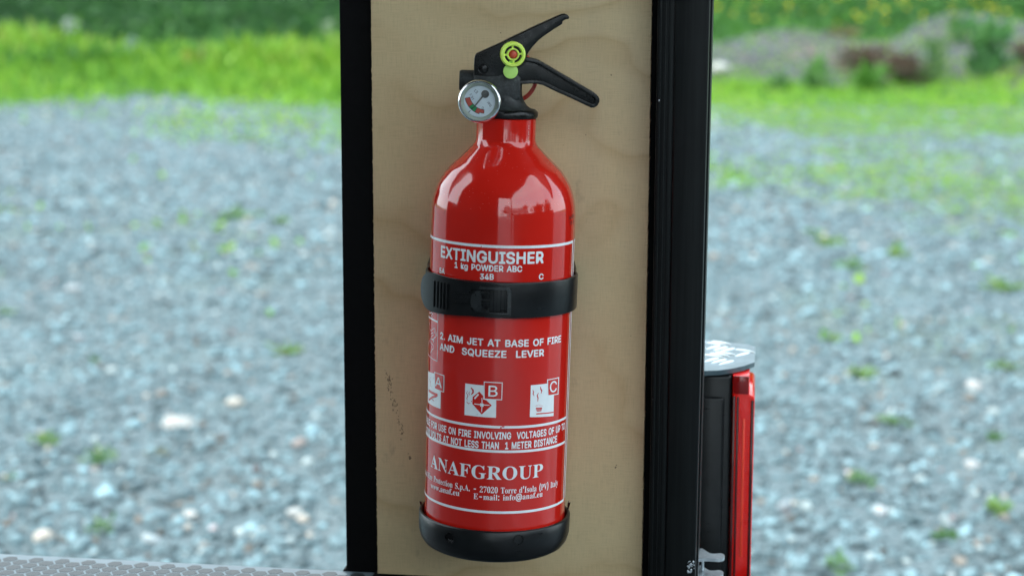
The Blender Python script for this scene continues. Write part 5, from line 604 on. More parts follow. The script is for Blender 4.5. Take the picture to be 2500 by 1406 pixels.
for px, py, wpx, col, asp, lab in BIG:
    x, y = gpt(px, py); sz = wpx / FPX * math.hypot(y, 1) * .42
    V, F, T = stones(np.zeros((1, 3)), np.array([sz]), np.array([col]), 3, np.random.default_rng(int(px)))
    V[:, 0] *= asp ** .5; V[:, 2] *= .9
    V = V * (1 + .05 * np.sin(V[:, [1, 2, 0]] / sz * 3 + px))
    o = np_mesh('stone', V, F, M_['stone'], tint=T); o.location = (x, y, float(ground_z(x, y)) + sz * .28)
    tag(o, lab, 'stone', 'larger stones in the gravel')

V, F, T = stones(np.zeros((1, 3)), np.array([.075]), np.array([(.66, .68, .62)]), 3, np.random.default_rng(3)); V[:, 0] *= 1.7; V[:, 2] *= 1.2
dd_ = ray(1757, 168); pp_ = CAM + dd_ * (16.6 / dd_.y)
o = np_mesh('stone', V, F, M_['stone'], tint=T); o.location = (pp_.x, pp_.y, pp_.z)
tag(o, 'pale boulder on the left end of the gravel heap beside the right post', 'stone', 'larger stones in the gravel')

# ---- leaves and blades: each a small folded four-cornered leaf
def leaves(base, direc, length, width, tint, rng, bend=.25):
    n = len(base); d = direc / np.linalg.norm(direc, axis=1)[:, None]
    r = rng.normal(size=(n, 3)); s = np.cross(d, r); s /= np.linalg.norm(s, axis=1)[:, None] + 1e-9
    nrm = np.cross(s, d)
    L = length[:, None]; W = width[:, None] * .5
    mid = base + d * L * .5 + nrm * L * bend * .4
    tip = base + d * L - np.array([0, 0, 1]) * L * bend * .5
    V = np.stack([base, mid + s * W, tip, mid - s * W], 1).reshape(-1, 3)
    i = np.arange(n)[:, None] * 4
    F = np.concatenate([i + np.array([0, 1, 2]), i + np.array([0, 2, 3])])
    return V, F, np.repeat(tint, 4, 0)
def leafy(name, data, parent=None, mat='leaf'):
    off = 0; VV, FF, TT = [], [], []
    for V, F, T in data: VV.append(V); FF.append(F + off); TT.append(T); off += len(V)
    return np_mesh(name, np.concatenate(VV), np.concatenate(FF), M_[mat], parent, smooth=False, tint=np.concatenate(TT))
def mixc(stops, t):
    t = np.clip(t, 0, .9999) * (len(stops) - 1); i = t.astype(int); f = (t - i)[:, None]; s = np.array(stops)
    return s[i] * (1 - f) + s[i + 1] * f

# short grass and herbs of the verge
n = 170000
gxs = NR.uniform(-7.5, 8.5, n); gys = 4.5 + 16.5 * NR.random(n) ** .8
gm = green_amount(gxs, gys); k = (NR.random(n) < gm ** 1.3) & ~((gys > 17.0) & (gxs > 1.4) & (NR.random(n) < .8)); gxs, gys, gm = gxs[k], gys[k], gm[k]
cl = wob(gxs, gys, 2.2) + .5 * wob(gys, gxs, 6)
hz = np.where(gxs > 1.2, np.where((gys > 16.2), .12, .42), 1.0)
hgt = (.03 + .11 * NR.random(len(gxs))) * (1 + .6 * np.clip(cl, -1, 1)) * (.35 + 2.9 * np.clip((gys - 13.4) / 4, 0, 1)) * hz
tn = mixc([(.07, .20, .04), (.16, .40, .05), (.27, .56, .05), (.38, .60, .07), (.42, .44, .16)], .42 + .22 * cl + NR.normal(0, .16, len(gxs)))
dr = np.c_[NR.normal(0, .45, (len(gxs), 2)), np.ones(len(gxs))]
zb = np.maximum(ground_z(gxs, gys), np.where((gxs > 1.3) & (gys > 14.7), mound_z(gxs, gys), -1))
o = leafy('grass', [leaves(np.c_[gxs, gys, zb], dr, hgt, .018 + .025 * NR.random(len(gxs)), tn * 1.22, NR)])
tag(o, 'bright green grass and low herbs along the far verge', kind='stuff')

# taller wild undergrowth behind it, one tangled mass
data = []
n = 150000
ux = NR.uniform(-9, 11, n); uy = 17.4 + 10 * NR.random(n) ** 1.3
right = ux > 1.1; uy = np.where(right, uy + 2.2, uy)
clump = wob(ux, uy, 1.3) + .5 * wob(uy, ux, 3.1)
top = (.10 + .055 * (uy - 15.5)) * (1.0 + .55 * clump) + np.clip(uy - 19, 0, 6) * .10
top = np.where(right, .25 + (uy - 19.5) * .16 + .12 * clump, top); top = np.clip(top, .05, 2.4)
uz = ground_z(ux, uy) + top * NR.random(n) ** .6
depth_t = .36 + .20 * clump - np.clip((uy - 17.5) / 6, 0, .4) + NR.normal(0, .15, n)
tu = mixc([(.03, .11, .03), (.07, .22, .045), (.12, .33, .05), (.19, .45, .06), (.27, .52, .07)], depth_t + np.where(right, .30, 0) * (uy < 24))
du = np.c_[NR.normal(0, .8, (n, 2)), NR.normal(.5, .6, n)]
data.append(leaves(np.c_[ux, uy, uz], du, .06 + .09 * NR.random(n), .03 + .035 * NR.random(n), tu * 1.25, NR))
o = leafy('undergrowth', data); tag(o, 'dense dark green undergrowth behind the verge', kind='stuff')
# the wood behind it
n = 60000
wx = NR.uniform(-26, 30, n); wy = 27 + 8 * NR.random(n); cl = wob(wx * .5, wy * .5, 1.2)
wz = (5.5 + 2.2 * cl) * NR.random(n) ** .7
tw = mixc([(.012, .04, .016), (.03, .09, .03), (.06, .15, .04)], .45 + .25 * cl + NR.normal(0, .2, n))
o = leafy('wood', [leaves(np.c_[wx, wy, wz], NR.normal(0, 1, (n, 3)), .30 + .3 * NR.random(n), .2 + .2 * NR.random(n), tw, NR)])
tag(o, 'dark wood edge far behind the undergrowth', kind='stuff')

# yellow flowers scattered in the growth behind the heaps
n = 170
fx = NR.uniform(1.8, 8.2, n); fy = NR.uniform(20.5, 23.5, n); fz = ground_z(fx, fy) + .25 + (fy - 19.5) * .16 + NR.uniform(-.12, .16, n)
b = np.repeat(np.c_[fx, fy, fz], 6, 0); dd = NR.normal(0, 1, (n * 6, 3)); dd[:, 1] -= .6
o = leafy('yellow_blossom', [leaves(b, dd, np.full(n * 6, .038), np.full(n * 6, .034), np.tile([[.95, .85, .03]], (n * 6, 1)), NR)], mat='petal')
tag(o, 'scattered yellow blossoms in the growth behind the gravel heaps', kind='stuff')

def flower(px, py, Y0, col, size, lab, stem_h=.5):
    d = ray(px, py); p = CAM + d * (Y0 / d.y)
    root = empty('wild_flower', (p.x, p.y, float(ground_z(p.x, p.y)))); h = p.z - root.location.z
    tag(root, lab, 'flower', 'single flowers in the greenery')
    rg = np.random.default_rng(int(px)); m = 60
    dd = rg.normal(0, 1, (m, 3)); dd[:, 2] += .3
    leafy('flower_head', [leaves(np.tile([[0, 0, h]], (m, 1)) + dd * size * .25, dd, np.full(m, size * .55), np.full(m, size * .4), np.tile([col], (m, 1)), rg)], root, 'petal')
    tube('stem', [(0, 0, 0), (.02, 0, h * .5), (0, 0, h)], .004, M_['leafstem'], root, n=5)
m = plain('leaf_stem', (.07, .16, .04), .6); M_['leafstem'] = m.m
flower(170, 62, 16.9, (.55, .66, .55), .085, 'creamy white flower head high at far left')
flower(322, 104, 16.4, (.34, .50, .40), .06, 'small greyish white flower head right of the creamy one')
flower(458, 138, 15.9, (.36, .46, .04), .07, 'yellow green flower head in the middle of the left verge')
flower(800, 66, 17.5, (.45, .60, .38), .07, 'pale green flower head beside the left black post')

def weed(px, py, wpx, tone, lab, hgt=.5, cnt=30, name='weed', Y0=None, cat='weed', grp='green weeds on the gravel', lw=.34):
    if Y0 is None: x, y = gpt(px, py)
    else: y = Y0; x = (px - 1250) / FPX * y * 1.005
    rg = np.random.default_rng(int(px * 7 + py)); r = wpx / FPX * y * .5
    base = np.c_[rg.normal(0, r * .27, cnt), rg.normal(0, r * .32, cnt), rg.random(cnt) * r * hgt]
    d = np.c_[rg.normal(0, 1, (cnt, 2)), rg.uniform(.1, 1.4, cnt) * (hgt * 2)]
    T = mixc(tone, rg.random(cnt))
    z = float(ground_z(x, y))
    if x > 1.3 and y > 14.7: z = max(z, float(mound_z(x, y)))
    o = leafy(name, [leaves(base, d, r * rg.uniform(.4, .95, cnt), r * rg.uniform(.4, .9, cnt) * lw, T, rg)])
    o.location = (x, y, z); tag(o, lab, cat, grp)
LG = [(.24, .46, .20), (.14, .34, .08), (.36, .50, .34)]; YG = [(.18, .40, .06), (.32, .50, .14)]; DG = [(.08, .24, .05), (.16, .36, .10)]
weed(250, 1300, 95, LG, 'pale green leafy weed just above the floor, left opening')
weed(252, 1130, 100, LG, 'pale green weed with broad leaves in the lower left gravel')
weed(110, 1085, 80, YG, 'thin yellow green weed at left above the broad leaved one')
weed(24, 1172, 44, DG, 'small dark green weed at the left frame edge, low down')
weed(705, 858, 90, YG, 'low green weed on the gravel closest to the left post', .3)
weed(232, 880, 34, DG, 'tiny dark green weed in the middle left gravel')
weed(388, 1115, 70, [(.30, .34, .22), (.35, .32, .2)], 'dried pale weed between two pale stones', .3)
weed(20, 765, 56, LG, 'light green weed at the left frame edge, mid height', .3)
weed(690, 546, 60, YG, 'bright green weed farther back beside the left post', .3)
weed(575, 532, 120, LG, 'spread out faint green weeds far back in the left gravel', .15)
weed(2040, 1395, 110, LG, 'leafy weed cut by the bottom edge right of the tail light')
weed(2310, 1325, 80, DG, 'dark green weed low on the right hand gravel')
weed(2440, 1255, 110, YG, 'yellow green weed in the lower right corner gravel')
weed(2100, 1180, 100, LG, 'pale green weed right of the red lens, low down')
weed(2190, 1040, 100, LG, 'pale weed on the gravel between two stones at right', .3)
weed(2430, 1075, 60, DG, 'small green weed at the far right above the corner', .4)
weed(2098, 920, 90, YG, 'flat yellow green weed right of the tail light top', .25)
weed(2445, 905, 90, YG, 'green weed at the right frame edge, mid height', .25)
weed(2030, 832, 80, YG, 'flat green weed level with the tread plate', .25)
weed(2080, 660, 110, LG, 'light green weed patch in the middle of the right gravel', .25)
weed(2190, 625, 90, YG, 'bright green weed patch farther right and higher', .25)
weed(2440, 715, 110, YG, 'wide weed patch at the right frame edge, upper gravel', .25)
weed(2030, 600, 90, YG, 'weed patch farthest back among the right hand ones', .25)
weed(1985, 575, 60, LG, 'small pale weed tuft far back near the right post', .25)
PG = 'taller plants in front of the gravel heaps'
weed(1985, 195, 110, [(.12, .32, .09), (.18, .42, .08)], 'pointed green plant before the left gravel heap', 1.1, 90, 'herb_plant', 15.6, 'plant', PG)
weed(2110, 200, 110, [(.10, .32, .04), (.16, .40, .05)], 'bright green plant beside the reddish plants', 1.0, 90, 'herb_plant', 15.4, 'plant', PG)
weed(2270, 190, 120, [(.16, .33, .10), (.12, .28, .08)], 'tall pale green plant before the high heap', 1.7, 80, 'herb_plant', 15.9, 'plant', PG, .22)
weed(2395, 190, 170, [(.10, .30, .10), (.18, .42, .12)], 'bushy dark green plant at the foot of the high heap', 1.3, 150, 'herb_plant', 16.4, 'plant', PG)
weed(2320, 120, 80, [(.14, .30, .08), (.20, .34, .10)], 'thin yellow green plant growing on the high heap', 1.4, 120, 'herb_plant', 17.6, 'plant', PG, .2)
weed(1890, 215, 70, [(.08, .24, .07), (.12, .3, .07)], 'small green plant near the right post before the heaps', 1.2, 90, 'herb_plant', 15.2, 'plant', PG, .25)
RD = [(.20, .12, .09), (.22, .17, .12), (.14, .16, .09)]
weed(2100, 155, 170, RD, 'reddish brown plants at the foot of the heaps', .45, 110, 'red_plant', 16.6, 'plant', 'reddish plants by the gravel heaps', .2)
weed(2185, 175, 170, RD, 'darker red plants lower between the green ones', .5, 140, 'red_plant', 16.1, 'plant', 'reddish plants by the gravel heaps', .2)
weed(2490, 150, 120, RD, 'reddish plants at the right frame edge on the heap', .5, 90, 'red_plant', 17.0, 'plant', 'reddish plants by the gravel heaps', .2)
weed(2050, 85, 90, [(.20, .24, .08), (.28, .17, .10)], 'brownish green tuft in the saddle between the heaps', .3, 50, 'herb_plant', 18.2, 'plant', PG, .25)

# behind the photographer (seen only mirrored in the paint): a pale house and a row of trees
hs = empty('house', (6.5, -15, 0), (0, 0, .25)); tag(hs, 'pale rendered house behind the trailer', 'house')
box('wall', -4.5, 4.5, -3, 3, 0, 3.0, M_['render'], hs)
rf = mesh_obj('roof', [(-4.8, -3.3, 2.98), (4.8, -3.3, 2.98), (4.8, 3.3, 2.98), (-4.8, 3.3, 2.98), (-4.8, 0, 4.6), (4.8, 0, 4.6)], [(0, 1, 5, 4), (2, 3, 4, 5), (0, 4, 3), (1, 2, 5), (0, 3, 2, 1)], M_['tiles'], hs)
for xx in (-2.5, 0.3, 2.8):
    wn = box('window', xx - .5, xx + .5, 3.003, 3.05, 1.0, 2.2, M_['print'], hs); box('pane', xx - .43, xx + .43, 3.052, 3.06, 1.07, 2.13, M_['winglass'], wn)
tree_lab = ['broad tree behind the house', 'tall narrow tree right of the house', 'low round tree at the yard edge', 'dark tree far to the right of the yard', 'big tree on the left of the yard', 'slim tree between the bigger ones']
for k, (tx, ty, th, tr) in enumerate([(2.5, -24, 7, 2.6), (14, -19, 9, 2.0), (18, -12, 5, 2.4), (19, -4, 6, 2.5), (-16, -14, 7, 3), (16, -8, 6.5, 1.6)]):
    root = empty('tree', (tx, ty, 0)); tag(root, tree_lab[k], 'tree', 'trees around the yard behind the photographer')
    rg = np.random.default_rng(k); m = 2600
    c = rg.normal(0, 1, (26, 3)) * [tr * .5, tr * .5, th * .22] + [0, 0, th * .62]; b = c[rg.integers(0, 26, m)] + rg.normal(0, tr * .22, (m, 3))
    leafy('crown', [leaves(b, rg.normal(0, 1, (m, 3)), rg.uniform(.25, .5, m), rg.uniform(.2, .35, m), mixc([(.02, .06, .02), (.06, .15, .04)], rg.random(m)), rg)], root)
    tube('trunk', [(0, 0, 0), (.1, 0, th * .35), (0, .1, th * .75)], lambda t: .2 * (1 - .75 * t), M_['bark'], root, n=10)

# ================================================================== the trailer
T0 = Matrix.Translation((0, 1.083, 0)) @ Matrix.Rotation(math.radians(-8), 4, 'Z')
trailer = empty('trailer'); trailer.matrix_world = T0
tag(trailer, 'open trailer with plywood panel, black posts and patterned floor', 'trailer')
def vert_edge(top, bot, yl):
    """a nearly upright edge measured at two pixels, as x(z) in the trailer frame"""
    a, b = on_plane(*top, T0, yl), on_plane(*bot, T0, yl)
    return lambda z: a.x + (b.x - a.x) * (z - a.z) / (b.z - a.z)
ZT, ZF = 1.62, .633
def upright(name, eL, eR, y0, y1, z0, z1, mat, bev=.0, parent=None, seg=2):
    bm = bmesh.new()
    V = [bm.verts.new(p) for z in (z0, z1) for p in ((eL(z), y0, z), (eR(z), y0, z), (eR(z), y1, z), (eL(z), y1, z))]
    for f in ((3, 2, 1, 0), (4, 5, 6, 7), (0, 1, 5, 4), (1, 2, 6, 5), (2, 3, 7, 6), (3, 0, 4, 7)): bm.faces.new([V[i] for i in f])
    if bev: bmesh.ops.bevel(bm, geom=bm.edges[:], offset=bev, segments=seg, profile=.5, affect='EDGES')
    return bm_obj(name, bm, mat, parent or trailer, auto=.6)
eP0 = vert_edge((905.9, 0), (922.6, 1400), 0.0); eP1 = vert_edge((1591.5, 0), (1566.5, 1400), 0.0)
zpb = on_plane(1200, 1412, T0, 0).z
# panel with a slightly ragged sawn edge
rg = np.random.default_rng(5)
zs = np.linspace(zpb, ZT, 700); L, R = [], []
for z in zs:
    L.append((eP0(z) - .0002 * abs(rg.normal()) * (rg.random() < .5), z)); R.append((eP1(z) + .00016 * rg.normal() * (rg.random() < .35), z))
poly = L + R[::-1]
V = [(x, 0, z) for x, z in L] + [(x, 0, z) for x, z in R] + [(x, .0085, z) for x, z in L] + [(x, .0085, z) for x, z in R]
k = len(zs); F = []
for i in range(k - 1):
    F += [(i, k + i, k + i + 1, i + 1), (2 * k + i + 1, 3 * k + i + 1, 3 * k + i, 2 * k + i), (i + 1, 2 * k + i + 1, 2 * k + i, i), (k + i, 3 * k + i, 3 * k + i + 1, k + i + 1)]
F += [(0, 2 * k, 3 * k, k), (k - 1, 2 * k - 1, 4 * k - 1, 3 * k - 1)]
me = bpy.data.meshes.new('plywood_panel'); me.from_pydata(V, [], F); me.update()
panel = fin('plywood_panel', me, M_['ply'], trailer)
me.materials.append(M_['ply_edge'])
for p in me.polygons:
    if abs(p.normal.y) < .5: p.material_index = 1
# sawn splinter nicks along the right edge: little dark tears in the face veneer
bm = bmesh.new()
for i in range(120):
    z = rg.uniform(.64, 1.25); x = eP1(z); l = rg.uniform(.0005, .0022); h = rg.uniform(.00006, .00016)
    if rg.random() < .12: z = zs[0] + .02; continue
    vs_ = [bm.verts.new(q) for q in ((x - l, -.00012, z), (x + .0001, -.00012, z - h), (x + .0001, -.00012, z + h))]; bm.faces.new(vs_)
nick = bm_obj('splinter_nick', bm, M_['ply_edge'], panel); nick['kind'] = 'stuff'
# scuffs: brush-like mark low left, a few specks
bm = bmesh.new()
def blotch(px, py, w, h, n=9, sd=0):
    c = on_plane(px, py, T0, -.00015); r = random.Random(sd + int(px))
    ps = []
    for i in range(n):
        a = 2 * math.pi * i / n; q = r.uniform(.55, 1.15)
        ps.append(bm.verts.new((c.x + math.cos(a) * w * q, -.00015, c.z + math.sin(a) * h * q)))
    bm.faces.new(ps)
for i in range(70):
    t = RS.random(); px = 945 + 38 * t + RS.uniform(-7, 7) * (1 - .4 * t); py = 915 + 150 * t ** 1.1 + RS.uniform(-14, 14)
    blotch(px, py, RS.uniform(.00015, .0004), RS.uniform(.0003, .0012), 6, i)
for px, py, q in [(1001, 1117, .0013), (997, 1107, .0006), (1503, 1140, .0009), (1505, 1135, .0006), (1492, 184, .0007), (1222, 81, .0005), (1430, 330, .0004), (1375, 355, .0003), (958, 925, .0005), (1540, 820, .0004)]:
    blotch(px, py, q * .8, q, 8)
mk = bm_obj('dirt_mark', bm, M_['smudge'], panel); mk['kind'] = 'stuff'

# left post: flat black, with a filleted foot
yl = .0087
eF0 = vert_edge((828.3, 0), (846.0, 1385), yl)
pts = []
zc0 = on_plane(846, 1391, T0, yl).z
for i in range(9):
    a = i / 8 * math.pi / 2; pts.append((eF0(zc0) - .0024 + .0024 * math.sin(a), zc0 + .0026 - .0026 * math.cos(a)))
xr = eP0(1.0) + .03
poly = [(eF0(zc0) - .0024, zc0 - .012)] + pts + [(eF0(ZT), ZT), (xr, ZT), (xr, zc0 - .012)]
prism('frame_post', poly, yl, yl + .035, M_['matt'], trailer, bev=.0006)
# slim strip of floor seal under the panel
box('bottom_rail', eP0(.64) - .004, eP1(.64) + .05, -.004, .03, ZF - .02, zpb - .0015, M_['matt'], trailer, bev=.001)

# right post: extruded profile with a stepped left flank, fine lips and a square front
yp = -.016
f = lambda x0, x1: vert_edge((x0, 0), (x1, 1406), yp)
e0, e1 = f(1606, 1582), f(1733.5, 1697.5)
def shift(e, d): return lambda z: e(z) + d
w0 = e1(.9) - e0(.9)
post = upright('corner_post', shift(e0, .0102), e1, yp, .030, ZF - .06, ZT, M_['post'], .0014, seg=3)
upright('profile_flank', e0, shift(e0, .0102), yp + .0012, .028, ZF - .06, ZT, M_['post'], .0004)
for k_, (d0, wd, dy) in enumerate([(.0012, .0012, .0007), (.0042, .0010, .0008), (.0066, .0030, .0005)]):
    upright('profile_rib', shift(e0, d0), shift(e0, d0 + wd), yp + .0012 - dy, yp + .0015, ZF - .06, ZT, M_['post'], .0002)
upright('shadow_gap', lambda z: eP1(z) - .006, shift(e0, .0005), .0088, .0275, ZF - .06, ZT, M_['matt'])
upright('edge_lip', shift(e1, -.0001), shift(e1, .0012), -.002, .026, ZF - .06, ZT, M_['post'], .0002)
ee = on_plane(1703, 1000, T0, .031).x
ge0 = vert_edge((1705.5, 800), (1696.0, 1352), .030)
upright('edge_strip', shift(ge0, 0), shift(ge0, .0015), .0305, .034, on_plane(1698, 1352, T0, .03).z, .97, M_['galv'], .0002)
# paint chips
bm = bmesh.new()
for px, py, q in [(1609, 246, .0006), (1593, 975, .0002), (1652, 985, .00025)]:
    c = on_plane(px, py, T0, yp); r_ = bmesh.ops.create_icosphere(bm, subdivisions=1, radius=q)
    for v in r_['verts']: v.co = Vector((v.co.x * .7 + c.x, v.co.y * .3 + yp + .0004, v.co.z * 1.2 + c.z))
for i in range(26):
    px, py = 1688 + RS.uniform(-9, 7), 1383 + RS.uniform(-14, 18)
    c = on_plane(px, py, T0, yp); r_ = bmesh.ops.create_icosphere(bm, subdivisions=1, radius=RS.uniform(.0002, .0009))
    for v in r_['verts']: v.co = Vector((v.co.x + c.x, v.co.y * .4 + yp, v.co.z * 1.2 + c.z))
ch = bm_obj('paint_chip', bm, M_['galv'], post); ch['kind'] = 'stuff'

# floor board with the raised hexagon tread
fz = on_plane(845, 1392, T0, .0087).z
edgeL = on_level(0, 1350, T0, fz); edgeR = on_level(845, 1392, T0, fz)
print('floor', fz, edgeL, edgeR)
yb = edgeR.y
sl = (edgeL.y - edgeR.y) / (edgeL.x - edgeR.x)
FX0, FX1, FY0 = -1.5, 1.1, -1.75
def yback(x): return edgeR.y + sl * (x - edgeR.x)
fl = mesh_obj('floor_board', [(x, y, z) for z in (fz - .0004, fz - .018) for x, y in ((FX0, FY0), (FX1, FY0), (FX1, yback(FX1)), (FX0, yback(FX0)))],
              [(0, 1, 2, 3), (7, 6, 5, 4), (0, 4, 5, 1), (1, 5, 6, 2), (2, 6, 7, 3), (3, 7, 4, 0)], M_['film'], trailer)
r = .0061; V, F = [], []
cx0 = edgeR.x
for col in range(-70, 26):
    for row in range(0, 40):
        x = cx0 + col * 1.5 * r; y = yb - .002 - (row + .5 * (col & 1)) * math.sqrt(3) * r
        if y + .005 > yback(x) - .0006: continue
        b = len(V); ro = r * .88
        for q, z in ((ro, fz - .0004), (ro * .97, fz - .00022)):
            for i in range(6): V.append((x + q * math.cos(i * math.pi / 3), y + q * math.sin(i * math.pi / 3), z))
        F.append(tuple(b + 6 + i for i in range(6)))
        for i in range(6): F.append((b + i, b + (i + 1) % 6, b + 6 + (i + 1) % 6, b + 6 + i))
hx = mesh_obj('hexagon_tread', V, F, M_['mesh'], fl); hx['kind'] = 'stuff'

# unseen roof, beams and boards, placed to shade the panel and shape reflections
box('roof', -.87, .72, -1.9, .05, 1.95, 2.0, M_['roof'], trailer, .004)
for yy in (-1.85, -.9, 0.0): box('roof_beam', -.86, .71, yy - .02, yy + .02, 1.90, 1.949, M_['roof'], trailer, .002)
box('shade_side_board', -.86, -.84, -1.86, -.02, fz, 1.02, M_['wall'], trailer)
box('shade_side_board', -.86, -.84, -1.86, -.34, 1.0205, 1.949, M_['wall'], trailer)
box('shade_side_board', .80, .82, -1.84, -.02, fz, .93, M_['wall'], trailer)
box('shade_header_board', -.86, -.14, .012, .03, 1.06, 1.949, M_['wall'], trailer)
box('shade_header_board', .16, .70, .012, .03, 1.06, 1.949, M_['wall'], trailer)
box('back_board', -.84, .0, -1.9, -1.88, fz, 1.949, M_['wall'], trailer)
for xx in (-.85, .70): box('rear_post', xx - .02, xx + .02, -1.9, -1.86, fz, 1.949, M_['matt'], trailer, .002)
box('chassis_beam', FX0, FX1, -.12, -.06, fz - .09, fz - .019, M_['galv'], trailer, .003)

# tail light behind the post
tz = on_plane(1740, 903, T0, .070).z
tl = empty('tail_light', parent=trailer)
yf = .074
xh0 = on_plane(1690, 1100, T0, yf).x; xh1 = on_plane(1784.5, 1100, T0, yf).x; xl1 = on_plane(1839.5, 1100, T0, yf).x; xl0 = on_plane(1830, 900, T0, yf).x
zb_ = .40
zl = on_plane(1790, 962, T0, yf).z
box('housing', xh0, xh1, yf, yf + .075, zb_, tz - .004, M_['blk'], tl, .0025, 3)
box('housing_panel', xh0 + .0012, xh1 - .005, yf - .0022, yf + .004, zb_ + .01, on_plane(1740, 968, T0, yf).z, M_['blk'], tl, .0018, 3)
lp = [(xh1 + .0002, zb_), (xl1, zb_), (xl1, zl - .0035)] + [(xl1 - .0035 * (1 - math.cos(a)), zl - .0035 + .0035 * math.sin(a)) for a in (.4, .8, 1.2, 1.57)] + [(xl0 + .0, tz - .006), (xl0, tz - .004), (xh1 + .0002, tz - .004)]
ln = prism('lens', lp, yf - .001, yf + .07, M_['lens'], tl, bev=.0012, seg=3)
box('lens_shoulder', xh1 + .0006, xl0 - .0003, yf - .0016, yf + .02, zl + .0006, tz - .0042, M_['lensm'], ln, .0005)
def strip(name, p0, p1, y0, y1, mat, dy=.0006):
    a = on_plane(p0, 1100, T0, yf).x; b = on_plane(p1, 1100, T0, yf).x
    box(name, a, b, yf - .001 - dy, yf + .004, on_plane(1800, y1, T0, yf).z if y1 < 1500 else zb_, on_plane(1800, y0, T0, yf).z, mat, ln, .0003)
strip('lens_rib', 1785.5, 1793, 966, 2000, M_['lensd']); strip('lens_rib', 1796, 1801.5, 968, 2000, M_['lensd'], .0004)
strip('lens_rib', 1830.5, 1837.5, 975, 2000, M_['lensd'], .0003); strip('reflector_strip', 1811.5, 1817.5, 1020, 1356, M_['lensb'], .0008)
bm = bmesh.new()
for i in range(150):
    z = zl - .012 - i * .0016
    if z < zb_ + .01: break
    bm_box(bm, on_plane(1802, 1100, T0, yf).x, on_plane(1830, 1100, T0, yf).x, yf - .00125, yf - .0008, z, z + .0006)
pr = bm_obj('lens_prism', bm, M_['lens'], ln); pr['kind'] = 'stuff'

# tread plate over it: bowed front, raised tear-drop bars
front = [(1640, 896), (1680, 903), (1720, 905), (1755, 904), (1790, 899), (1818, 892.5), (1842, 884)]
pl = [on_level(px, py, T0, tz) for px, py in front]; yk = on_level(1840, 846, T0, tz); 
poly = [(p.x, p.y) for p in pl] + [(pl[-1].x + .0002, yk.y), (pl[-1].x - .004, yk.y + .006), (pl[-1].x - .04, yk.y + .022), (pl[0].x, yk.y + .030)]
n_ = len(poly); tri = geometry.tessellate_polygon([[Vector((p[0], p[1], 0)) for p in poly]])
Vt = [(x, y, tz) for x, y in poly] + [(x, y, tz - .0032) for x, y in poly]
Ft = [tuple(t) for t in tri] + [tuple(i + n_ for i in t)[::-1] for t in tri] + [(i, (i + 1) % n_, n_ + (i + 1) % n_, n_ + i) for i in range(n_)]
bm = bmesh.new(); me = bpy.data.meshes.new('t'); me.from_pydata(Vt, [], Ft); bm.from_mesh(me)
tp = bm_obj('tread_plate', bm, M_['alu_dull'], trailer, auto=.5)
def inside(x, y, P):
    c = False
    for i in range(len(P)):
        (xa, ya), (xb, yb2) = P[i], P[i - 1]
        if (ya > y) != (yb2 > y) and x < (xb - xa) * (y - ya) / (yb2 - ya) + xa: c = not c
    return c
def bar_mesh():
    V, F = [], []; nu, nv = 12, 6
    for i in range(nu + 1):
        t = -1 + 2 * i / nu; w_ = math.sqrt(max(0, 1 - t * t)) * (1 if t < 0 else 1)
        for j in range(nv + 1):
            s = -1 + 2 * j / nv
            V.append((t * .0090, s * w_ * .0011, .0013 * w_ * math.sqrt(max(0, 1 - s * s)) - .0001))
    for i in range(nu):
        for j in range(nv):
            a = i * (nv + 1) + j; F.append((a, a + nv + 1, a + nv + 2, a + 1))
    me = bpy.data.meshes.new('tread_bar'); me.from_pydata(V, [], F); me.polygons.foreach_set('use_smooth', [True] * len(F)); me.materials.append(M_['alu']); return me
bmh = bar_mesh(); cell = .0205
x00, y00 = pl[0].x, pl[3].y
for i in range(-1, 6):
    for j in range(-1, 8):
        cxx, cyy = x00 + (i + .5) * cell, y00 + (j + .35) * cell; a = math.radians(-38 if (i + j) & 1 else 52) + .05
        for q in (-1, 0, 1):
            bx, by = cxx - math.sin(a) * q * .0062, cyy + math.cos(a) * q * .0062
            ok = all(inside(bx + math.cos(a) * t, by + math.sin(a) * t, poly) for t in (-.008, .008))
            if not ok: continue
            o = bpy.data.objects.new('tread_bar', bmh); link(o, tp); o.location = (bx, by, tz); o.rotation_euler = (0, 0, a)

print('bars', sum(1 for o in S.objects if o.name.startswith('tread_bar')), [tuple(round(c, 3) for c in p) for p in poly])
# galvanised latch on the post: two tabs and the bent web between them
la = empty('latch', parent=trailer)
topz = on_plane(1730, 1362, T0, .004).z
outl = [(1698, 1363), (1700, 1352), (1703, 1344), (1707, 1339), (1714, 1338), (1721, 1342), (1730, 1347.5), (1737, 1350), (1747, 1350.4), (1758, 1349.4), (1765, 1351), (1769, 1354.5), (1768, 1359), (1764, 1362), (1756, 1363.4), (1740, 1362.6), (1720, 1362)]
tp2 = [on_level(px, py, T0, topz) for px, py in outl]
def tab(z, name='tab', dx=0):
    P = smooth_path([(p.x + dx, p.y, z) for p in tp2], 3, closed=True); n_ = len(P)
    tri = geometry.tessellate_polygon([[Vector((p.x, p.y, 0)) for p in P]])
    V = [tuple(p) for p in P] + [(p.x, p.y, p.z - .0020) for p in P]
    F = [tuple(t) for t in tri] + [tuple(i + n_ for i in t)[::-1] for t in tri] + [(i, (i + 1) % n_, n_ + (i + 1) % n_, n_ + i) for i in range(n_)]
    bm = bmesh.new(); me = bpy.data.meshes.new('t'); me.from_pydata(V, [], F); bm.from_mesh(me)
    bmesh.ops.recalc_face_normals(bm, faces=bm.faces[:])
    return bm_obj(name, bm, M_['galv'], la, auto=.6)
tab(topz); dzt = .0113; tab(topz - dzt, dx=-.0006)
xw = on_plane(1698.5, 1362, T0, .004).x
box('web', xw - .0004, xw + .0018, .0030, .0075, topz - dzt - .004, topz - .0005, M_['galv'], la, .0004)
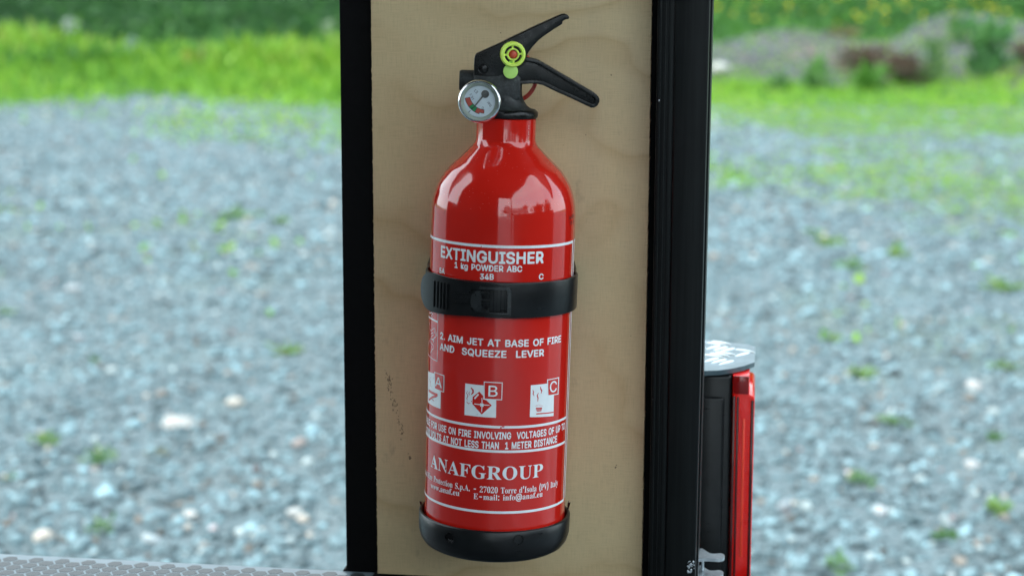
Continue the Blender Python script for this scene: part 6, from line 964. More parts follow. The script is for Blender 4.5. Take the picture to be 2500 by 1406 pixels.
box('pin', xw + .0032, xw + .0052, .010, .0125, topz - dzt + .0002, topz - .0021, M_['alu'], la, .0008)

# ================================================================== the fire extinguisher
up = Vector((.0309, .009, 1)).normalized(); xa = Vector((1, 0, 0)); ya = up.cross(xa).normalized(); xa = ya.cross(up).normalized()
B = Matrix(((xa.x, ya.x, up.x, -.0112), (xa.y, ya.y, up.y, 1.0271), (xa.z, ya.z, up.z, .6620), (0, 0, 0, 1)))
Rb = .0425
ext = empty('fire_extinguisher'); ext.matrix_world = B
tag(ext, 'red powder fire extinguisher strapped upright to the plywood panel', 'fire extinguisher')
def q2(px, py, yl=0.0):
    p = on_plane(px, py, B, yl); return (p.x, p.z)
Bi = B.inverted()
def cyl(px, py, R=Rb):
    o = Bi @ CAM; d = Bi.to_3x3() @ ray(px, py)
    a = d.x ** 2 + d.y ** 2; b = 2 * (o.x * d.x + o.y * d.y); c = o.x ** 2 + o.y ** 2 - R * R
    D = b * b - 4 * a * c
    t = (-b - math.sqrt(max(D, 0))) / (2 * a); p = o + d * t
    return math.atan2(p.x, -p.y), p.z          # angle (0 = towards the viewer), height
prof = [(0, .0035), (.034, .0035), (.0395, .0060), (.0418, .0105), (Rb, .018), (Rb, cyl(1226, 590)[1])]
meas = [(222, 1672, 950), (229, 1660, 860), (240, 1645, 800), (255, 1630, 750), (280, 1607, 690), (315, 1574, 630), (370, 1515, 550), (423, 1462, 495), (480, 1412, 445), (545, 1355, 385), (600, 1320, 340), (640, 1295, 305), (664, 1280, 268), (670, 1275, 245)]
for l_, r_, yy in meas:
    a, b = q2(1000 + l_ / 4.135, 280 + yy / 4.135), q2(1000 + r_ / 4.135, 280 + yy / 4.135)
    prof.append(((b[0] - a[0]) / 2, (a[1] + b[1]) / 2))
zneck = q2(1235, 287)[1]
prof = prof[:6] + [(min(r_, Rb), z) for r_, z in prof[6:]]
sm = smooth_path([(r_, 0, z) for r_, z in prof[5:]], 5)
prof = prof[:5] + [(min(p.x, Rb), p.z) for p in sm] + [(.0176, zneck - .0005), (.0170, zneck), (.010, zneck)]
body = lathe('body', prof, M_['red'], ext, n=160, auto=.5)

# --- print: glyph outlines wrapped round the cylinder
def glyph(key):
    a, v, f = GLYPHS[key].split('|')
    return int(a), [tuple(map(int, p.split(','))) for p in v.split()], [tuple(map(int, t.split(','))) for t in f.split()]
def adv(style, ch):
    if ch == ' ': return {'b': 300, 'n': 300, 's': 270}[style]
    return glyph(style + ch)[0] + (14 if style == 'b' else 4)
CAP = {'b': 560.0, 'n': 520.0, 's': 465.0}
def layout(text, style):
    V, F, x = [], [], 0
    for ch in text:
        if ch != ' ':
            a, v, f = glyph(style + ch); b = len(V)
            V += [(x + p[0], p[1] + (25 if style == 'b' else 5 if style == 'n' else 0)) for p in v]; F += [tuple(b + i for i in t) for t in f]
        x += adv(style, ch)
    return V, F
def wrap(V2, F, h_of_s, r, mat, name, parent, step=.0016, r_of=None, thick=0.0, auto=None):
    """flat (s, h) triangles -> bent round the bottle at radius r (s measured on Rb)."""
    bm = bmesh.new(); vs_ = [bm.verts.new((s, h, 0)) for s, h in V2]
    for t in F:
        try: bm.faces.new([vs_[i] for i in t])
        except ValueError: pass
    if not bm.faces: bm.free(); return None
    s0 = min(v[0] for v in V2); s1 = max(v[0] for v in V2)
    s = math.floor(s0 / step) * step + step
    while s < s1:
        bmesh.ops.bisect_plane(bm, geom=bm.verts[:] + bm.edges[:] + bm.faces[:], plane_co=(s, 0, 0), plane_no=(1, 0, 0), dist=1e-7); s += step
    if thick:
        for f in bm.faces: 
            if f.normal.z < 0: f.normal_flip()
        res = bmesh.ops.extrude_face_region(bm, geom=bm.faces[:])
        for v in res['geom']:
            if isinstance(v, bmesh.types.BMVert): v.co.z += thick
    for v in bm.verts:
        th = v.co.x / Rb; rr = r + v.co.z + (r_of(v.co.x) if r_of else 0); h = v.co.y + h_of_s(v.co.x)
        v.co = Vector((rr * math.sin(th), -rr * math.cos(th), h))
    if thick: return bm_obj(name, bm, mat, parent, auto=.5 if auto is None else auto)
    for f in bm.faces:
        f.normal_update()
        c = f.calc_center_median()
        if f.normal.dot(Vector((c.x, c.y, 0))) < 0: f.normal_flip()
    return bm_obj(name, bm, mat, parent, recalc=False)
RP = Rb + .00012
def text(txt, style, p0, p1, cap_px, mat='print', name='lettering', left_pad=None):
    """txt with its baseline from pixel p0 to pixel p1; left_pad: how many characters stand before p0"""
    (t0, h0), (t1, h1) = cyl(*p0), cyl(*p1)
    V, F = layout(txt, style); 
    x0 = min(v[0] for v in V); x1 = max(v[0] for v in V)
    if left_pad: x0 = sum(adv(style, c) for c in txt[:left_pad])
    s0, s1 = t0 * Rb, t1 * Rb; sx = (s1 - s0) / (x1 - x0)
    zc = 1.04 + (p0[1] - 703) * .00004; cap = cap_px * zc / FPX / math.cos(math.radians(10 + (p0[1] - 703) / 75)); sy = cap / CAP[style]
    V2 = [(s0 + (x - x0) * sx, y * sy) for x, y in V]
    sl_ = (h1 - h0) / (s1 - s0)
    return wrap(V2, F, lambda s: h0 + (s - s0) * sl_, RP, M_[mat], name, body)
def band(p0, p1, wpx, name='border_line'):
    (t0, h0), (t1, h1) = cyl(*p0), cyl(*p1); s0, s1 = t0 * Rb, t1 * Rb; hw = wpx * .000242 / 2
    wrap([(s0, -hw), (s1, -hw), (s1, hw), (s0, hw)], [(0, 1, 2), (0, 2, 3)], lambda s: h0 + (h1 - h0) * (s - s0) / (s1 - s0), RP, M_['print'], name, body)
def vline(s_top, s_bot, h_top, h_bot, w_, name='border_line'):
    V2 = [(s_bot - w_ / 2, h_bot), (s_bot + w_ / 2, h_bot), (s_top + w_ / 2, h_top), (s_top - w_ / 2, h_top)]
    wrap(V2, [(0, 1, 2), (0, 2, 3)], lambda s: 0, RP, M_['print'], name, body)

text('EXTINGUISHER', 'b', (1076.5, 628), (1326.5, 642.6), 28.5)
text('1 kg POWDER ABC', 'b', (1110, 653.8), (1274.5, 664), 14.6)
text('5A', 'b', (1073, 667), (1085.8, 669.5), 13.8)
text('34B', 'b', (1171.8, 682.4), (1205.6, 683.4), 14.2)
text('C', 'b', (1315, 682.8), (1326.5, 682), 13.8)
text('2. AIM JET AT BASE OF FIRE', 'b', (1075, 827), (1369, 835), 16.8)
text('AND  SQUEEZE  LEVER', 'b', (1074, 853.5), (1327.6, 868.8), 17)
text('SUITABLE FOR USE ON FIRE INVOLVING  VOLTAGES OF UP TO', 'b', (1053, 1042), (1378, 1047), 16.8, left_pad=9)
text('UP TO 1000 VOLTS AT NOT LESS THAN  1 METER DISTANCE', 'b', (1052.5, 1066), (1359, 1079), 16.8, left_pad=11)
text('ANAFGROUP', 's', (1052.5, 1138), (1324.7, 1162), 31)
text("Anaf Fire Protection S.p.A. - 27020 Torre d'Isola (PV) Italy", 's', (1045.6, 1165), (1361, 1184), 14, left_pad=5)
text('www.anaf.eu', 's', (1052.5, 1190), (1121.6, 1210), 13.5)
text('E-mail: info@anaf.eu', 's', (1156, 1216.8), (1324, 1211), 13.3)

# frame lines, running on round the left flank
hT = cyl(1226, 602)[1]; 
def ring_line(pm, pr, wpx, thl=-1.9):
    (tm, hm), (tr, hr) = cyl(*pm), cyl(*pr); sl_ = (hr - hm) / (tr - tm) / Rb; hw = wpx * .000242 / 2
    s0, s1 = thl * Rb, tr * Rb
    wrap([(s0, -hw), (s1, -hw), (s1, hw), (s0, hw)], [(0, 1, 2), (0, 2, 3)], lambda s: hm + sl_ * (s - tm * Rb), RP, M_['print'], 'border_line', body)
    return tr * Rb, hr
sA, hA = ring_line((1230, 603), (1398.5, 589.5), 6.5)
sB, hB = ring_line((1223, 1042.3), (1382, 1017.5), 6.2)
sC, hC = ring_line((1222, 1101.8), (1378.5, 1077.5), 6.2)
sD, hD = ring_line((1214, 1250.3), (1375.5, 1218.8), 6.2)
sR = (sA + sD) / 2; wv = .0009
vline(sA - wv * .6, sD - wv * .6, hA, hD, wv * 1.3)
vline(sA + .0036, sD + .0036, hA, hD, .0022); vline(sA + .0036, sA + .0036, hA + .0005, hA - .012, .0010)
bh = hB
wrap([(sA + .0030, 0), (sA + .03, 0), (sA + .03, .0014), (sA + .0030, .0014)], [(0, 1, 2), (0, 2, 3)], lambda s: hA - .0007, RP, M_['print'], 'border_line', body)

def st(px, py):
    t, h = cyl(px, py); return t * Rb, h
def poly_print(pix, name='pictogram', mat='print', r=RP, holes=(), parent=None):
    P = [st(*p) for p in pix]; H = [[st(*p) for p in hh] for hh in holes]
    flat = P + [p for hh in H for p in hh]
    tri = geometry.tessellate_polygon([[Vector((a, b, 0)) for a, b in L_] for L_ in [P] + H])
    return wrap(flat, [tuple(t) for t in tri], lambda s: 0, r, M_[mat], name, parent or body)
def stroke_print(pix, wpx, name='pictogram_mark', mat='print', r=RP, parent=None, taper=False):
    P = [Vector(st(*p)) for p in pix]; V, F = [], []
    for i, p in enumerate(P):
        d = (P[min(i + 1, len(P) - 1)] - P[max(i - 1, 0)]).normalized(); q = Vector((-d.y, d.x)) * wpx * .000242 / 2
        if taper: q *= math.sin(math.pi * (i + .35) / (len(P) - .3)) + .15
        V += [tuple(p + q), tuple(p - q)]
    for i in range(len(P) - 1): F += [(2 * i, 2 * i + 1, 2 * i + 3), (2 * i, 2 * i + 3, 2 * i + 2)]
    return wrap(V, F, lambda s: 0, r, M_[mat], name, parent or body, step=.003)
def z4(pts): return [(1000 + x / 5.0205, 780 + y / 5.0205) for x, y in pts]
R2 = RP + .00008; R3 = R2 + .00008
def icon(sq, bx, letter, lp0, lp1, cap):
    pg = poly_print(z4(sq))
    poly_print(z4(bx), 'letter_box', 'print', R2, parent=pg)
    c = [sum(p[0] for p in bx) / 4, sum(p[1] for p in bx) / 4]
    poly_print(z4([(c[0] + (x - c[0]) * (1 - 2 * 10 / (max(q[0] for q in bx) - min(q[0] for q in bx))), c[1] + (y - c[1]) * .905) for x, y in bx]), 'letter_field', 'red', R3, parent=pg)
    (p0, p1) = z4([lp0, lp1]); (t0, h0), (t1, h1) = cyl(*p0), cyl(*p1)
    V, F = layout(letter, 'n'); x0 = min(v[0] for v in V); x1 = max(v[0] for v in V); sx = (t1 - t0) * Rb / (x1 - x0)
    sy = cap / 5.0205 * .000248 / CAP['n']
    wrap([(t0 * Rb + (x - x0) * sx, y * sy) for x, y in V], F, lambda s: h0 + (h1 - h0) * (s - t0 * Rb) / ((t1 - t0) * Rb), R3 + .00008, M_['print'], 'letter', pg)
    return pg
def marks(pg, strokes):
    for pts, w_, tp_ in strokes: stroke_print(z4(pts), w_ / 5.02, mat='red', r=R2, parent=pg, taper=tp_)
A = icon([(229, 628), (310, 660), (310, 842), (384, 882), (380, 1092), (226, 1008)], [(306, 637), (430, 681), (425, 892), (306, 846)], 'A', (320, 812), (398, 838), 118)
marks(A, [([(262, 705), (246, 735), (262, 765), (256, 800), (272, 825)], 7, True), ([(240, 868), (300, 905), (345, 925)], 34, False), ([(240, 985), (280, 950), (335, 935)], 26, False), ([(262, 950), (290, 985), (305, 998)], 9, True)])
Bp = icon([(683, 780), (920, 806), (1062, 985), (1058, 1202), (673, 1166)], [(911, 757), (1141, 768), (1133, 986), (911, 975)], 'B', (965, 940), (1077, 941), 130)
# jerrycan
can = poly_print(z4([(855, 880), (905, 935), (902, 975), (940, 985), (1007, 1050), (885, 1160), (770, 1030), (775, 945)]), 'pictogram_mark', 'red', R2, parent=Bp)
for pts, w_ in [([(888, 958), (889, 1045), (884, 1130)], 10), ([(795, 1030), (885, 1042), (980, 1047)], 10), ([(868, 1025), (905, 1062)], 16), ([(868, 1058), (905, 1028)], 16), ([(797, 968), (845, 912)], 18)]:
    stroke_print(z4(pts), w_ / 5.02, mat='print', r=R3, parent=Bp)
marks(Bp, [([(752, 832), (778, 862), (780, 890), (758, 918)], 20, True), ([(712, 872), (700, 900), (718, 930), (702, 965), (712, 985)], 8, True), ([(735, 878), (728, 905), (742, 925)], 8, True), ([(700, 1003), (722, 1028), (745, 1022)], 8, True), ([(758, 992), (760, 1006)], 9, False)])
C = icon([(1485, 803), (1690, 780), (1768, 905), (1762, 1179), (1472, 1193)], [(1683, 733), (1829, 703), (1820, 914), (1688, 934)], 'C', (1712, 893), (1795, 880), 132)
marks(C, [([(1507, 860), (1518, 885), (1512, 905), (1524, 935)], 12, True), ([(1600, 820), (1606, 850), (1618, 870), (1608, 905)], 16, True), ([(1578, 895), (1562, 930), (1572, 960), (1568, 1003)], 14, True),
          ([(1545, 1085), (1622, 1082)], 14, False), ([(1548, 1102), (1618, 1098)], 12, False), ([(1556, 1118), (1612, 1114)], 12, False), ([(1550, 1153), (1760, 1133)], 14, False)])
for i in range(7): marks(C, [([(1535 + i * 15, 1056 - 14 * math.sin(i / 6 * 3.14)), (1540 + i * 15, 1055 - 14 * math.sin(i / 6 * 3.14))], 6, False)])
for i in range(5): marks(C, [([(1548 + i * 15, 1062 - 10 * math.sin(i / 4 * 3.14)), (1552 + i * 15, 1062 - 10 * math.sin(i / 4 * 3.14))], 6, False)])

# pictogram frame on the left flank with the outlined hand and hose
def z3(pts): return [(1000 + x / 5.682, 560 + y / 5.682) for x, y in pts]
stroke_print([(1069.5, 765), (1069, 820), (1067.8, 881)], 1.9, 'pictogram_frame')
stroke_print([(1067.8, 881.5), (1057, 876), (1049, 869), (1045.5, 865)], 1.8, 'pictogram_frame')
stroke_print(z3([(395, 1285), (340, 1258), (290, 1228), (268, 1205)]), 4.5, 'pictogram_frame')
stroke_print(z3([(312, 1118), (300, 1150), (322, 1170), (300, 1200), (318, 1215)]), 2.4)
stroke_print(z3([(275, 1155), (290, 1160), (305, 1150)]), 2.2)
for pts in [[(243, 35), (252, 75), (248, 110), (262, 135)], [(262, 140), (285, 120), (300, 105), (318, 120), (325, 150), (335, 190), (320, 215), (300, 225)], [(262, 175), (290, 160), (292, 190), (275, 200), (262, 230), (280, 245), (298, 260), (290, 280)],
            [(300, 110), (312, 160), (328, 200)], [(250, 250), (265, 285), (290, 310), (298, 350), (280, 365), (262, 400), (255, 410)], [(245, 260), (232, 300), (226, 350)], [(225, 395), (235, 430), (250, 455)], [(265, 230), (255, 245), (250, 262)], [(280, 240), (300, 235), (300, 270)]]:
    stroke_print(z4([tuple(p) for p in pts]), 1.5)
# ink-jet date marks at the right flank, faint column of marks on the neck
text('24085', 'n', (1388.5, 536), (1401.5, 530), 8, 'dark_print', 'date_mark'); text('0172', 'n', (1391, 549), (1401.5, 545), 8, 'dark_print', 'date_mark')
bm = bmesh.new()
for i in range(15):
    if i in (3, 7, 11): continue
    for q in (-1, 1):
        z = zneck - .0035 - i * .00085; th = .82; r_ = .0178
        for s in (0, 1):
            c = Vector((r_ * math.sin(th + q * .012 + s * .004), -r_ * math.cos(th + q * .012 + s * .004), z))
        w_ = .00022
        vs_ = [bm.verts.new((r_ * math.sin(th + q * .012 + a), -r_ * math.cos(th + q * .012 + a), z + b)) for a, b in ((-.006, -w_), (.006, -w_), (.006, w_), (-.006, w_))]; bm.faces.new(vs_)
o = bm_obj('neck_mark', bm, M_['faint'], body); o['kind'] = 'stuff'

# worn spots in the print, dust on the shoulder
for px, py, w_, h_ in [(1251, 858, 3.5, 2.2), (1250.5, 866, 3, 2), (1228, 1041, 4, 1.6), (1223, 1043.5, 2, 2.2), (1157, 1189, 1.5, 3), (1088, 1143, 1.6, 4), (1145, 654, 1.5, 3.5), (1175, 602, 1, 2)]:
    poly_print([(px + w_ * math.cos(a) * (1 + .25 * math.sin(3 * a + px)), py + h_ * math.sin(a)) for a in np.linspace(0, 6.283, 9)[:-1]], 'print_chip', 'red', R2)
bm = bmesh.new(); rg = np.random.default_rng(9)
for i in range(150):
    k = rg.integers(10, len(prof) - 4); t_ = rg.random(); r0, z0 = prof[k]; r1, z1_ = prof[k + 1]
    rr_, zz_ = r0 + (r1 - r0) * t_ + .00005, z0 + (z1_ - z0) * t_
    if rr_ < .017 or zz_ > zneck - .002: continue
    th = rg.uniform(-1.3, 1.3); q = rg.uniform(.00004, .00012)
    r_ = bmesh.ops.create_icosphere(bm, subdivisions=1, radius=q)
    for v in r_['verts']: v.co = v.co + Vector((rr_ * math.sin(th), -rr_ * math.cos(th), zz_))
o = bm_obj('dust_speck', bm, M_['faint'], body); o['kind'] = 'stuff'

# --- valve head
def z1(pts, yl=0.0): return [q2(1080 + x / 3.905, y / 3.905, yl) for x, y in pts]
k_ = .000243 / 3.905 * 1.0
xc = 0.0
def lx(x, y): return z1([(x, y)])[0]
zf0 = zneck; f_ = lambda y: lx(600, y)[1]
prof = [(.0, zf0 - .001), (.0165, zf0 + .0001), (.0180, zf0 + .0003), (.0184, zf0 + .0014), (.0184, zf0 + .0034), (.0174, zf0 + .0046), (.0140, zf0 + .0056), (.0118, zf0 + .0072), (.0100, zf0 + .0098), (.0088, zf0 + .0130), (.0085, f_(860)), (.0085, f_(760)), (.0085, f_(730)), (0, f_(730))]
head = empty('valve_head', parent=ext)
lathe('valve_collar', prof[:6] + [(.0168, zf0 + .0050)], M_['gblk'], head, n=96)
lathe('valve_neck', [(.0, zf0 + .0045)] + [(.0167, zf0 + .0049)] + prof[6:], M_['dusty'], head, n=96, auto=.8)
# nozzle block pointing left
zn = (lx(200, 668)[1] + lx(200, 870)[1]) / 2; rn = (lx(200, 668)[1] - lx(200, 870)[1]) / 2
xL = lx(168, 750)[0]
Mn = Matrix.Translation((0, 0, zn)) @ Matrix.Rotation(math.radians(-90), 4, 'Y')
lathe('nozzle', [(.0045, -xL - .006), (.0048, -xL), (rn * .9, -xL + .0003), (rn, -xL - .0010), (rn, -.004), (0, -.004)], M_['dusty'], head, n=64, M=Mn)
prism('valve_block', [lx(300, 700), lx(300, 880), lx(400, 960), lx(560, 985), lx(742, 940), lx(745, 740), lx(700, 690)], -.0088, .0088, M_['dusty'], head, bev=.0014, seg=3)
# upper lever
YL = -.0090
upper = [(301, 722), (300, 640), (303, 560), (310, 532), (326, 512), (350, 502), (560, 408), (700, 338), (900, 243), (1105, 150), (1135, 138), (1165, 134), (1190, 142), (1206, 158), (1212, 172), (1203, 184), (1180, 188), (1147, 205), (1143, 232), (1060, 285), (985, 335), (920, 385), (868, 440), (822, 500), (800, 545), (770, 600), (700, 668), (640, 690), (575, 712), (535, 733), (420, 737)]
up_ = z1(upper, YL)
lever = prism('operating_lever', up_, YL, -YL, M_['gblk'], head, bev=.0011, seg=3)
inn = offset_poly(up_, .0016)
# pivot rivet
piv = lx(390, 657); Mp = Matrix.Translation((z1([(390, 657)], YL)[0][0], YL, z1([(390, 657)], YL)[0][1])) @ Matrix.Rotation(math.radians(90), 4, 'X')
lathe('pivot_pin', [(.0, .0006), (.0019, .0006), (.0024, .0002), (.0026, -.001)], M_['gblk'], head, n=32, M=Mp)
lathe('pivot_socket', [(.0026, .00012), (.0030, .00035), (.0031, -.0004)], M_['gblk'], head, n=32, M=Mp)
# lower carrying handle: thin web inside a raised rim
YH = -.0080
low = [(655, 822), (655, 792), (700, 782), (740, 776), (800, 764), (850, 758), (900, 764), (960, 792), (1100, 868), (1250, 946), (1380, 1012), (1420, 1030), (1450, 1028), (1478, 1010), (1496, 975), (1498, 945), (1486, 920), (1455, 893), (1200, 742), (960, 600), (905, 572), (860, 560), (805, 548), (760, 560), (720, 620), (700, 700), (690, 740)]
lowv = low[:]
low = [(700, 822), (655, 822), (655, 792), (740, 776), (850, 758), (905, 766), (960, 792), (1100, 868), (1250, 946), (1380, 1012), (1420, 1030), (1452, 1028), (1480, 1008), (1497, 975), (1498, 945), (1486, 920), (1455, 893), (1200, 742), (960, 600), (905, 572), (860, 560), (805, 548), (745, 560), (700, 640), (640, 730), (560, 790), (560, 830)]
low = [(1080 + 0, 0)] and [(655, 822), (655, 795), (740, 778), (850, 760), (905, 767), (960, 793), (1100, 868), (1250, 946), (1380, 1012), (1420, 1030), (1452, 1028), (1480, 1008), (1497, 975), (1498, 945), (1486, 920), (1455, 893), (1200, 742), (960, 600), (905, 572), (860, 560), (805, 548), (745, 560), (690, 600), (650, 680), (600, 740), (600, 822)]
lo_ = z1([(600, 822), (655, 822), (740, 808), (850, 800), (900, 803), (950, 812), (1000, 835), (1100, 884), (1250, 950), (1380, 1013), (1420, 1030), (1452, 1028), (1480, 1008), (1497, 975), (1498, 945), (1486, 920), (1455, 893), (1200, 742), (960, 600), (905, 572), (860, 560), (805, 548), (745, 560), (690, 600), (640, 680), (600, 740)], YH)
rim_in = offset_poly(lo_, .0021)
hb = prism('carrying_handle', lo_, YH + .0022, -YH - .0022, M_['gblk'], head, bev=.0004)
prism('handle_rim', lo_, YH, -YH, M_['gblk'], hb, bev=.0006, seg=2, holes=(rim_in,))
# lime safety clip
YC = -.0135
cc = z1([(675, 522)], YC)[0]; rr = .0073
Mc = Matrix.Translation((cc[0], YC, cc[1])) @ Matrix.Rotation(math.radians(90), 4, 'X') @ Matrix.Rotation(math.radians(4), 4, 'Y')
clip = empty('safety_clip', parent=head)
lathe('clip_ring', [(.0050, -.0036), (.0050, .0002), (.0054, .0007), (.0066, .0007), (.0071, .0002), (.0074, -.0036), (.0050, -.0036)], M_['lime'], clip, n=64, M=Mc)
lathe('clip_hub', [(.0026, -.0036), (.0026, .0001), (.0028, .0004), (.0034, .0004), (.0036, .0), (.0036, -.0036)], M_['lime'], clip, n=48, M=Mc)
for i in range(4):
    a = math.radians(5 + 90 * i); bm = bmesh.new(); bm_box(bm, .0033, .0053, -.0005, .0005, -.0030, .0001, .0001)
    bm.transform(Mc @ Matrix.Rotation(a, 4, 'Z')); bm_obj('clip_spoke', bm, M_['lime'], clip, auto=.6)
lathe('clip_back', [(0, -.0034), (.0060, -.0034), (.0060, -.0039), (0, -.0039)], M_['gblk'], clip, n=40, M=Mc)
lathe('pin_end', [(0, .0006), (.0012, .0005), (.0020, .0001), (.0024, -.0006), (.0024, -.0036)], M_['sealo'], clip, n=40, M=Mc)
c2 = z1([(650, 684)], YC)[0]; tagp = [(c2[0] + .00425 * math.cos(a), c2[1] + .00425 * math.sin(a)) for a in np.linspace(math.radians(112), math.radians(428), 34)]
tagp += [(c2[0] + .0024, c2[1] + .0060), (c2[0] - .0008, c2[1] + .0060)]
prism('clip_tag', tagp, YC + .0012, YC + .0034, M_['lime2'], clip, bev=.0004)
# red pull loop behind the handle and its tip showing above
lp_ = [(905, 700), (893, 790), (872, 850), (830, 910), (775, 952), (735, 975)]
ringp = [Vector((z1([p], .004)[0][0], .004, z1([p], .004)[0][1])) for p in [(735, 560), (830, 600), (885, 690), (886, 790), (868, 850), (826, 908), (772, 948), (700, 960), (610, 930), (560, 850), (550, 740), (580, 640), (650, 575)]]
for v_, dy in zip(ringp, [.003, .003, .003, .003, .003, .003, .004, .007, .009, .010, .010, .008, .004]): v_.y = .009 + dy * .3
tube('pull_ring', smooth_path(ringp, 6, closed=True), .00125, M_['seal'], head, n=12, closed=True)
pt = z1([(800, 540), (815, 525), (830, 545), (826, 556), (800, 556)], .002)
prism('seal_tip', pt, -.001, .004, M_['sealo'], head, bev=.0002)

# --- pressure gauge, slightly tipped up, dial upside down
gc = on_plane(1170.6, 248.2, B, -.0245)
Mg = Matrix.Translation(gc) @ Matrix.Rotation(math.radians(90 - 4), 4, 'X') @ Matrix.Rotation(math.radians(-3), 4, 'Y')
ga = empty('pressure_gauge', parent=head)
gp = 1.010 / FPX
R0 = 53.0 * gp
lathe('bezel', [(44.5 * gp, .0002), (45.5 * gp, .0016), (47.5 * gp, .0023), (50.5 * gp, .0018), (52.6 * gp, .0002), (R0, -.0016), (R0 * .985, -.0062), (R0 * .9, -.0085), (0, -.0085)], M_['chrome'], ga, n=96, M=Mg, auto=.9)
lathe('gasket_ring', [(38.0 * gp, -.0004), (40 * gp, .0003), (44.6 * gp, .0004), (44.6 * gp, -.001)], M_['dring'], ga, n=96, M=Mg, auto=.9)
dial = lathe('dial_face', [(0, -.0010), (39 * gp, -.0010), (39 * gp, -.002)], M_['dial'], ga, n=64, M=Mg)
lathe('gauge_glass', [(0, .0012), (30 * gp, .0010), (44.4 * gp, .0005), (44.4 * gp, .0003), (30 * gp, .0008), (0, .0010)], M_['glass'], ga, n=64, M=Mg, auto=1.2)
lathe('gauge_stem', [(.0038, -.0085), (.0038, -.024)], M_['chrome'], ga, n=24, M=Mg)
def g2(x, y): return ((x - 762) / 10.81 * gp, -(y - 737) / 10.81 * gp)      # dial picture -> gauge plane
def gflat(pts, z, mat, name, par, thick=0, holes=()):
    L_ = [pts] + list(holes); tri = geometry.tessellate_polygon([[Vector((a, b, 0)) for a, b in l] for l in L_]); fl_ = [p for l in L_ for p in l]
    V = [Mg @ Vector((a, b, z)) for a, b in fl_]
    F = [tuple(t) for t in tri]
    if thick:
        n_ = len(fl_); V += [Mg @ Vector((a, b, z - thick)) for a, b in fl_]
        F += [tuple(i + n_ for i in t)[::-1] for t in tri] + [(i, (i + 1) % n_, n_ + (i + 1) % n_, n_ + i) for i in range(n_)]
    bm = bmesh.new(); me = bpy.data.meshes.new('t'); me.from_pydata([tuple(v) for v in V], [], F); bm.from_mesh(me)
    return bm_obj(name, bm, M_[mat], par, recalc=bool(thick))
pv = (905, 540)
def pol(r_, a): a = math.radians(a); return g2(pv[0] + r_ * math.cos(a), pv[1] + r_ * math.sin(a))
def arc(a0, a1, r0, r1, n=10): return [pol(r1, a0 + (a1 - a0) * i / n) for i in range(n + 1)] + [pol(r0, a1 + (a0 - a1) * i / n) for i in range(n + 1)]
sc_ = empty('pressure_scale', parent=ga)
gflat(arc(105, 167.5, 404, 549, 20), -.00097, 'ink', 'scale_outline', dial); gflat(arc(91.5, 105.5, 404, 512, 6), -.00097, 'ink', 'scale_outline', dial)
gflat(arc(141, 166, 418, 535), -.00094, 'dred', 'red_zone', dial); gflat(arc(131.5, 139.6, 418, 535, 5), -.00094, 'dgreen', 'green_zone', dial); gflat(arc(119.5, 130, 418, 535, 5), -.00094, 'dgreen', 'green_zone', dial)
gflat(arc(106.5, 118.2, 418, 535, 6), -.00094, 'dred', 'red_zone', dial); gflat(arc(93, 106.4, 418, 498, 6), -.00094, 'dred', 'red_zone', dial)
gflat([g2(462, 1040), g2(524, 972), g2(535, 984), g2(473, 1052)], -.00094, 'ink', 'tick', dial)
bpy.data.objects.remove(sc_)
def gtext(txt, c, ang, hpx):
    V, F = layout(txt, 'n'); x0 = min(v[0] for v in V); x1 = max(v[0] for v in V); y1_ = 520
    s = hpx / 520.0; a = math.radians(ang); pts = []
    for x, y in V:
        u, v = (x - (x0 + x1) / 2) * s, (y - y1_ / 2) * s
        pts.append(Mg @ Vector((*g2(c[0] + u * math.cos(a) - v * math.sin(a) * -1 * -1, c[1] - (u * math.sin(a) + v * math.cos(a))), -.00094)))
    bm = bmesh.new(); me = bpy.data.meshes.new('t'); me.from_pydata([tuple(p) for p in pts], [], F); bm.from_mesh(me)
    bm_obj('dial_text', bm, M_['ink'], dial, recalc=False)
gtext('E1', (655, 478), 142, 72); gtext('18,5', (556, 625), 116, 62); gtext('bar', (1012, 797), 128, 74); gtext('0', (850, 905), 170, 70)
needle = [g2(834, 575), g2(872, 600), g2(658, 868), g2(600, 925), g2(576, 948), g2(592, 905), g2(634, 848)]
gflat(needle, -.0003, 'needle', 'needle', ga, thick=.0003)
hub = g2(*pv); bm = bmesh.new(); Mh = Mg @ Matrix.Translation((hub[0], hub[1], 0))
lathe('needle_hub', [(0, .0001), (3.4 * gp, .0001), (3.6 * gp, -.0002), (9.2 * gp, -.0002), (9.6 * gp, -.0008)], M_['needle'], ga, n=32, M=Mh)

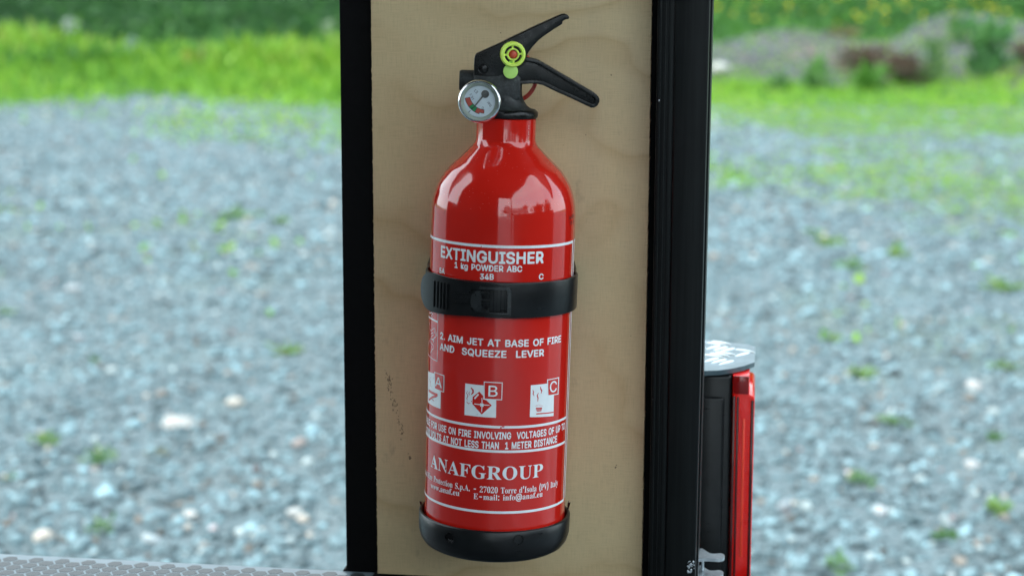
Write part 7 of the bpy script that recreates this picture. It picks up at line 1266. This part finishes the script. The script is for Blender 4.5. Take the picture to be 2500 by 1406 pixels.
# ================================================================== the wall bracket with strap and cup
br = empty('wall_bracket'); br.matrix_world = B
tag(br, 'black plastic bracket with belt and cup holding the extinguisher', 'bracket')
ybk = (Bi @ Vector((0, 1.083, .75))).y
h_t = cyl(1215, 1297.5, .0447)[1]
Rc = .0457
def rim(i): return 0
lathe('base_cup', [(0, 0), (.0355, 0), (.0392, .0006), (.0422, .0024), (.0444, .0056), (.0455, .0098), (Rc, .014), (Rc, h_t - .0006), (Rc - .0006, h_t), (.0440, h_t), (.0436, h_t - .0006), (.0432, .004), (0, .003)], M_['blk'], br, n=128, auto=.9)
for px, py, ss in ((1098, 1311, 1), (1266, 1316.5, 0)):
    t, h = cyl(px, py, Rc); rad = .0031
    ps = [(t * Rb + rad * math.cos(a) * Rb / Rc, h + rad * 1.0 * math.sin(a)) for a in np.linspace(0, 2 * math.pi, 25)[:-1]]
    ins = [(t * Rb + (rad - .0003) * math.cos(a) * Rb / Rc, h + (rad - .0003) * math.sin(a)) for a in np.linspace(0, 2 * math.pi, 25)[:-1]]
    tri = geometry.tessellate_polygon([[Vector((a, b, 0)) for a, b in ps], [Vector((a, b, 0)) for a, b in ins]])
    wrap(ps + ins, [tuple(x) for x in tri], lambda s: 0, Rc - .0001, M_['gblk'], 'plug_rim', br, thick=.0006)
    if ss:
        tri = geometry.tessellate_polygon([[Vector((a, b, 0)) for a, b in ins]])
        wrap(ins, [tuple(x) for x in tri], lambda s: 0, Rc + .00004, M_['matt'], 'plug_hole', br)
        bm = bmesh.new()
        for j in range(7):
            r_ = bmesh.ops.create_icosphere(bm, subdivisions=2, radius=.0005 + .0003 * RS.random())
            tt = t + (RS.uniform(-.2, .8) * rad) / Rc; hh = h - rad * RS.uniform(.5, 1.1)
            for v in r_['verts']: v.co = v.co + Vector(((Rc + .0001) * math.sin(tt), -(Rc + .0001) * math.cos(tt), hh))
        bm_obj('plastic_burr', bm, M_['blk'], br, smooth=True)
# ragged fins on the cup rim
for px, py, s in ((1031, 1226, -1), (1386, 1228, 1)):
    a = q2(px, py, .012); V = [(a[0] - .0006 * s, .004, a[1] - .004), (a[0] + .0010 * s, .016, a[1] - .004), (a[0] + .0006 * s, .012, a[1] + .0022), (a[0] - .0002, .009, a[1] + .0012), (a[0] + .0016 * s, .006, a[1] + .0026)]
    me = mesh_obj('rim_fin', V, [(0, 1, 2, 3), (0, 3, 4)], M_['blk'], br)
# belt
hs1 = cyl(1228, 690, .0447)[1]; hs0 = cyl(1228, 777.5, .0447)[1]
ht_l = 0
path = [(-.0436, ybk), (-.0437, .02)] + [(.0437 * math.sin(a), -.0437 * math.cos(a)) for a in np.linspace(math.radians(-100), math.radians(100), 120)] + [(.0437, .02), (.0436, ybk)]
V, F = [], []; m_ = len(path); tk = .0012
slb = (cyl(1400, 672, .0447)[1] - cyl(1050, 662, .0447)[1]) / .083 * .4
nrm = []
for i, (x, y) in enumerate(path):
    a, b = path[max(i - 1, 0)], path[min(i + 1, m_ - 1)]; d = Vector((b[0] - a[0], b[1] - a[1])).normalized(); nv = Vector((d.y, -d.x)); 
    hh = slb * x
    for q, (dd, z) in enumerate(((0, hs0), (tk, hs0 + .0003), (tk + .0002, hs0 + .0009), (tk + .0002, hs1 - .0009), (tk, hs1 - .0003), (0, hs1))):
        V.append((x + nv.x * dd, y + nv.y * dd, z + hh))
c_ = 6
for i in range(m_ - 1):
    for j in range(c_): F.append((i * c_ + j, (i + 1) * c_ + j, (i + 1) * c_ + (j + 1) % c_, i * c_ + (j + 1) % c_))
bm = bmesh.new(); me = bpy.data.meshes.new('t'); me.from_pydata(V, [], F); bm.from_mesh(me)
belt = bm_obj('belt', bm, M_['blk'], br, auto=.9)
def S3(x, y): t, h = cyl(1000 + x / 5.682, 560 + y / 5.682, .0452); return t * Rb, h
def solid(pts, r0, th, name, par, r_of=None, mat='blk', holes=()):
    L_ = [pts] + list(holes); flat = [p for l in L_ for p in l]
    tri = geometry.tessellate_polygon([[Vector((a, b, 0)) for a, b in l] for l in L_])
    return wrap(flat, [tuple(x) for x in tri], lambda s: 0, r0, M_[mat], name, par, step=.002, r_of=r_of, thick=th)
lift = lambda s: .0006 + .0030 * max(0.0, (-s - .034) / .014) ** 1.4
tL, tR = -.0610, S3(860, 900)[0]
hm_ = (hs0 + hs1) / 2; hh_ = (hs1 - hs0) / 2
sT = S3(400, 660)[0]
P = []
rx, ry = .0150, hh_ + .0012
cxs = -.0435 
for a in np.linspace(math.pi / 2, 3 * math.pi / 2, 22): P.append((cxs + rx * .98 * math.cos(a), hm_ + ry * math.sin(a)))
P += [(cxs + .012, hm_ - hh_ - .0007), (S3(870, 900)[0], hm_ - hh_ + .0006), (S3(1240, 900)[0], hm_ - hh_ + .0004), (S3(1415, 900)[0], hm_ - hh_ + .0012), (S3(1415, 900)[0], hm_ + hh_ - .0030), (S3(1240, 900)[0], hm_ + hh_ - .0012), (cxs + .012, hm_ + hh_ + .0003)]
Hn = [S3(870, 825), S3(1350, 835), S3(1350, 1150), S3(1110, 1148), S3(870, 1110)]
lift2 = lambda s: .0004 + .0075 * max(0.0, (-s - .036) / .024) ** 1.6 * .32
tabo = solid(P, .0447, .0011, 'belt_tab', br, r_of=lift2, holes=(Hn,))
wrapm = solid(offset_poly(Hn, -.0003), .0449, .0002, 'recess_shade', tabo, mat='matt')  # matt black inlay, shade of the hole put into its colour
# raised frame and catch
fo = [S3(980, 790), S3(1370, 795), S3(1398, 815), S3(1405, 850), S3(1402, 1150), S3(1385, 1178), S3(1110, 1160), S3(1112, 1150), S3(1350, 1152), S3(1352, 835), S3(980, 822)]
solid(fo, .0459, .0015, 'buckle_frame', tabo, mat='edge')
ca = [S3(1115, 850), S3(960, 845), S3(905, 860), S3(875, 900), S3(862, 950), S3(862, 1020), S3(880, 1075), S3(915, 1120), S3(985, 1140), S3(1112, 1145), S3(1112, 1090), S3(1010, 1085), S3(1005, 1015), S3(1108, 1015), S3(1108, 970), S3(1010, 962), S3(1005, 895), S3(1112, 890)]
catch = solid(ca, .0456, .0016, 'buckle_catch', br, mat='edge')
for yy in (870, 990, 1105): solid([S3(1010, yy - 14), S3(1112, yy - 12), S3(1112, yy + 12), S3(1010, yy + 14)], .0470, .0011, 'catch_finger', catch, mat='gblk')
for yy in (880, 945, 1010): solid([S3(625, yy - 10), S3(860, yy - 2), S3(860, yy + 8), S3(640, yy + 4)], .0458, .0008, 'buckle_ridge', tabo, r_of=None)
for i, xx in enumerate((365, 408, 450, 492, 538)):
    a = S3(xx - 9, 900)[0]; b = S3(xx + 9, 900)[0]
    solid([(a, hm_ - hh_ * .78), (b, hm_ - hh_ * .78), (b, hm_ + hh_ * .70), (a, hm_ + hh_ * .70)], .0458, .0008, 'grip_rib', tabo, r_of=lift2)
# plate on the wall
yb_ = ybk - .003
bm = bmesh.new(); bm_box(bm, -.022, .022, yb_, ybk - .0008, .002, .16, .001); bm_obj('back_plate', bm, M_['blk'], br, auto=.6)
bm = bmesh.new(); bm_box(bm, -.0445, .0445, .0445, ybk - .0012, hs0, hs1, .001); bm_obj('belt_mount', bm, M_['blk'], br, auto=.6)
bm = bmesh.new(); bm_box(bm, -.03, .03, .040, ybk - .0012, .002, h_t, .001); bm_obj('cup_mount', bm, M_['blk'], br, auto=.6)
print('tris', sum(len(o.data.polygons) for o in S.objects if o.type == 'MESH'))
